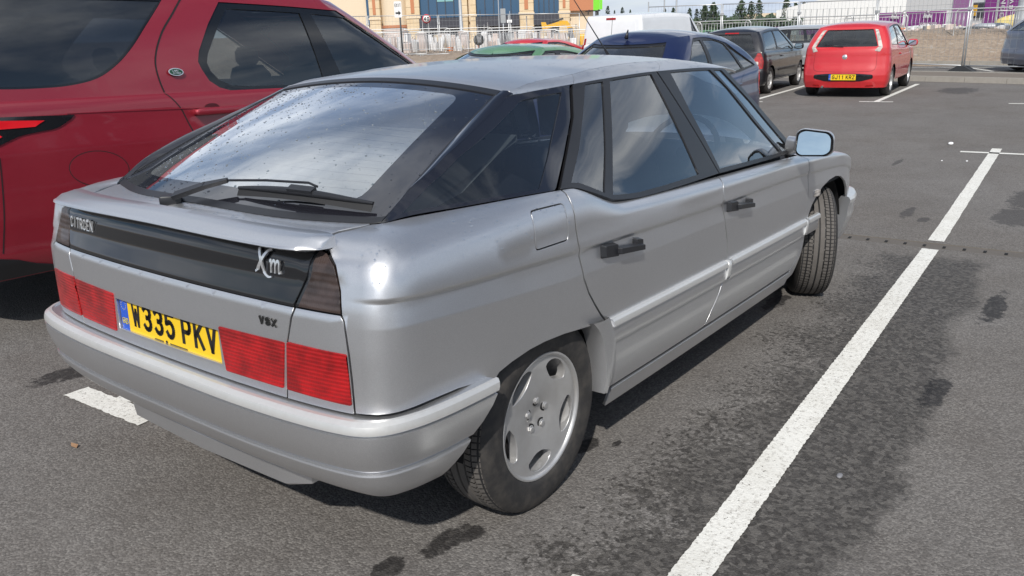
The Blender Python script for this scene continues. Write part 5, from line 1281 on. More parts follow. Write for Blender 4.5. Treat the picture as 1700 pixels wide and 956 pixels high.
def van():
    B = Body(-.95, 3.85, .93, 1.02, side=[(.22, .05), (.32, .01), (.5, 0), (.8, .0), (1.02, .02)], rear=[(.2, .0), (.33, -.06), (.46, -.06), (.48, 0), (.7, .0), (1.02, .01)], front=[(.2, .05), (.35, -.02), (.5, -.01), (.75, .05), (1.02, .3)],
             belt=dict(xr=-.925, xf=3.1, y=.90, z=[(-1, 1.08), (0, 1.08), (1, 1.08), (2.6, 1.06), (3.2, 1.10)], r=.03, bulge=.01), roof=dict(xr=-.83, xf=2.35, y=.80, z=[(-.9, 1.78), (.3, 1.81), (1.5, 1.80), (2.4, 1.74)], r=.03, zc=[(-.9, 1.83), (1, 1.86), (2.4, 1.80)]), rcr=.08, rcf=.35, bow=.02, bowf=.2)
    s0 = B.s0; cr = B.cr; s1 = B.s1
    cab = dict(name='cab_window', poly=rounded([(1.95, .06), (3.05, .05), (2.45, .86), (2.02, .88)], .08), panes=[[(1.99, .10), (2.62, .09), (2.34, .82), (2.05, .84)], [(2.68, .09), (2.98, .09), (2.44, .78)]])
    ws = dict(name='windscreen', centre=True, poly=[(s1 - .70, .05), (s1 - .001, .05), (s1 - .001, .93), (s1 - .60, .91)], thin=True); ws2 = dict(ws, poly=[(2 * s0 - u, v) for u, v in ws['poly']][::-1])
    c = make_car('panel_van', 'white panel van with windowless rear doors behind the navy hatchback', 'van', B, 'white_paint', (18.2, 8.95, GZ), math.radians(-.8), 3.0, wins=[cab, ws, ws2], arch=.36, zax=.33)
    U = lambda u, v: B.up(u, v / .6); bp(B, 'high_brake_light', rounded([(s0 - .20, .86 * .6), (s0 + .10, .86 * .6), (s0 + .10, .93 * .6), (s0 - .20, .93 * .6)], .01), 'lamp_red', c, off=.01, S=U, both=False)
    for q in ((s0, .04), ): door_line(B, c, [(s0 + .0, .35), (s0, .8), (s0, 1.2)], both=False, w=.012)
    pan = panel('door_shut_line', U, [(s0 - .006, 0), (s0 + .006, 0), (s0 + .006, .95 * .6), (s0 - .006, .95 * .6)], M['matt_black'], c, (.1, .1), off=.002, depth=0)
    for sg in (1, -1):
        S2 = (lambda u, v: U(u, v)) if sg > 0 else (lambda u, v: U(2 * s0 - u, v)); F = 1 if sg > 0 else -1
        panel('pressed_panel', S2, rounded([(s0 + .06, .05 * .6), (s0 + .78, .05 * .6), (s0 + .72, .80 * .6), (s0 + .06, .80 * .6)], .06), M['white_paint'], c, (.15, .1), off=.006, depth=.008, flip=F)
        panel('tail_lamp', S2, [(s0 + .83, .0), (s0 + .93, .0), (s0 + .915, .22 * .6), (s0 + .82, .22 * .6)], M['lamp_red'], c, (.1, .1), off=.012, depth=.01, flip=F)
        panel('side_panel_pressing', S2, rounded([(cr + .22, .06 * .6), (1.78, .06 * .6), (1.78, .80 * .6), (cr + .24, .80 * .6)], .08), M['white_paint'], c, (.2, .1), off=-.004 + .010, depth=.010, flip=F)
    bp(B, 'tail_lamp', [(s0 + .84, .78), (s0 + .94, .78), (s0 + .94, 1.19), (s0 + .84, 1.19)], 'lamp_red', c, off=.012)
    small_mirror(B, c, 2.75, 1.22, 'black_trim', .90)
    # ladder clamps and rolled sheet on the roof
    r = MB()
    for y in (.50, .80): r.tube([(-.75, y, 1.84), (-.75, y, 1.93), (-.70, y, 1.95)], .015, 6)
    r.tube([(-.72, .45, 1.93), (-.72, .90, 1.93)], .016, 6); r.build('roof_bar', M['black_trim'], c)
# ---- large dark red off-roader next to the silver car
def suv():
    B = Body(-1.10, 3.86, .99, 1.08, side=[(.28, .06), (.40, .015), (.6, .0), (.95, .0), (1.08, .012)], rear=[(.28, .06), (.42, -.02), (.6, -.03), (.75, 0), (1.08, .03)], front=[(.3, .05), (.5, -.02), (.8, .0), (1.08, .12)],
             belt=dict(xr=-1.02, xf=2.95, y=.955, z=[(-1.1, 1.20), (0, 1.195), (1.2, 1.185), (2.6, 1.17), (3.0, 1.20)], r=.07, bulge=.02), roof=dict(xr=-.86, xf=2.0, y=.79, z=[(-.9, 1.78), (0, 1.80), (1, 1.79), (1.7, 1.76), (2.1, 1.70)], r=.05, zc=[(-.9, 1.84), (0, 1.88), (1, 1.88), (2.1, 1.78)]), rcr=.18, rcf=.30, bow=.05, bowf=.12)
    return B
def build_suv():
    B = suv(); s0, s1, cr = B.s0, B.s1, B.cr
    qw = dict(name='rear_side_window', poly=[(cr + .02, .10)] + [tuple(p) for p in catmull([(-.60, .10), (-.40, .092), (-.22, .105), (-.09, .155), (.02, .27), (.115, .42), (.215, .61), (.36, .87)], 4)] + [(cr + .10, .87)], glass='privacy_glass', frame='gloss_black', thin=True)
    dw = dict(name='door_window', poly=[(.715, .87), (.605, .641), (.500, .38), (.478, .28), (.491, .208), (.525, .10), (.588, .032), (.66, .0), (.733, -.018), (1.2, -.035), (2.2, -.03), (3.40, .0), (3.28, .60), (3.12, .87)],
              panes=[[(.755, .82), (.655, .60), (.555, .36), (.535, .27), (.55, .18), (.60, .09), (.68, .04), (.80, .025), (1.425, .02), (1.43, .82)], [(1.58, .02), (3.30, .05), (3.18, .55), (3.02, .80), (1.56, .82)]], glass='tinted_glass', frame='gloss_black')
    rw = dict(name='rear_window', centre=True, poly=rounded([(s0 - .66, .08), (s0 + .66, .08), (s0 + .60, .90), (s0 - .60, .90)], .05), thin=True, glass='privacy_glass')
    ws = dict(name='windscreen', centre=True, poly=[(s1 - .68, .05), (s1 - .001, .05), (s1 - .001, .93), (s1 - .60, .91)], thin=True); ws2 = dict(ws, poly=[(2 * s0 - u, v) for u, v in ws['poly']][::-1])
    c = make_car('off_roader', 'large dark red off-roader with privacy glass standing on the left of the silver car', 'car', B, 'dark_red_paint', (.55, 3.34, -.55 * SLOPE), 0, 2.92, arch=.385, z0=.30, zax=.37, wins=[qw, dw, rw, ws, ws2], wheel_kw=dict(style=5, w=.25, rr=.26))
    c.rotation_euler = (0, SLOPE, 0)
    lampb = [(s0 + .50, 1.145), (-.687, 1.137), (-.40, 1.124)] + [tuple(p) for p in catmull([(-.325, 1.121), (-.365, 1.086), (-.43, 1.052), (-.52, 1.040), (-.62, 1.026), (-.70, .998), (-.80, .960)], 4)] + [(s0 + .50, .95)]
    bp(B, 'tail_lamp_surround', lampb, 'gloss_black', c, off=.006)
    bp(B, 'tail_lamp', [(s0 + .55, 1.122), (-.691, 1.114), (-.488, 1.098), (-.540, 1.066), (-.70, 1.066), (s0 + .55, 1.06)], 'lamp_red_bright', c, off=.010)
    bp(B, 'tail_lamp', [(s0 + .55, 1.040), (-.715, 1.038), (-.705, 1.030), (-.75, 1.010), (s0 + .55, .995)], 'lamp_red_bright', c, off=.010)
    bp(B, 'lower_cladding', [(s0, .31), (-.46, .31), (-.47, .335), (-.552, .338), (-.645, .365), (-.734, .404), (-.819, .425), (-.95, .43), (s0, .43)], 'black_trim', c, off=.010, step=(.08, .05))
    fl_ = [(-.245 + .165 * math.cos(a), .815 + .100 * math.sin(a) - .10 * .165 * math.cos(a)) for a in np.linspace(0, 2 * PI, 30, endpoint=False)]
    inn = shrink(fl_, .004); panel('shut_line', B.low, fl_, M['matt_black'], c, (.05, .05), off=.0012, depth=0, holes=[inn]); panel('fuel_flap', B.low, shrink(inn, .001), M['dark_red_paint'], c, (.05, .05), off=.002, depth=.003)
    # door shut line runs from the roof rail round the window and down the flank
    k = .4; Su = lambda u, v: B.up(u, v / k)
    def line(S, pts, w=.008):
        P = catmull(pts, 5); T = np.gradient(P, axis=0); T /= np.linalg.norm(T, axis=1)[:, None]; N = np.stack([-T[:, 1], T[:, 0]], 1) * w / 2
        panel('shut_line', S, [tuple(p) for p in P + N] + [tuple(p) for p in (P - N)[::-1]], M['matt_black'], c, (.2, .2), off=.0015, depth=0)
    line(Su, [(.49, .9 * k), (.40, .74 * k), (.307, .576 * k), (.248, .42 * k), (.220, .30 * k), (.214, .22 * k), (.220, .10 * k), (.232, .01 * k)])
    line(B.low, [(.232, 1.278), (.255, 1.20), (.292, 1.112), (.341, .98), (.42, .84), (.50, .76)])
    line(B.low, [(-.735, .93), (-.742, .845), (-.763, .66), (-.80, .45)], .006)
    # feature crease as a slim raised bead
    bp(B, 'waist_crease', [(-.36, 1.131), (.8, 1.090), (2.6, 1.075), (2.6, 1.080), (.8, 1.095), (-.36, 1.137)], 'dark_red_paint', c, off=.004, depth=.004, step=(.2, .2))
    # oval badge
    S = frame_fn(Vector((B.up(np.array([.316]), np.array([.19]))[0])) + Vector((0, -.010, 0)), (1, 0, -.03), (0, .26, .96))
    m = MB()
    for r0, r1, h, mi in ((.048, .023, .004, 0), (.041, .018, .006, 1)):
        vs = [S(r0 * math.cos(a), r1 * math.sin(a), q) for q in (0, h) for a in np.linspace(0, 2 * PI, 26, endpoint=False)]
        m.add(vs, [tuple(range(26, 52))] + [(i, (i + 1) % 26, 26 + (i + 1) % 26, 26 + i) for i in range(26)], mi)
    b_ = m.build('oval_badge', [M['letter_silver'], M['badge_green']], c)
    t = MB(); stroke_text(t, 'LAND', .0085, .011, .002, .0022, lambda x, y, q: S(-.025 + x, .001 + y, q), depth=.001, lift=.0062); stroke_text(t, 'ROVER', .0085, .010, .002, .0022, lambda x, y, q: S(-.022 + x, -.0125 + y, q), depth=.001, lift=.0062); t.build('badge_lettering', M['letter_silver'], b_)
    h = empty('door_handle'); h.parent = c
    p = B.low(np.array([.50]), np.array([1.08]))[0]; blob(MB(), (.56, p[1] - .035, 1.078), (.20, .022, .022), n=8, p=5).build('grip', M['dark_red_paint'], h)
    rec = [(.50 + .055 * math.cos(a), 1.098 + .040 * math.sin(a)) for a in np.linspace(0, 2 * PI, 20, endpoint=False)]; o = panel('handle_recess_shade', B.low, rec, M['recess_shade_red'], c, (.05, .05), off=.001, depth=0)  # flat darker copy of the body red paints the shaded hollow behind the grip
    for xx in (.385, .73): blob(MB(), (xx, p[1] - .012, 1.078), (.016, .03, .018), n=6).build('handle_post', M['dark_red_paint'], h)
    small_mirror(B, c, 2.25, 1.14, 'dark_red_paint', .97)
    return c
simple('badge_green', (.01, .06, .03), .3); simple('recess_shade_red', (.06, .004, .008), .5); simple('lamp_red_bright', (.75, .012, .02), .15, coat=1.); simple('head_lamp_glass', (.75, .80, .78), .08, .85, coat=1.)
build_suv(); red_hatch(); black_hatch(); navy_car(); estate(); grey_car(); van()
arc_car('hatchback', 'light green hatchback behind the silver roof, between the dark red off-roader and the white van', 'green_paint', (9.6, 5.55, GZ), math.radians(180), 1.36)
arc_car('coupe', 'low bright red coupe whose roof shows just above the light green hatchback', 'bright_red_paint', (17.3, 10.8, GZ), math.radians(182), 1.30)

arc_car('hatchback', 'dark grey hatchback out of frame to the right, mirrored in the silver side windows', 'grey_paint', (3.6, -5.2, -3.6 * SLOPE + .03), math.radians(178), 1.42)
# ---------------------------------------------------------------- ground, markings, drain, kerbs
HDIR = lambda px, py: (_f + _r * ((px - 850) / 1350.92) - _u * ((py - 478) / 1350.92))
def at(px, py, D):
    """the point seen at photo position (px, py), D metres away over the ground"""
    d = HDIR(px, py); return CAM + d * (D / math.hypot(d.x, d.y))
XT, YL, PSI, XCH = -.4174, 1.1009, .0486, 4.4095; YR = YL - 2.4775
def near(u, v, h=0.):
    """bay coordinates (u along the bay, v across) -> world, on the near slope or the level part behind the channel"""
    x = XT + (u - XT) * math.cos(PSI) - v * math.sin(PSI); y = v * math.cos(PSI) + (u - XT) * math.sin(PSI)
    if u <= XCH: return Vector((x * math.cos(SLOPE), y, -max(x, -9.) * math.sin(SLOPE) + h))
    x0 = XT + (XCH - XT) * math.cos(PSI) - v * math.sin(PSI); z0 = -x0 * math.sin(SLOPE); t = min(1, (u - XCH) / 3)
    return Vector((x, y, z0 + (GZ - z0) * t + h))
def hill(x, y):
    """height of the ground beyond the car park"""
    dx, dy = x - CAM.x, y - CAM.y; D = math.hypot(dx, dy); a = math.atan2(dy, dx)
    right = 1 / (1 + math.exp((a - .27) / .02)) if a < 1.2 else 0
    lo, hi_ = (28.6, 33.0) if right > .5 else (29, 35)
    def ss(t): t = max(0, min(1, t)); return t * t * (3 - 2 * t)
    crest = .40 + .33 * right
    lo = 29.2
    z = GZ + ss((D - lo) / 4.2) * (crest - GZ) - ss((D - 44) / 16) * (crest + .85)
    return z, right
def asphalt():
    t = NT('asphalt'); o = t.obj()
    big = t.noise(o, .45, 5, .6); mid = t.noise(o, 3.5, 5, .62); fine = t.noise(o, 120, 3, .6)
    v1 = t.vor(o, 135, out=1); chip = t.node('ShaderNodeSeparateColor', {'Color': v1}).outputs[0]; d1 = t.vor(o, 135)
    v2 = t.vor(o, 62, out=1); chip2 = t.node('ShaderNodeSeparateColor', {'Color': v2}).outputs[0]; d2 = t.vor(o, 62)
    base = t.mix(t.ramp(mid, (.35, 0.), (.65, 1.)), (.112, .103, .095), (.150, .141, .132))
    base = t.mix(t.ramp(big, (.40, 0.), (.60, .5)), base, (.155, .153, .152))
    stone = t.ramp(chip, (.0, (.072, .064, .056)), (.45, (.165, .150, .136)), (.8, (.27, .25, .23)), (1., (.34, .32, .29)))
    c = t.mix(.42, base, stone)
    sep = t.node('ShaderNodeSeparateXYZ', {'Vector': o}); X_, Y_ = sep.outputs[0], sep.outputs[1]
    wearn = t.ramp(t.noise(o, 1.1, 6, .7, .6), (.36, 0.), (.64, 1.)); c = t.mix(t.math('MULTIPLY', wearn, .32), c, (.085, .074, .064)); sp = t.ramp(t.noise(o, 22, 5, .75), (.60, 0.), (.70, .55)); c = t.mix(sp, c, (.06, .053, .047))
    # slab beyond the channel: finer, greyer surfacing
    v = t.math('SUBTRACT', t.math('MULTIPLY', Y_, math.cos(PSI)), t.math('MULTIPLY', t.math('SUBTRACT', X_, XT), math.sin(PSI)))
    u = t.math('ADD', t.math('MULTIPLY', t.math('SUBTRACT', X_, XT), math.cos(PSI)), t.math('MULTIPLY', Y_, math.sin(PSI)))
    w1 = t.math('SUBTRACT', t.noise(o, 1.6, 7, .72), .5); w2 = t.math('SUBTRACT', t.noise(o, 14, 5, .7), .5)
    wv = t.math('ADD', t.math('MULTIPLY', w1, .75), t.math('MULTIPLY', w2, .34))
    w3 = t.math('SUBTRACT', t.noise(o, 48, 3, .6), .5)
    # damp band either side of the bay line: dark, coarse, with bare stone showing
    lo = t.math('ADD', v, wv)
    m1 = t.math('SMOOTHSTEP' if False else 'GREATER_THAN', 0, 1) if False else None
    def smooth(x, a, b):
        n = t.node('ShaderNodeMapRange', {'Value': x, 'From Min': a, 'From Max': b}, interpolation_type='SMOOTHSTEP'); return n.outputs[0]
    bandl = t.math('SUBTRACT', 1, smooth(t.math('ADD', t.math('ADD', v, t.math('MULTIPLY', w1, 1.1)), t.math('MULTIPLY', w3, 1.0)), -1.16, -1.02))
    bandr = smooth(t.math('ADD', t.math('ADD', v, t.math('MULTIPLY', w1, .55)), t.math('MULTIPLY', w2, .10)), -1.80, -1.70)
    bandu = t.math('SUBTRACT', 1, smooth(t.math('ADD', u, wv), 4.3, 4.6))
    band = t.math('MULTIPLY', t.math('MULTIPLY', bandl, bandr), bandu)
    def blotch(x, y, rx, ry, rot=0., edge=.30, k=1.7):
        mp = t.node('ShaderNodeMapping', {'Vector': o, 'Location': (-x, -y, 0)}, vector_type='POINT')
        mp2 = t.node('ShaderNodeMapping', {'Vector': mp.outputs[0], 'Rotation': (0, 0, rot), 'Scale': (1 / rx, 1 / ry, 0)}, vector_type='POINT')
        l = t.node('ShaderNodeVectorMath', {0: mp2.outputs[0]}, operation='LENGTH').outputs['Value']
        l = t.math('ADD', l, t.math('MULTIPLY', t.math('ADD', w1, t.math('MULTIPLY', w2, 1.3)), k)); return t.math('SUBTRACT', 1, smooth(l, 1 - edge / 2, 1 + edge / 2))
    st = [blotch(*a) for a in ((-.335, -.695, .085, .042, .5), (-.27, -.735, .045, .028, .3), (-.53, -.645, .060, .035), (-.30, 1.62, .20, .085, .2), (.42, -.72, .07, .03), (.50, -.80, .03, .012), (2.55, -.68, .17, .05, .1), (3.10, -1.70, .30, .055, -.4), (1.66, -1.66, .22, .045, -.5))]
    st2 = [blotch(*a) for a in ((5.49, -.75, .24, .05, -.6), (5.30, -.92, .10, .04), (6.6, -1.50, .55, .12, -.3), (7.9, -1.60, .40, .10, -.5), (5.75, -1.5, .35, .14), (18.0, .9, .8, .35), (8.1, -.1, .22, .03))]
    def acc(L_):
        a = L_[0]
        for b in L_[1:]: a = t.math('MAXIMUM', a, b)
        return a
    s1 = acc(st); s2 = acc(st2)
    gap = t.ramp(d1, (.25, 0.), (.55, 1.))
    dampc = t.mix(t.ramp(chip2, (.30, 0.), (.95, 1.)), (.028, .025, .022), (.105, .097, .087))
    c = t.mix(t.math('MULTIPLY', band, t.ramp(t.noise(o, 40, 4, .75), (.30, .55), (.62, .90))), c, dampc)
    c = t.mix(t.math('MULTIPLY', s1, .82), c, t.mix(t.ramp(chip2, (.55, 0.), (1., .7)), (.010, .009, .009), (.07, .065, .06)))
    c = t.mix(t.math('MULTIPLY', s2, .6), c, (.035, .034, .036))
    # grime rubbed in under and behind the cars
    h = t.math('ADD', t.math('MULTIPLY', t.math('SUBTRACT', 1, d1), .6), t.math('ADD', t.math('MULTIPLY', chip, .35), t.math('MULTIPLY', fine, .25)))
    t.set(col=c, rough=t.math('SUBTRACT', .92, t.math('MULTIPLY', t.math('MAXIMUM', band, s1), .22)), spec=.35, normal=t.bump(h, .7, .005))
    M['asphalt'] = t.m
    t = NT('dirt'); o = t.obj(); a = t.noise(o, .8, 6, .65); b = t.noise(o, 7, 6, .7); c = t.mix(t.ramp(a, (.3, 0.), (.7, 1.)), (.33, .25, .185), (.42, .34, .26)); c = t.mix(t.ramp(b, (.35, .6), (.6, 0.)), c, (.20, .15, .11))
    v = t.node('ShaderNodeSeparateColor', {'Color': t.vor(o, 9, out=1)}).outputs[0]; c = t.mix(t.ramp(v, (.965, 0.), (.98, .6)), c, (.46, .41, .35))
    t.set(col=c, rough=.95, normal=t.bump(t.math('ADD', b, t.math('MULTIPLY', v, .3)), .8, .12)); M['dirt'] = t.m
    t = NT('road_marking'); o = t.obj(); n = t.noise(o, 55, 5, .7); v = t.vor(o, 105); w = t.noise(o, 5, 5, .65)
    c = t.mix(t.ramp(n, (.50, 0.), (.66, .75)), (.72, .71, .66), (.42, .40, .36)); c = t.mix(t.ramp(w, (.45, 0.), (.75, .5)), c, (.52, .50, .44))
    wear = t.math('GREATER_THAN', t.math('ADD', t.math('MULTIPLY', t.noise(o, 160, 3, .6), .7), t.math('MULTIPLY', n, .45)), .70)
    c = t.mix(wear, c, (.10, .09, .08)); t.set(col=c, rough=.75, normal=t.bump(v, .35, .003)); M['road_marking'] = t.m
    t = NT('concrete'); o = t.obj(); n = t.noise(o, 6, 6, .65); f = t.noise(o, 80, 3, .6); c = t.mix(n, (.22, .205, .18), (.38, .36, .32)); t.set(col=c, rough=.9, normal=t.bump(f, .4, .004)); M['concrete'] = t.m
    t = NT('channel_concrete'); o = t.obj(); n = t.noise(o, 5, 6, .65); f = t.vor(o, 120); c = t.mix(n, (.085, .075, .064), (.14, .125, .11)); t.set(col=c, rough=.9, normal=t.bump(f, .4, .003)); M['channel_concrete'] = t.m
asphalt()
def ground():
    # near slope, fine enough to carry the fall to the drain; level part; then the rough ground to the horizon
    mb = MB()
    us = [-600, -60, -20, -8.6, -4, XT, 2, XCH - .085]; vs = [-500, -60, -20, -8, -3, 0, 3, 8, 20, 60]
    def grid(us, vs, f):
        n = len(vs); mb.add([f(a, b) for a in us for b in vs], [(i * n + j, (i + 1) * n + j, (i + 1) * n + j + 1, i * n + j + 1) for i in range(len(us) - 1) for j in range(n - 1)])
    grid(us, vs, lambda a, b: near(a, b))
    grid([XCH + .085, XCH + 1, XCH + 2, XCH + 3, 12, 19.0, 31.5], vs[1:], lambda a, b: near(a, b))
    mb.build('car_park_asphalt', M['asphalt'], fix=False)['kind'] = 'structure'
    ch = MB(); ysv = np.linspace(-30, 30, 3)
    ch.add([near(XCH + du, v, dz) for v in (-30, 30) for du, dz in ((-.085, .0), (-.083, -.006), (.083, -.006), (.085, .0))], [(0, 4, 5, 1), (1, 5, 6, 2), (2, 6, 7, 3)])
    d = ch.build('drain_channel', M['channel_concrete'], fix=False); d['kind'] = 'structure'
    v0 = YR + .0568
    for k in range(-14, 34):
        v = v0 - .1284 * (k - 4)
        m = MB(); P = [near(XCH - .028, v - .010, -.003), near(XCH + .028, v - .010, -.003), near(XCH + .028, v + .010, -.003), near(XCH - .028, v + .010, -.003)]
        Q = [p - Vector((0, 0, .004)) for p in P]; m.add(P + [p + Vector((0, 0, .0008)) for p in P], [(4, 5, 6, 7), (0, 1, 5, 4), (1, 2, 6, 5), (2, 3, 7, 6), (3, 0, 4, 7)])
        m.build('drain_slot', M['under_black'], d, fix=False)
    # terrain
    rr = list(np.linspace(28.5, 44, 22)) + [48, 54, 60, 80, 120, 200, 400, 900, 1800]; aa = np.linspace(-1.2, 2.6, 260); vs_ = []
    rg = random.Random(3)
    for r in rr:
        for a in aa:
            x = CAM.x + r * math.cos(a); y = CAM.y + r * math.sin(a); z, rt = hill(x, y)
            if 29.5 < r < 50:
                z += (.10 * math.sin(x * 1.7 + y * 2.3) * math.sin(y * 1.1 - x * .6) + .05 * math.sin(x * 5.1) * math.sin(y * 4.3) + .03 * rg.uniform(-1, 1)) * min(1, (r - 29.5) / 2)
            if r == 28.5: z = GZ - .05
            vs_.append((x, y, z))
    n = len(aa); m = MB(); m.add(vs_, [(i * n + j, (i + 1) * n + j, (i + 1) * n + j + 1, i * n + j + 1) for i in range(len(rr) - 1) for j in range(n - 1)], 0, True)
    m.build('rough_ground', M['dirt'], fix=False)['kind'] = 'structure'
ground()
def marking(pts, name='bay_marking'):
    m = MB(); n = len(pts); m.add(list(pts) , [tuple(range(n))]); o = m.build(name, M['road_marking'], fix=False); o['kind'] = 'structure'; return o
def ragged(u0, u1, v0, v1, rag=.004, step=.025, seed=1):
    rg = random.Random(seed); P = []
    def run(a, b):
        L = math.hypot(b[0] - a[0], b[1] - a[1]); k = max(1, int(L / step))
        for i in range(k): t = i / k; P.append((a[0] + (b[0] - a[0]) * t + rg.uniform(-rag, rag), a[1] + (b[1] - a[1]) * t + rg.uniform(-rag, rag)))
    run((u0, v0), (u1, v0)); run((u1, v0), (u1, v1)); run((u1, v1), (u0, v1)); run((u0, v1), (u0, v0)); return P
LW = .1066; HH = .004
def strip_mark(u0, u1, v, w=LW, seed=1, step=.009):
    # quads along the strip so the ragged edge stays cheap and flat
    rg = random.Random(seed); k = int((u1 - u0) / step); m = MB(); vs = []
    for i in range(k + 1):
        u = u0 + (u1 - u0) * i / k; vs += [near(u, v - w / 2 + rg.uniform(-.0022, .0022), HH), near(u, v + w / 2 + rg.uniform(-.0022, .0022), HH)]
    m.add(vs, [(2 * i, 2 * i + 2, 2 * i + 3, 2 * i + 1) for i in range(k)]); o = m.build('bay_marking', M['road_marking'], fix=False); o['kind'] = 'structure'
strip_mark(XT + .11, XCH - .13, YR, seed=2); strip_mark(XT + .55, XCH - .13, YL, seed=3); strip_mark(XCH + .14, 9.50, YR, seed=5, step=.1); strip_mark(XCH + .14, 9.45, YR + 2.4775, seed=6, step=.1)
for vc in (YR, YR - 2.4775): marking([near(a, b, HH) for a, b in ragged(XT, XT + LW, vc - .275, vc + .275, seed=7)])
strip_mark(XT + .11, XCH - .13, YR - 2.4775, seed=12, step=.1)
# broken T bar behind the silver car
R_ = ragged(XT, XT + LW, YL - .275, YL + .275, .0035, .02, 4)
marking([near(a, b, HH) for a, b in R_])
marking([near(a, b, HH + .0015) for a, b in [(XT + .095, YL + .045), (XT + .13, YL + .055), (XT + .175, YL + .048), (XT + .182, YL + .022), (XT + .168, YL + .020), (XT + .180, YL - .006), (XT + .158, YL - .042), (XT + .118, YL - .048), (XT + .100, YL - .02), (XT + .094, YL + .01)]])
# lines on the level part, placed where the photograph shows them
def flat_line(a, b, w=.1):
    a = Vector((*a, GZ + HH)); b = Vector((*b, GZ + HH)); d = (b - a).normalized(); n = Vector((-d.y, d.x, 0)) * w / 2
    m = MB(); m.add([a + n, a - n, b - n, b + n], [(0, 1, 2, 3)]); o = m.build('bay_marking', M['road_marking'], fix=False); o['kind'] = 'structure'
flat_line((9.15, -.56), (9.20, -1.24)); flat_line((9.05, 1.9), (9.1, 1.25))
flat_line((15.00, 2.13), (15.10, 1.54)); flat_line((15.10, 1.84), (19.6, 2.02)); flat_line((14.5, 3.85), (14.38, 4.42)); flat_line((14.50, 4.12), (19.8, 4.40)); flat_line((15.3, -.34), (15.42, -.93)); flat_line((15.4, -.63), (19.2, -.48))
flat_line((25.4, 9), (26.2, 3.2)); flat_line((26.2, 3.2), (26.7, -4)); flat_line((26.0, 1.9), (24.4, 1.1))
# kerb with a narrow verge behind it
def kerb():
    a = Vector((22.9, 11.8, GZ)); b = Vector((18.2, -7.0, GZ)); d = (b - a); L = d.length; d.normalize(); n = Vector((d.y, -d.x, 0)) * -1
    if n.x < 0: n = -n
    root = empty('kerb', a); root['kind'] = 'structure'
    def blk(x0, x1, y0, y1, z1, nm, mat):
        m = MB(); P = [d * x + n * y for x, y in ((x0, y0), (x1, y0), (x1, y1), (x0, y1))]; g = .012
        T_ = [d * x + n * y + Vector((0, 0, z1)) for x, y in ((x0, y0 + g), (x1, y0 + g), (x1, y1), (x0, y1))]
        m.add(P + T_, [(4, 5, 6, 7), (0, 1, 5, 4), (1, 2, 6, 5), (2, 3, 7, 6), (3, 0, 4, 7)]); o = m.build(nm, mat, root); return o
    k = 0; x = 0
    while x < L: blk(x + .004, x + .911, 0, .13, .125, 'kerb_stone', M['concrete']); x += .915
    blk(0, L, .135, 1.7, .115, 'verge', M['dirt_dark']); x = 0
    while x < L: blk(x + .004, x + .911, 1.71, 1.84, .128, 'kerb_stone', M['concrete']); x += .915
    # far kerb at the foot of the mound
    a2 = Vector((27.6, 8.5, GZ)); b2 = Vector((26.7, -6, GZ))
    root2 = empty('kerb', a2); root2['kind'] = 'structure'; d2 = (b2 - a2); L2 = d2.length; d2.normalize(); n2 = Vector((-d2.y, d2.x, 0)); x = 0
    while x < L2:
        m = MB(); P = [d2 * q + n2 * y for q, y in ((x + .004, 0), (x + .911, 0), (x + .911, .14), (x + .004, .14))]
        m.add(P + [p + Vector((0, 0, .13)) for p in P], [(4, 5, 6, 7), (0, 1, 5, 4), (1, 2, 6, 5), (2, 3, 7, 6), (3, 0, 4, 7)]); m.build('kerb_stone', M['concrete'], root2); x += .915
t_ = simple('dirt_dark', (.16, .135, .11), .95)
kerb()
# ---------------------------------------------------------------- fences
def barrier_proto():
    r = empty('crowd_barrier', (0, 0, 0)); m = MB(); w, h, c = 2.25, 1.08, .16
    path = [(-w / 2, 0, .16), (-w / 2, 0, h - c)] + [(-w / 2 + c - c * math.cos(a), 0, h - c + c * math.sin(a)) for a in np.linspace(.3, PI / 2, 4)] + [(w / 2 - c + c * math.sin(a), 0, h - c + c * math.cos(a)) for a in np.linspace(0, PI / 2 - .3, 4)] + [(w / 2, 0, h - c), (w / 2, 0, .16), (0, 0, .16)]
    m.tube(path, .021, 6, closed=True); m.build('frame', M['galvanised'], r)
    b = MB()
    for k in range(1, 18): x = -w / 2 + w * k / 18; b.tube([(x, 0, .16), (x, 0, h - .10)], .007, 4)
    b.tube([(-w / 2, 0, h - .10), (w / 2, 0, h - .10)], .012, 6); o = b.build('bars', M['galvanised'], r); o['kind'] = 'stuff'
    for s in (-1, 1): f = MB(); f.tube([(s * .85, -.30, .0), (s * .85, 0, .16), (s * .85, .30, 0)], .016, 5); f.build('foot', M['galvanised'], r)
    return r
simple('galvanised', (.55, .56, .56), .42, .55); simple('galv_dull', (.36, .38, .39), .5, .4); simple('foot_rubber', (.035, .038, .042), .8)
PB = barrier_proto(); first = [True]
def put_barrier(a, b, label):
    o = PB if first[0] else copy_tree(PB); first[0] = False
    c = (a + b) / 2; d = b - a; o.location = (c.x, c.y, c.z); o.rotation_euler = (0, 0, math.atan2(d.y, d.x)); o['label'] = label; o['category'] = 'barrier'; o['group'] = 'crowd barriers round the building site'
def gz(p): z, r = hill(p.x, p.y); return z
def row(pxs, top_y, D0, D1, label):
    for i in range(len(pxs) - 1):
        P = []
        for k in (i, i + 1):
            px = pxs[k]; t = k / (len(pxs) - 1); D = D0 + (D1 - D0) * t; q = at(px, top_y(px), D); P.append(Vector((q.x, q.y, q.z - 1.08)))
        put_barrier(P[0] + (P[1] - P[0]) * .01, P[1] - (P[1] - P[0]) * .01, label[i])
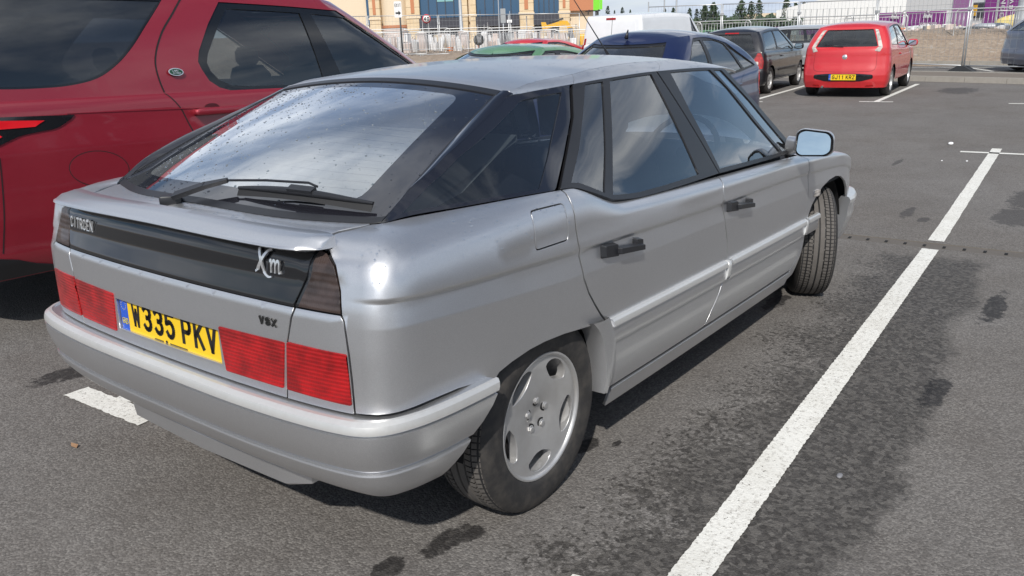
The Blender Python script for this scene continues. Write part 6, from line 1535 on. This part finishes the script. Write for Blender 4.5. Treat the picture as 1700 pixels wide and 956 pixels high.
row([560, 628, 697, 768, 846, 925, 998], lambda x: 55 - (x - 560) * .014, 37, 37, ['crowd barrier just above the windscreen pillar of the dark red off-roader', 'front row crowd barrier under the arrow exit sign', 'front row crowd barrier left of the tall lamp post', 'front row crowd barrier right of the tall lamp post, above the light green car', 'front row crowd barrier above the red coupe roof', 'front row crowd barrier before the yellow excavator'])
row([600, 672, 742, 812, 884, 960], lambda x: 50 - (x - 560) * .016, 40, 40, ['back row crowd barrier behind the exit sign pole', 'back row crowd barrier beside the round speed sign', 'back row crowd barrier behind the lamp post and round black sign', 'back row crowd barrier behind the thin grey cabinet post', 'back row crowd barrier at the foot of the excavator arm'])
row([1082, 1161, 1243, 1325, 1410, 1500], lambda x: 36 - (x - 1161) * .040, 37.5, 35, ['crowd barrier at the front end of the white van', 'crowd barrier before the poplars, right of the white van', 'crowd barrier above the black hatchback roof', 'crowd barrier above the pale silver estate car', 'crowd barrier above the roof of the bright red hatchback'])
row([1510, 1602, 1700, 1800], lambda x: 17 - (x - 1510) * .030, 33.2, 32.5, ['crowd barrier on the earth bank before the purple banners', 'crowd barrier on the earth bank left of the grey car', 'crowd barrier on the earth bank above the grey car'])
def heras(a, b, h, label, foot=True):
    """mesh site panel between two ground points"""
    d = b - a; L = math.hypot(d.x, d.y); r = empty('mesh_fence_panel', a, (0, 0, math.atan2(d.y, d.x)), label, 'fence', 'mesh fence panels round the building site'); dz = d.z / L
    m = MB(); P = lambda x, z: Vector((x, 0, z + dz * x)); g = .035
    m.tube([P(g, .0), P(g, h)], .021, 6); m.tube([P(L - g, 0), P(L - g, h)], .021, 6); m.tube([P(g, h - .02), P(L - g, h - .02)], .019, 6); m.tube([P(g, .15), P(L - g, .15)], .019, 6); m.build('frame', M['galvanised'], r)
    w = MB(); nx = int(L / .16)
    for k in range(1, nx): x = g + (L - 2 * g) * k / nx; w.tube([P(x, .15), P(x, h - .03)], .0028, 3, cap=False)
    for k in range(1, 8): z = .15 + (h - .18) * k / 8; w.tube([P(g, z), P(L - g, z)], .0035, 3, cap=False)
    o = w.build('mesh_wires', M['galv_dull'], r); o['kind'] = 'stuff'
    f = MB(); f.prism([(-.36, -.0), (-.10, .14), (.10, .14), (.36, 0)], -.13, .13, Matrix.Rotation(PI / 2, 4, 'X')); f.build('fence_foot', M['foot_rubber'], r)
    c = MB(); c.box((-.05, -.04, h - .42), (.07, .04, h - .34)); c.build('clamp', M['galvanised'], r)
def ray_at_len(P, px, L):
    d = HDIR(px, 60); d = Vector((d.x, d.y, 0)).normalized(); c = Vector((CAM.x, CAM.y, 0)); q = Vector((P.x, P.y, 0)) - c; b = q.dot(d); disc = b * b - q.length_squared + L * L
    t = b + math.sqrt(max(0, disc)); r = c + d * t; return Vector((r.x, r.y, P.z))
p0 = Vector((24.49, 1.87, GZ)); p1 = ray_at_len(p0, 1452, 3.45); p2 = ray_at_len(p1, 1324, 3.45); p3 = ray_at_len(p2, 1197, 3.45); p4 = ray_at_len(p3, 1075, 3.45)
p2.z = GZ + .05; p3.z = GZ + .12; p4.z = GZ + .15
heras(p1, p0, 2.05, 'mesh fence panel ending at the black foot beside the grey car'); heras(p2, p1, 2.05, 'mesh fence panel behind the bright red hatchback'); heras(p3, p2, 2.05, 'mesh fence panel behind the black hatchback'); heras(p4, p3, 2.05, 'mesh fence panel right above the white van front')
q_ = p0 + Vector((-1.1, -3.3, 0)); heras(p0, q_, 2.05, 'mesh fence panel running to the right edge, before the earth bank')
pl = [at(px, 27 - (px - 600) * .014, 40) for px in (490, 609, 727, 845, 963)]
for a, b, s in zip(pl[:-1], pl[1:], ('leftmost, over the off-roader windscreen', 'left of the round speed sign post', 'right of the tall lamp post', 'before the yellow excavator arm')): heras(a - Vector((0, 0, 2.03)), b - Vector((0, 0, 2.03)), 2.05, 'mesh fence panel before the stone building, ' + s, False)
# ---------------------------------------------------------------- buildings, trees, posts and machines beyond the car park
simple('sandstone', (.60, .46, .29), .85); simple('sandstone_pale', (.68, .57, .42), .85); simple('terracotta', (.48, .20, .10), .8); simple('fascia_dark', (.045, .047, .06), .5)
simple('curtain_glass', (.03, .085, .16), .08, coat=1.); simple('curtain_panel', (.22, .42, .42), .35); simple('shop_grey', (.19, .19, .20), .6); simple('mullion', (.05, .06, .08), .5)
simple('white_clad', (.74, .75, .74), .6); simple('purple_sheet', (.25, .04, .25), .6); simple('purple_pale', (.36, .17, .36), .6); simple('lime_green', (.18, .62, .03), .5); simple('yellow_paint', (.72, .40, .03), .45)
simple('white_letter', (.8, .8, .8), .6); simple('sign_white', (.75, .75, .74), .5); simple('sign_black', (.015, .015, .015), .5); simple('sign_red', (.55, .02, .03), .5); simple('post_grey', (.42, .44, .46), .5, .3); simple('post_dark', (.06, .065, .07), .6)
simple('tarp_green', (.10, .26, .14), .8); simple('orange_plastic', (.7, .22, .06), .6); simple('pale_rubble', (.58, .50, .46), .9); simple('plastic_white', (.72, .72, .72), .6); simple('light_glow', (.9, .9, .88), .5)
def brick_joints():
    t = NT('stone_banded'); o = t.obj(); z = t.node('ShaderNodeSeparateXYZ', {'Vector': o}).outputs[2]; s = t.math('FRACT', t.math('MULTIPLY', z, 1.35)); j = t.math('LESS_THAN', s, .07)
    n = t.noise(o, 1.3, 5, .6); c = t.mix(t.ramp(n, (.35, 0.), (.7, 1.)), (.62, .48, .30), (.68, .56, .39)); c = t.mix(j, c, (.36, .27, .17)); t.set(col=c, rough=.85); M['stone_banded'] = t.m
brick_joints()
def frame_on(px0, D0, px1, D1, z=0):
    a = at(px0, 50, D0); b = at(px1, 50, D1); a.z = z; b.z = z; ex = (b - a).normalized(); ez = Vector((0, 0, 1)); ey = ez.cross(ex); return a, ex, ey, (b - a).length
def boxf(mb, o, ex, ey, x0, x1, y0, y1, z0, z1, mi=0):
    M4 = Matrix(((ex.x, ey.x, 0, o.x), (ex.y, ey.y, 0, o.y), (0, 0, 1, o.z), (0, 0, 0, 1))); mb.box((x0, y0, z0), (x1, y1, z1), mi, M4)
def store():
    o, ex, ey, L = frame_on(540, 88, 985, 84, -.85); r = empty('stone_fronted_store', o, label='stone fronted store with dark glass bays and a dark canopy band, behind the site fences', cat='building'); o0 = Vector((0, 0, 0))
    # ey points away from the camera? make sure depth runs backwards
    back = ey if (o + ey - CAM).length > (o - CAM).length else -ey
    k = L / 445.0; X = lambda px: (px - 540) * k
    H = 9.0
    m = MB(); boxf(m, o0, ex, back, 0, L, .5, 14, 0, H); m.build('wall', M['sandstone_pale'], r)
    cols = [(618, 636), (680, 702), (772, 781), (786, 795), (866, 889), (930, 947)]
    for a, b in cols:
        m = MB(); boxf(m, o0, ex, back, X(a), X(b), -.25, .5, 0, H); c = m.build('column', M['stone_banded'], r)
        s = MB(); boxf(s, o0, ex, back, X(a) - .08, X(b) + .08, -.33, -.25, 3.42, 3.62); s.build('column_band', M['sandstone_pale'], c)
        if b - a > 12: q = MB(); boxf(q, o0, ex, back, X(a + (b - a) * .36), X(a + (b - a) * .62), -.31, -.25, 3.9, H); q.build('terracotta_inlay', M['terracotta'], c)
    bays = [(702, 772), (795, 866), (889, 930)]
    for a, b in bays:
        g = MB(); boxf(g, o0, ex, back, X(a), X(b), .25, .5, 3.4, H); w = g.build('glass_bay', M['curtain_glass'], r)
        n = 5; mm = MB()
        for i in range(1, n): x = X(a) + (X(b) - X(a)) * i / n; mu = MB(); boxf(mu, o0, ex, back, x - .04, x + .04, .17, .25, 3.4, H); mu.build('mullion', M['mullion'], w)
        pnl = MB(); boxf(pnl, o0, ex, back, X(a) + (X(b) - X(a)) * .4, X(a) + (X(b) - X(a)) * .8, .20, .24, 4.9, H); pnl.build('pale_pane', M['curtain_panel'], w)
        f = MB(); boxf(f, o0, ex, back, X(a), X(b), -.7, .4, 2.45, 3.35); f.build('canopy_band', M['fascia_dark'], r)
        s = MB(); boxf(s, o0, ex, back, X(a), X(b), .2, .5, 0, 2.45); sp = s.build('shop_front', M['shop_grey'], r)
        for i in range(1, 8): x = X(a) + (X(b) - X(a)) * i / 8; mu = MB(); boxf(mu, o0, ex, back, x - .03, x + .03, .14, .2, 0, 2.45); mu.build('shutter_post', M['mullion'], sp)
    g = MB(); boxf(g, o0, ex, back, X(612), X(634), .2, .5, 3.0, H); g.build('glass_bay', M['curtain_glass'], r)
    # rounded tower between the first columns
    t = MB(); cx = X(657); t.lathe([(X(24 + 540), 0), (X(24 + 540), 2.6)], Matrix.Translation(ex * cx + back * 1.2), 32, 0); t.lathe([(X(565), 2.6), (X(565), 2.85)], Matrix.Translation(ex * cx + back * 1.2), 32, 1); t.lathe([(X(564), 2.85), (X(564), H)], Matrix.Translation(ex * cx + back * 1.2), 32, 2)
    t.build('round_tower', [M['pale_rubble'], M['terracotta'], M['sandstone_pale']], r)
    e = MB(); boxf(e, o0, ex, back, X(945), X(985), -.1, .5, 3.6, H); e.build('terracotta_panel', M['terracotta'], r); e = MB(); boxf(e, o0, ex, back, X(962), X(976), -.16, -.1, 4.9, H); e.build('window', M['fascia_dark'], r)
    s = MB(); boxf(s, o0, ex, back, X(846), X(854), -.78, -.7, 2.7, 2.98); s.build('wall_light', M['light_glow'], r)
store()
def sign_board(px, py0, py1, wpx, D, name, label, mat, cat='sign', pole_to=110, thick=.03, pole_mat='post_grey', polepx=None):
    a = at(px, py0, D); b = at(px, py1, D); w = wpx * D * 1.02 / 1351 * .985; h = a.z - b.z; d = HDIR(px, py0); ang = math.atan2(d.y, d.x) - PI / 2
    r = empty(name, (b.x, b.y, b.z), (0, 0, ang), label, cat); m = MB(); m.prism(rounded([(-w / 2, 0), (w / 2, 0), (w / 2, h), (-w / 2, h)], w * .12, 2), -thick / 2, thick / 2, Matrix.Rotation(PI / 2, 4, 'X')); m.build('board', M[mat], r)
    gzz = hill(b.x, b.y)[0]
    if pole_to: p = MB(); xx = 0 if polepx is None else (polepx - px) * D / 1351; p.tube([(xx, .05, gzz - b.z - .1), (xx, .05, h * .9)], .035, 8); p.build('pole', M[pole_mat], r)
    return r, w, h
r, w, h = sign_board(661.5, 2, 29, 11.5, 36, 'exit_sign', 'white sign reading EXIT above a black arrow, on a grey post', 'sign_white', pole_mat='post_dark', polepx=664)
fr = lambda x, y, q: Vector((x, -.02 - q, y))
t = MB(); stroke_text(t, 'EXIT', w * .17, h * .20, w * .04, w * .045, lambda x, y, q: fr(x - w * .40, y + h * .66, q), depth=.004); t.build('lettering', M['sign_black'], r)
t = MB(); t.add([fr(*p, .004) for p in ((-w * .34, h * .33), (w * .05, h * .33), (w * .05, h * .43), (w * .36, h * .28), (w * .05, h * .13), (w * .05, h * .23), (-w * .34, h * .23))], [tuple(range(7))]); t.build('arrow', M['sign_black'], r, fix=False)
def round_sign(px, py, rad, D, name, label, ring, face, text=None, black=False):
    c = at(px, py, D); d = HDIR(px, py); ang = math.atan2(d.y, d.x) - PI / 2; R_ = rad * D / 1351; r = empty(name, c, (0, 0, ang), label, 'sign'); Mr = Matrix.Rotation(PI / 2, 4, 'X')
    m = MB(); m.lathe([(0, .0), (R_, 0), (R_, .02), (0, .02)], Mr, 28); m.build('disc', M[ring], r)
    if not black:
        m = MB(); m.lathe([(0, .026), (R_ * .78, .026), (R_ * .78, .02)], Mr, 28); m.build('face', M[face], r)
        t = MB(); s = R_ * .55; stroke_text(t, text, s, s * 1.5, s * .25, s * .30, lambda x, y, q: Vector((x - s * 1.12, -.028 - q, y - s * .75)), depth=.003); t.build('numerals', M['sign_black'], r)
    else: m = MB(); m.prism(rounded([(-R_ * .12, -R_ * .5), (R_ * .25, -R_ * .5), (R_ * .25, R_ * .5), (-R_ * .12, R_ * .5)], R_ * .08, 2), .02, .03, Mr); m.build('face', M[face], r)
    p = MB(); gzz = hill(c.x, c.y)[0]; p.tube([(0, .04, gzz - c.z - .1), (0, .04, R_ * .5)], .03, 8); p.build('pole', M['post_dark'], r)
round_sign(708, 31, 6.8, 41, 'speed_sign', 'round speed sign, 40 in a red ring, left of the lamp post', 'sign_red', 'sign_white', '40')
round_sign(795, 66, 8.6, 42, 'round_sign', 'round black sign low behind the barriers, right of the lamp post', 'sign_black', 'shop_grey', black=True)
sign_board(835.5, 14, 38, 8, 43, 'grey_sign_back', 'grey back of a small rectangular sign on twin posts', 'galv_dull')
for px, top, D, rr_, lab, mat in ((766, -60, 46, .085, 'tall thick pale grey lamp post rising out of the picture behind the light green car', 'post_grey'), (829, -30, 44, .025, 'thin grey post left of the small sign back', 'post_grey'), (847, 18, 45, .02, 'thin short grey post right of the small sign back', 'post_grey'), (798, 17, 47, .03, 'slim dark post right of the lamp post', 'post_dark'),
                                   (1076, 3, 60, .04, 'thin pole above the white van, left of a pair', 'post_grey'), (1102, -20, 62, .05, 'thin pole above the white van, middle one', 'post_grey'), (1122, -40, 60, .06, 'thicker pole above the white van, rightmost', 'post_grey'), (1693, -60, 36, .16, 'thick grey post at the right edge before the lettered purple panels', 'post_grey')):
    a = at(px, 50, D); b = at(px, top, D); g_ = hill(a.x, a.y)[0]; r = empty('lamp_post' if rr_ > .08 else 'post', (a.x, a.y, g_ - .2), (0, 0, 0), lab, 'post'); m = MB(); hh = b.z - g_ + .2
    m.tube([(0, 0, 0), (0, 0, 1.0), (0, 0, 1.05), (0, 0, hh)], [rr_ * 1.5, rr_ * 1.45, rr_ * 1.1, rr_ * .9], 12); m.build('shaft', M[mat], r, auto=40)
# green block sign on the roof corner, upper edge of the picture
def green_sign():
    a = at(985, 17, 70); b = at(1000, 17, 70); r = empty('green_sign', a, (0, 0, math.atan2((b - a).y, (b - a).x)), 'bright green block sign cut off by the top edge above the white van', 'sign'); w = (b - a).length
    m = MB(); m.box((0, 0, 0), (w * .72, .5, 3.2)); m.build('panel', M['lime_green'], r); m = MB(); m.box((w * .72 + .01, .1, .05), (w, .5, 3.2)); m.build('side_panel', M['lime_green'], r); m = MB(); m.box((w * .2, .15, -2.6), (w * .6, .4, -.01)); m.build('support', M['post_dark'], r)
green_sign()
def arena():
    # long white shed running away to the left, lettered purple sheets on its lower wall
    o, ex, ey, L = frame_on(1287, 200, 1560, 190, -1.0); r = empty('white_shed', o, label='long white shed with a sloping roof line above purple banners, behind the earth bank', cat='building'); o0 = Vector((0, 0, 0))
    back = ey if (o + ey * 5 - CAM).length > (o - CAM).length else -ey
    kk = L / 273.; zz = lambda px, py: at(px, py, 197).z + 1.0; P = [(0, 0), (L, 0), (L, zz(1560, -46)), ((1365 - 1287) * kk, zz(1365, -1)), (0, zz(1288, 17))]
    M4 = Matrix(((ex.x, 0, back.x, 0), (ex.y, 0, back.y, 0), (0, 1, 0, 0), (0, 0, 0, 1)))
    m = MB(); m.prism(P, 0, 40, M4); m.build('wall', M['white_clad'], r)
    for i in range(1, 26): x = L * i / 26; m = MB(); boxf(m, o0, ex, back, x - .05, x + .05, -.06, 0, 0, min(zz(1288, 17), 6) * .98); m.build('cladding_joint', M['galv_dull'], r)
    m = MB(); boxf(m, o0, ex, back, -7.5, -.2, -.2, 6, 0, zz(1288, 21)); m.build('louvred_end', M['sandstone_pale'], r)
    o2, ex2, ey2, L2 = frame_on(1500, 112, 1760, 96, -1.0); q = empty('entrance_block', o2, label='white entrance block with tall purple panels and large lettering, upper right corner', cat='building'); back2 = ey2 if (o2 + ey2 * 5 - CAM).length > (o2 - CAM).length else -ey2; H2 = 7
    m = MB(); boxf(m, o0, ex2, back2, 0, L2, 0, 20, 0, H2); m.build('wall', M['white_clad'], q)
    k = L2 / 260.; X = lambda px: (px - 1500) * k
    zof = lambda py, D=105: 1.47 + (20 - py) * D / 1351 + 1.0
    for a, b, mt, nm, z0, z1 in ((1592, 1622, 'purple_pale', 'purple_panel', zof(46), H2 - .1), (1646, 1664, 'purple_sheet', 'purple_panel', zof(40), H2 - .1), (1664.5, 1668, 'galvanised', 'panel_edge', zof(40), H2 - .1), (1669, 1679, 'purple_sheet', 'purple_panel', zof(38), H2 - .1), (1683, 1700, 'purple_sheet', 'purple_panel', zof(35), H2 - .1), (1627, 1645, 'fascia_dark', 'dark_window', zof(30), zof(10)), (1628, 1634, 'yellow_paint', 'yellow_blind', zof(27), zof(13))):
        m = MB(); boxf(m, o0, ex2, back2, X(a), X(b), -.12 if nm != 'yellow_blind' else -.2, 0, z0, z1); m.build(nm, M[mt], q)
    t = MB(); hh = .95; S = lambda x, y, d_: ex2 * (X(1678.4) - y) + back2 * (-.14 - d_) + Vector((0, 0, zof(31) + x))
    for i_, ch in enumerate('CONFE'):
        t = MB(); stroke_text(t, ch, .55, .58, .14, .13, lambda x, y, d_: S(x + i_ * .69, y, d_), depth=.02); t.build('letter', M['white_letter'], q)
    t = MB(); S = lambda x, y, d_: ex2 * (X(1690) - y) + back2 * (-.14 - d_) + Vector((0, 0, zof(20) + x)); stroke_text(t, 'EVE', .40, .42, .12, .10, S, depth=.02); t.build('side_lettering', M['white_letter'], q)
    # purple sheets along the shed foot
    o3, ex3, ey3, L3 = frame_on(1457, 92, 1568, 84, 0); f = empty('purple_banner', o3, label='purple corrugated banner with white lettering before the white shed', cat='banner'); b3 = ey3 if (o3 + ey3 * 5 - CAM).length > (o3 - CAM).length else -ey3
    zf = lambda py, D: 1.47 + (24 - py) * D / 1351; k3 = L3 / 111.
    for (a, b) in ((0, 43), (48, 111)):
        m = MB(); n = int((b - a) / 2.2)
        for i in range(n):
            x0 = (a + (b - a) * i / n) * k3; x1 = (a + (b - a) * (i + 1) / n) * k3; xm = (x0 + x1) / 2; vs = [o0 + ex3 * x + b3 * y + Vector((0, 0, z)) for x, y in ((x0, 0), (x0 + (x1 - x0) * .4, 0), (x0 + (x1 - x0) * .5, -.05), (x0 + (x1 - x0) * .9, -.05), (x1, 0)) for z in (zf(43, 88), zf(23, 88))]
            m.add(vs, [(2 * j, 2 * j + 2, 2 * j + 3, 2 * j + 1) for j in range(4)])
        m.build('sheet', M['purple_sheet'], f, fix=False)
    def txt(s, px, py, w_, h_):
        t = MB(); stroke_text(t, s, w_, h_, w_ * .28, w_ * .20, lambda x, y, q_: ex3 * ((px - 1457) * k3 + x) + b3 * (-.09 - q_) + Vector((0, 0, zf(py, 88) + y)), depth=.02); t.build('lettering', M['white_letter'], f)
    txt('EXHIBITIONS', 1458 + 12, 43.0, .20, .30); txt('CONCERTS', 1531, 43.0, .23, .32)
    for px in (1481, 1535):
        t = MB(); S = lambda x, y, q_: ex3 * ((px - 1457) * k3 + x) + b3 * (-.09 - q_) + Vector((0, 0, zf(33, 88) + y)); ribbon(t, [(0, .1), (.15, .45), (.25, .1), (.4, .35), (.5, .1), (.6, .3), (.7, .1), (.8, .42), (.95, .12), (1.1, .3), (1.15, .05)], [.10, .10, .09], S, depth=.02); ribbon(t, [(.1, .62), (.4, .75), (.6, .60), (.85, .70)], [.10, .08], S, depth=.02); t.build('script_mark', M['white_letter'], f)
    # low purple hoarding far left of the shed
    o4, ex4, ey4, L4 = frame_on(1238, 130, 1455, 110, 0); h_ = empty('site_hoarding', o4, label='low purple and white hoarding behind the fences, above the pale silver estate car', cat='hoarding'); b4 = ey4 if (o4 + ey4 * 5 - CAM).length > (o4 - CAM).length else -ey4
    for i in range(9):
        m = MB(); boxf(m, o0, ex4, b4, L4 * i / 9 + .03, L4 * (i + 1) / 9 - .03, 0, .1, -1.2 - .0, .15 + .03 * i); m.build('panel', M['purple_sheet' if i % 3 else 'plastic_white'], h_)
    m = MB(); o5 = at(1300, 50, 100); g5 = empty('green_container', (o5.x - 12, o5.y + 2.5, -1.3), (0, 0, 1.2), 'dark green site container behind the barriers, over the black hatchback', 'container'); m.box((-2.4, -1.2, 0), (2.4, 1.2, 1.75), bev=.04); m.build('shell', M['tarp_green'], g5)
    for i in range(10): c_ = MB(); c_.box((-2.3 + .46 * i, -1.26, .1), (-2.12 + .46 * i, -1.2, 1.65)); c_.build('rib', M['tarp_green'], g5)
arena()
# poplars and the dark tree belt
def foliage():
    t = NT('foliage'); o = t.obj(); n = t.noise(o, .9, 4, .7); r_ = t.node('ShaderNodeObjectInfo').outputs['Random']; c = t.mix(t.ramp(n, (.35, 0.), (.65, 1.)), (.022, .045, .022), (.055, .085, .040)); t.set(col=c, rough=.8); M['foliage'] = t.m
    simple('bark', (.09, .07, .05), .9)
foliage()
def tree(px, top, base_w, D, label, seed, columnar=True):
    rg = random.Random(seed); c = at(px, 50, D); zt = at(px, top, D).z; zb = -1.0; H = zt - zb; W_ = base_w * D / 1351 / 2
    r = empty('poplar_tree' if columnar else 'tree', (c.x, c.y, zb), (0, 0, rg.uniform(0, 6)), label, 'tree'); t = MB(); t.tube([(0, 0, 0), (0, 0, H * .4), (0, 0, H * .92)], [W_ * .14, W_ * .10, W_ * .02], 6)
    for k in range(6): z = H * rg.uniform(.15, .6); a = rg.uniform(0, 6.3); t.tube([(0, 0, z), (math.cos(a) * W_ * .5, math.sin(a) * W_ * .5, z + H * .2)], [W_ * .05, W_ * .01], 4)
    t.build('trunk', M['bark'], r)
    m = MB(); N = 520 if columnar else 420
    for _ in range(N):
        q = rg.random() ** .8; z = H * (.06 + .94 * q); pr = (math.sin(min(1, q * 1.6 + .12) * PI / 2) * (1 - q ** 3) ** .55 + .05) if columnar else math.sqrt(max(0, 1 - (q * 1.9 - .9) ** 2)); a = rg.uniform(0, 2 * PI); rad = W_ * pr * rg.uniform(.3, 1.08) * (1 + .22 * math.sin(3 * a + z * 1.3 + seed)); s = W_ * rg.uniform(.16, .32)
        p = Vector((rad * math.cos(a), rad * math.sin(a), z)); e = Vector((rg.gauss(0, 1), rg.gauss(0, 1), rg.gauss(0, 1) + .8)).normalized(); f_ = e.orthogonal().normalized(); g = e.cross(f_)
        m.add([p + e * s * 1.3, p + f_ * s * .6, p - e * s, p - f_ * s * .5 + g * s * .3], [(0, 1, 2), (0, 2, 3)])
    m.build('crown', M['foliage'], r, fix=False)
for i, (px, top, w_, D, lab) in enumerate(((1009, 10, 8, 260, 'small poplar tip left of all, above the white van roof'), (1020, 17, 5, 270, 'tiny tree tip second above the white van roof'), (1033, 12, 8, 255, 'poplar tip above the middle of the van rear doors'), (1046, 16, 5, 262, 'tiny tree tip over the van roof edge'), (1103, 14, 7, 250, 'poplar tip above the van side, beside thin poles'), (1117, 13, 9, 245, 'dark poplar tip above the van cab'),
                                           (1144, 14, 9, 190, 'small poplar just right of the white van'), (1156, 15, 9, 185, 'slim poplar second right of the white van'), (1169, 9, 14, 180, 'tall poplar, left one of a touching pair'), (1183, 5, 16, 178, 'broad tall poplar, right one of a touching pair'), (1229, 2, 17, 175, 'broad poplar just right of a fence post pair'), (1245, 3, 12, 178, 'slim poplar in the middle of a group of three'), (1258, 0, 13, 172, 'tallest slim poplar, right one of a group of three'),
                                           (1303, -2, 14, 200, 'poplar rising beside the left end of the white shed'), (1318, 4, 8, 320, 'small tree behind the white shed roof, left'), (1332, 3, 9, 330, 'small tree behind the white shed roof, right'))):
    tree(px, top, w_, D, lab, 10 + i)
def belt():
    rg = random.Random(77); m = MB()
    for _ in range(9000):
        px = rg.uniform(960, 1330); D = rg.uniform(150, 185); top = 36 - (px - 1000) * .02 - 4 * math.sin(px * .09) - 3 * math.sin(px * .31 + 1); c = at(px, 50, D); zt = at(px, top, D).z; z = -1.0 + (zt + 1.0) * rg.random() ** .7; s = rg.uniform(.25, .6); p = Vector((c.x, c.y, z)); e = Vector((rg.gauss(0, 1), rg.gauss(0, 1), rg.gauss(0, 1))).normalized(); f_ = e.orthogonal().normalized()
        m.add([p + e * s, p + f_ * s * .7, p - e * s, p - f_ * s * .7], [(0, 1, 2, 3)])
    o = m.build('tree_belt', M['foliage'], fix=False); tag(o, 'low dark green belt of bushes behind the fences under the poplars', 'bushes', kind='stuff')
belt()
# excavator arm
def digger():
    c = at(925, 50, 46); d = HDIR(925, 50); ang = math.atan2(d.y, d.x) - PI / 2; r = empty('excavator', (c.x, c.y, 0), (0, 0, ang), 'yellow excavator with folded arm between the fences and the white van', 'excavator'); k = 46 / 1351; X = lambda px: (px - 925) * k; Z = lambda py: CAM.z + (at(925, py, 46).z - CAM.z)
    def plate(name, pts, mat='yellow_paint', t=.14): m = MB(); m.prism([(X(a), Z(b)) for a, b in pts], -t, t, Matrix.Rotation(PI / 2, 4, 'X')); m.build(name, M[mat], r)
    plate('dipper', [(900, 36), (907, 36), (909, 41), (913, 68), (909, 72), (905, 60), (901, 44)]); plate('boom', [(905, 42), (920, 38), (932, 34), (941, 35), (949, 46), (958, 62), (952, 66), (944, 50), (937, 42), (922, 44), (908, 47)], t=.18)
    m = MB(); m.tube([(X(912), -.2, Z(37)), (X(935), -.2, Z(31))], .05, 8); m.tube([(X(942), -.2, Z(56)), (X(955), -.2, Z(68))], .05, 8); m.build('hydraulic_ram', M['post_dark'], r)
    plate('bucket', [(905, 70), (915, 70), (916, 80), (908, 84), (903, 78)], t=.3); m = MB(); m.box((X(952), -.6, .2), (X(990), 1.6, Z(58)), bev=.08); m.build('body', M['yellow_paint'], r); m = MB(); m.box((X(950), -.7, -.6), (X(992), 1.7, .19), bev=.1); m.build('tracks', M['post_dark'], r)
digger()
# clutter of the building site
def clutter():
    rg = random.Random(5); mats = ['pale_rubble', 'plastic_white', 'orange_plastic', 'sandstone_pale', 'shop_grey', 'tarp_green']; m = MB()
    def add(px0, px1, D0, D1, n, hs):
        for _ in range(n):
            px = rg.uniform(px0, px1); D = rg.uniform(D0, D1); c = at(px, 60, D); z = hill(c.x, c.y)[0]; s = rg.uniform(.05, .22); h = rg.uniform(*hs); R_ = Matrix.Translation((c.x, c.y, z)) @ Matrix.Rotation(rg.uniform(0, 3), 4, 'Z') @ Matrix.Rotation(rg.uniform(-.2, .2), 4, 'X')
            mi = rg.choices(range(6), (7, 7, .6, 3, 1.4, .2))[0]; m.box((-s, -s * .7, -.1), (s, s * .7, h), mi, R_)
    add(640, 960, 43, 70, 900, (.15, .95)); add(1395, 1600, 38, 52, 120, (.05, .22)); add(1600, 1720, 36, 50, 60, (.05, .2))
    for px in range(668, 960, 9):
        c = at(px + rg.uniform(-2, 2), 60, rg.uniform(44, 60)); z = hill(c.x, c.y)[0]; m.tube([(c.x, c.y, z), (c.x, c.y, z + rg.uniform(.9, 1.9))], .03, 5, 1)
    o = m.build('site_materials', [M[q] for q in mats], fix=False); tag(o, 'pale heaps of bagged building materials and rubble behind the barriers', 'rubble', kind='stuff')
    for px, D, rx, mat, lab, hh in ((1645, 38, 1.3, 'post_grey', 'dark sheeted heap on the earth bank below the purple panels', .22), (1674, 38.5, .9, 'yellow_sheet', 'pale yellow tilted board on the earth bank near the right edge', .45), (1620, 37, .9, 'post_dark', 'black flattened sacks on the earth bank', .12)):
        c = at(px, 50, D); z = hill(c.x, c.y)[0] + .02; b = MB(); blob(b, (0, 0, hh * .5), (rx * .5, rx * .35, hh * .6), n=7, p=3); o = b.build('site_heap' if mat != 'yellow_sheet' else 'tilted_board', M[mat]); o.location = (c.x, c.y, z); o.rotation_euler = (0, -.3 if mat == 'yellow_sheet' else 0, math.atan2(HDIR(px, 50).y, HDIR(px, 50).x) - PI / 2); tag(o, lab, 'heap')
simple('yellow_sheet', (.62, .50, .18), .7)
clutter()
# small things lying on the asphalt
def litter():
    leaf = MB(); leaf.add([near(-.30 + a, .80 + b, .006 + h) - Vector((0, 0, 0)) for a, b, h in ((0, 0, 0), (.012, .018, .006), (.006, .045, .004), (-.006, .050, .008), (-.012, .02, .003))], [(0, 1, 2, 3, 4)])
    L = Vector((-.69, .85, .024)); pts = [L + Vector(q) for q in ((-.006, -.022, .002), (.008, -.010, .007), (.006, .014, .004), (-.002, .026, .009), (-.010, .010, .003))]; m = MB(); m.add(pts + [p - Vector((0, 0, .001)) for p in pts], [(0, 1, 2, 3, 4), (5, 6, 7, 8, 9)]); o = m.build('dry_leaf', M['leaf'], fix=False); tag(o, 'small dry brown leaf on the asphalt behind the silver bumper', 'leaf')
    for (x, y, s, lab) in ((.72, -1.54, .016, 'tiny pale pebble on the damp asphalt right of the bay line'), (9.72, -.36, .05, 'white scrap of litter beyond the far T-shaped marking'), (8.44, -.74, .018, 'tiny white fleck beyond the drain channel, right one'), (8.37, -.50, .015, 'tiny white fleck beyond the drain channel, left one')):
        b = MB(); blob(b, (0, 0, s * .3), (s, s * .6, s * .35), n=6, p=2.6); o = b.build('litter' if x > 1 else 'pebble', M['white_letter'] if x > 1 else M['shop_grey']); z = -x * SLOPE if x < 4.4 else GZ; o.location = (x, y, z); tag(o, lab, 'litter')
simple('leaf', (.26, .15, .08), .8)
litter()
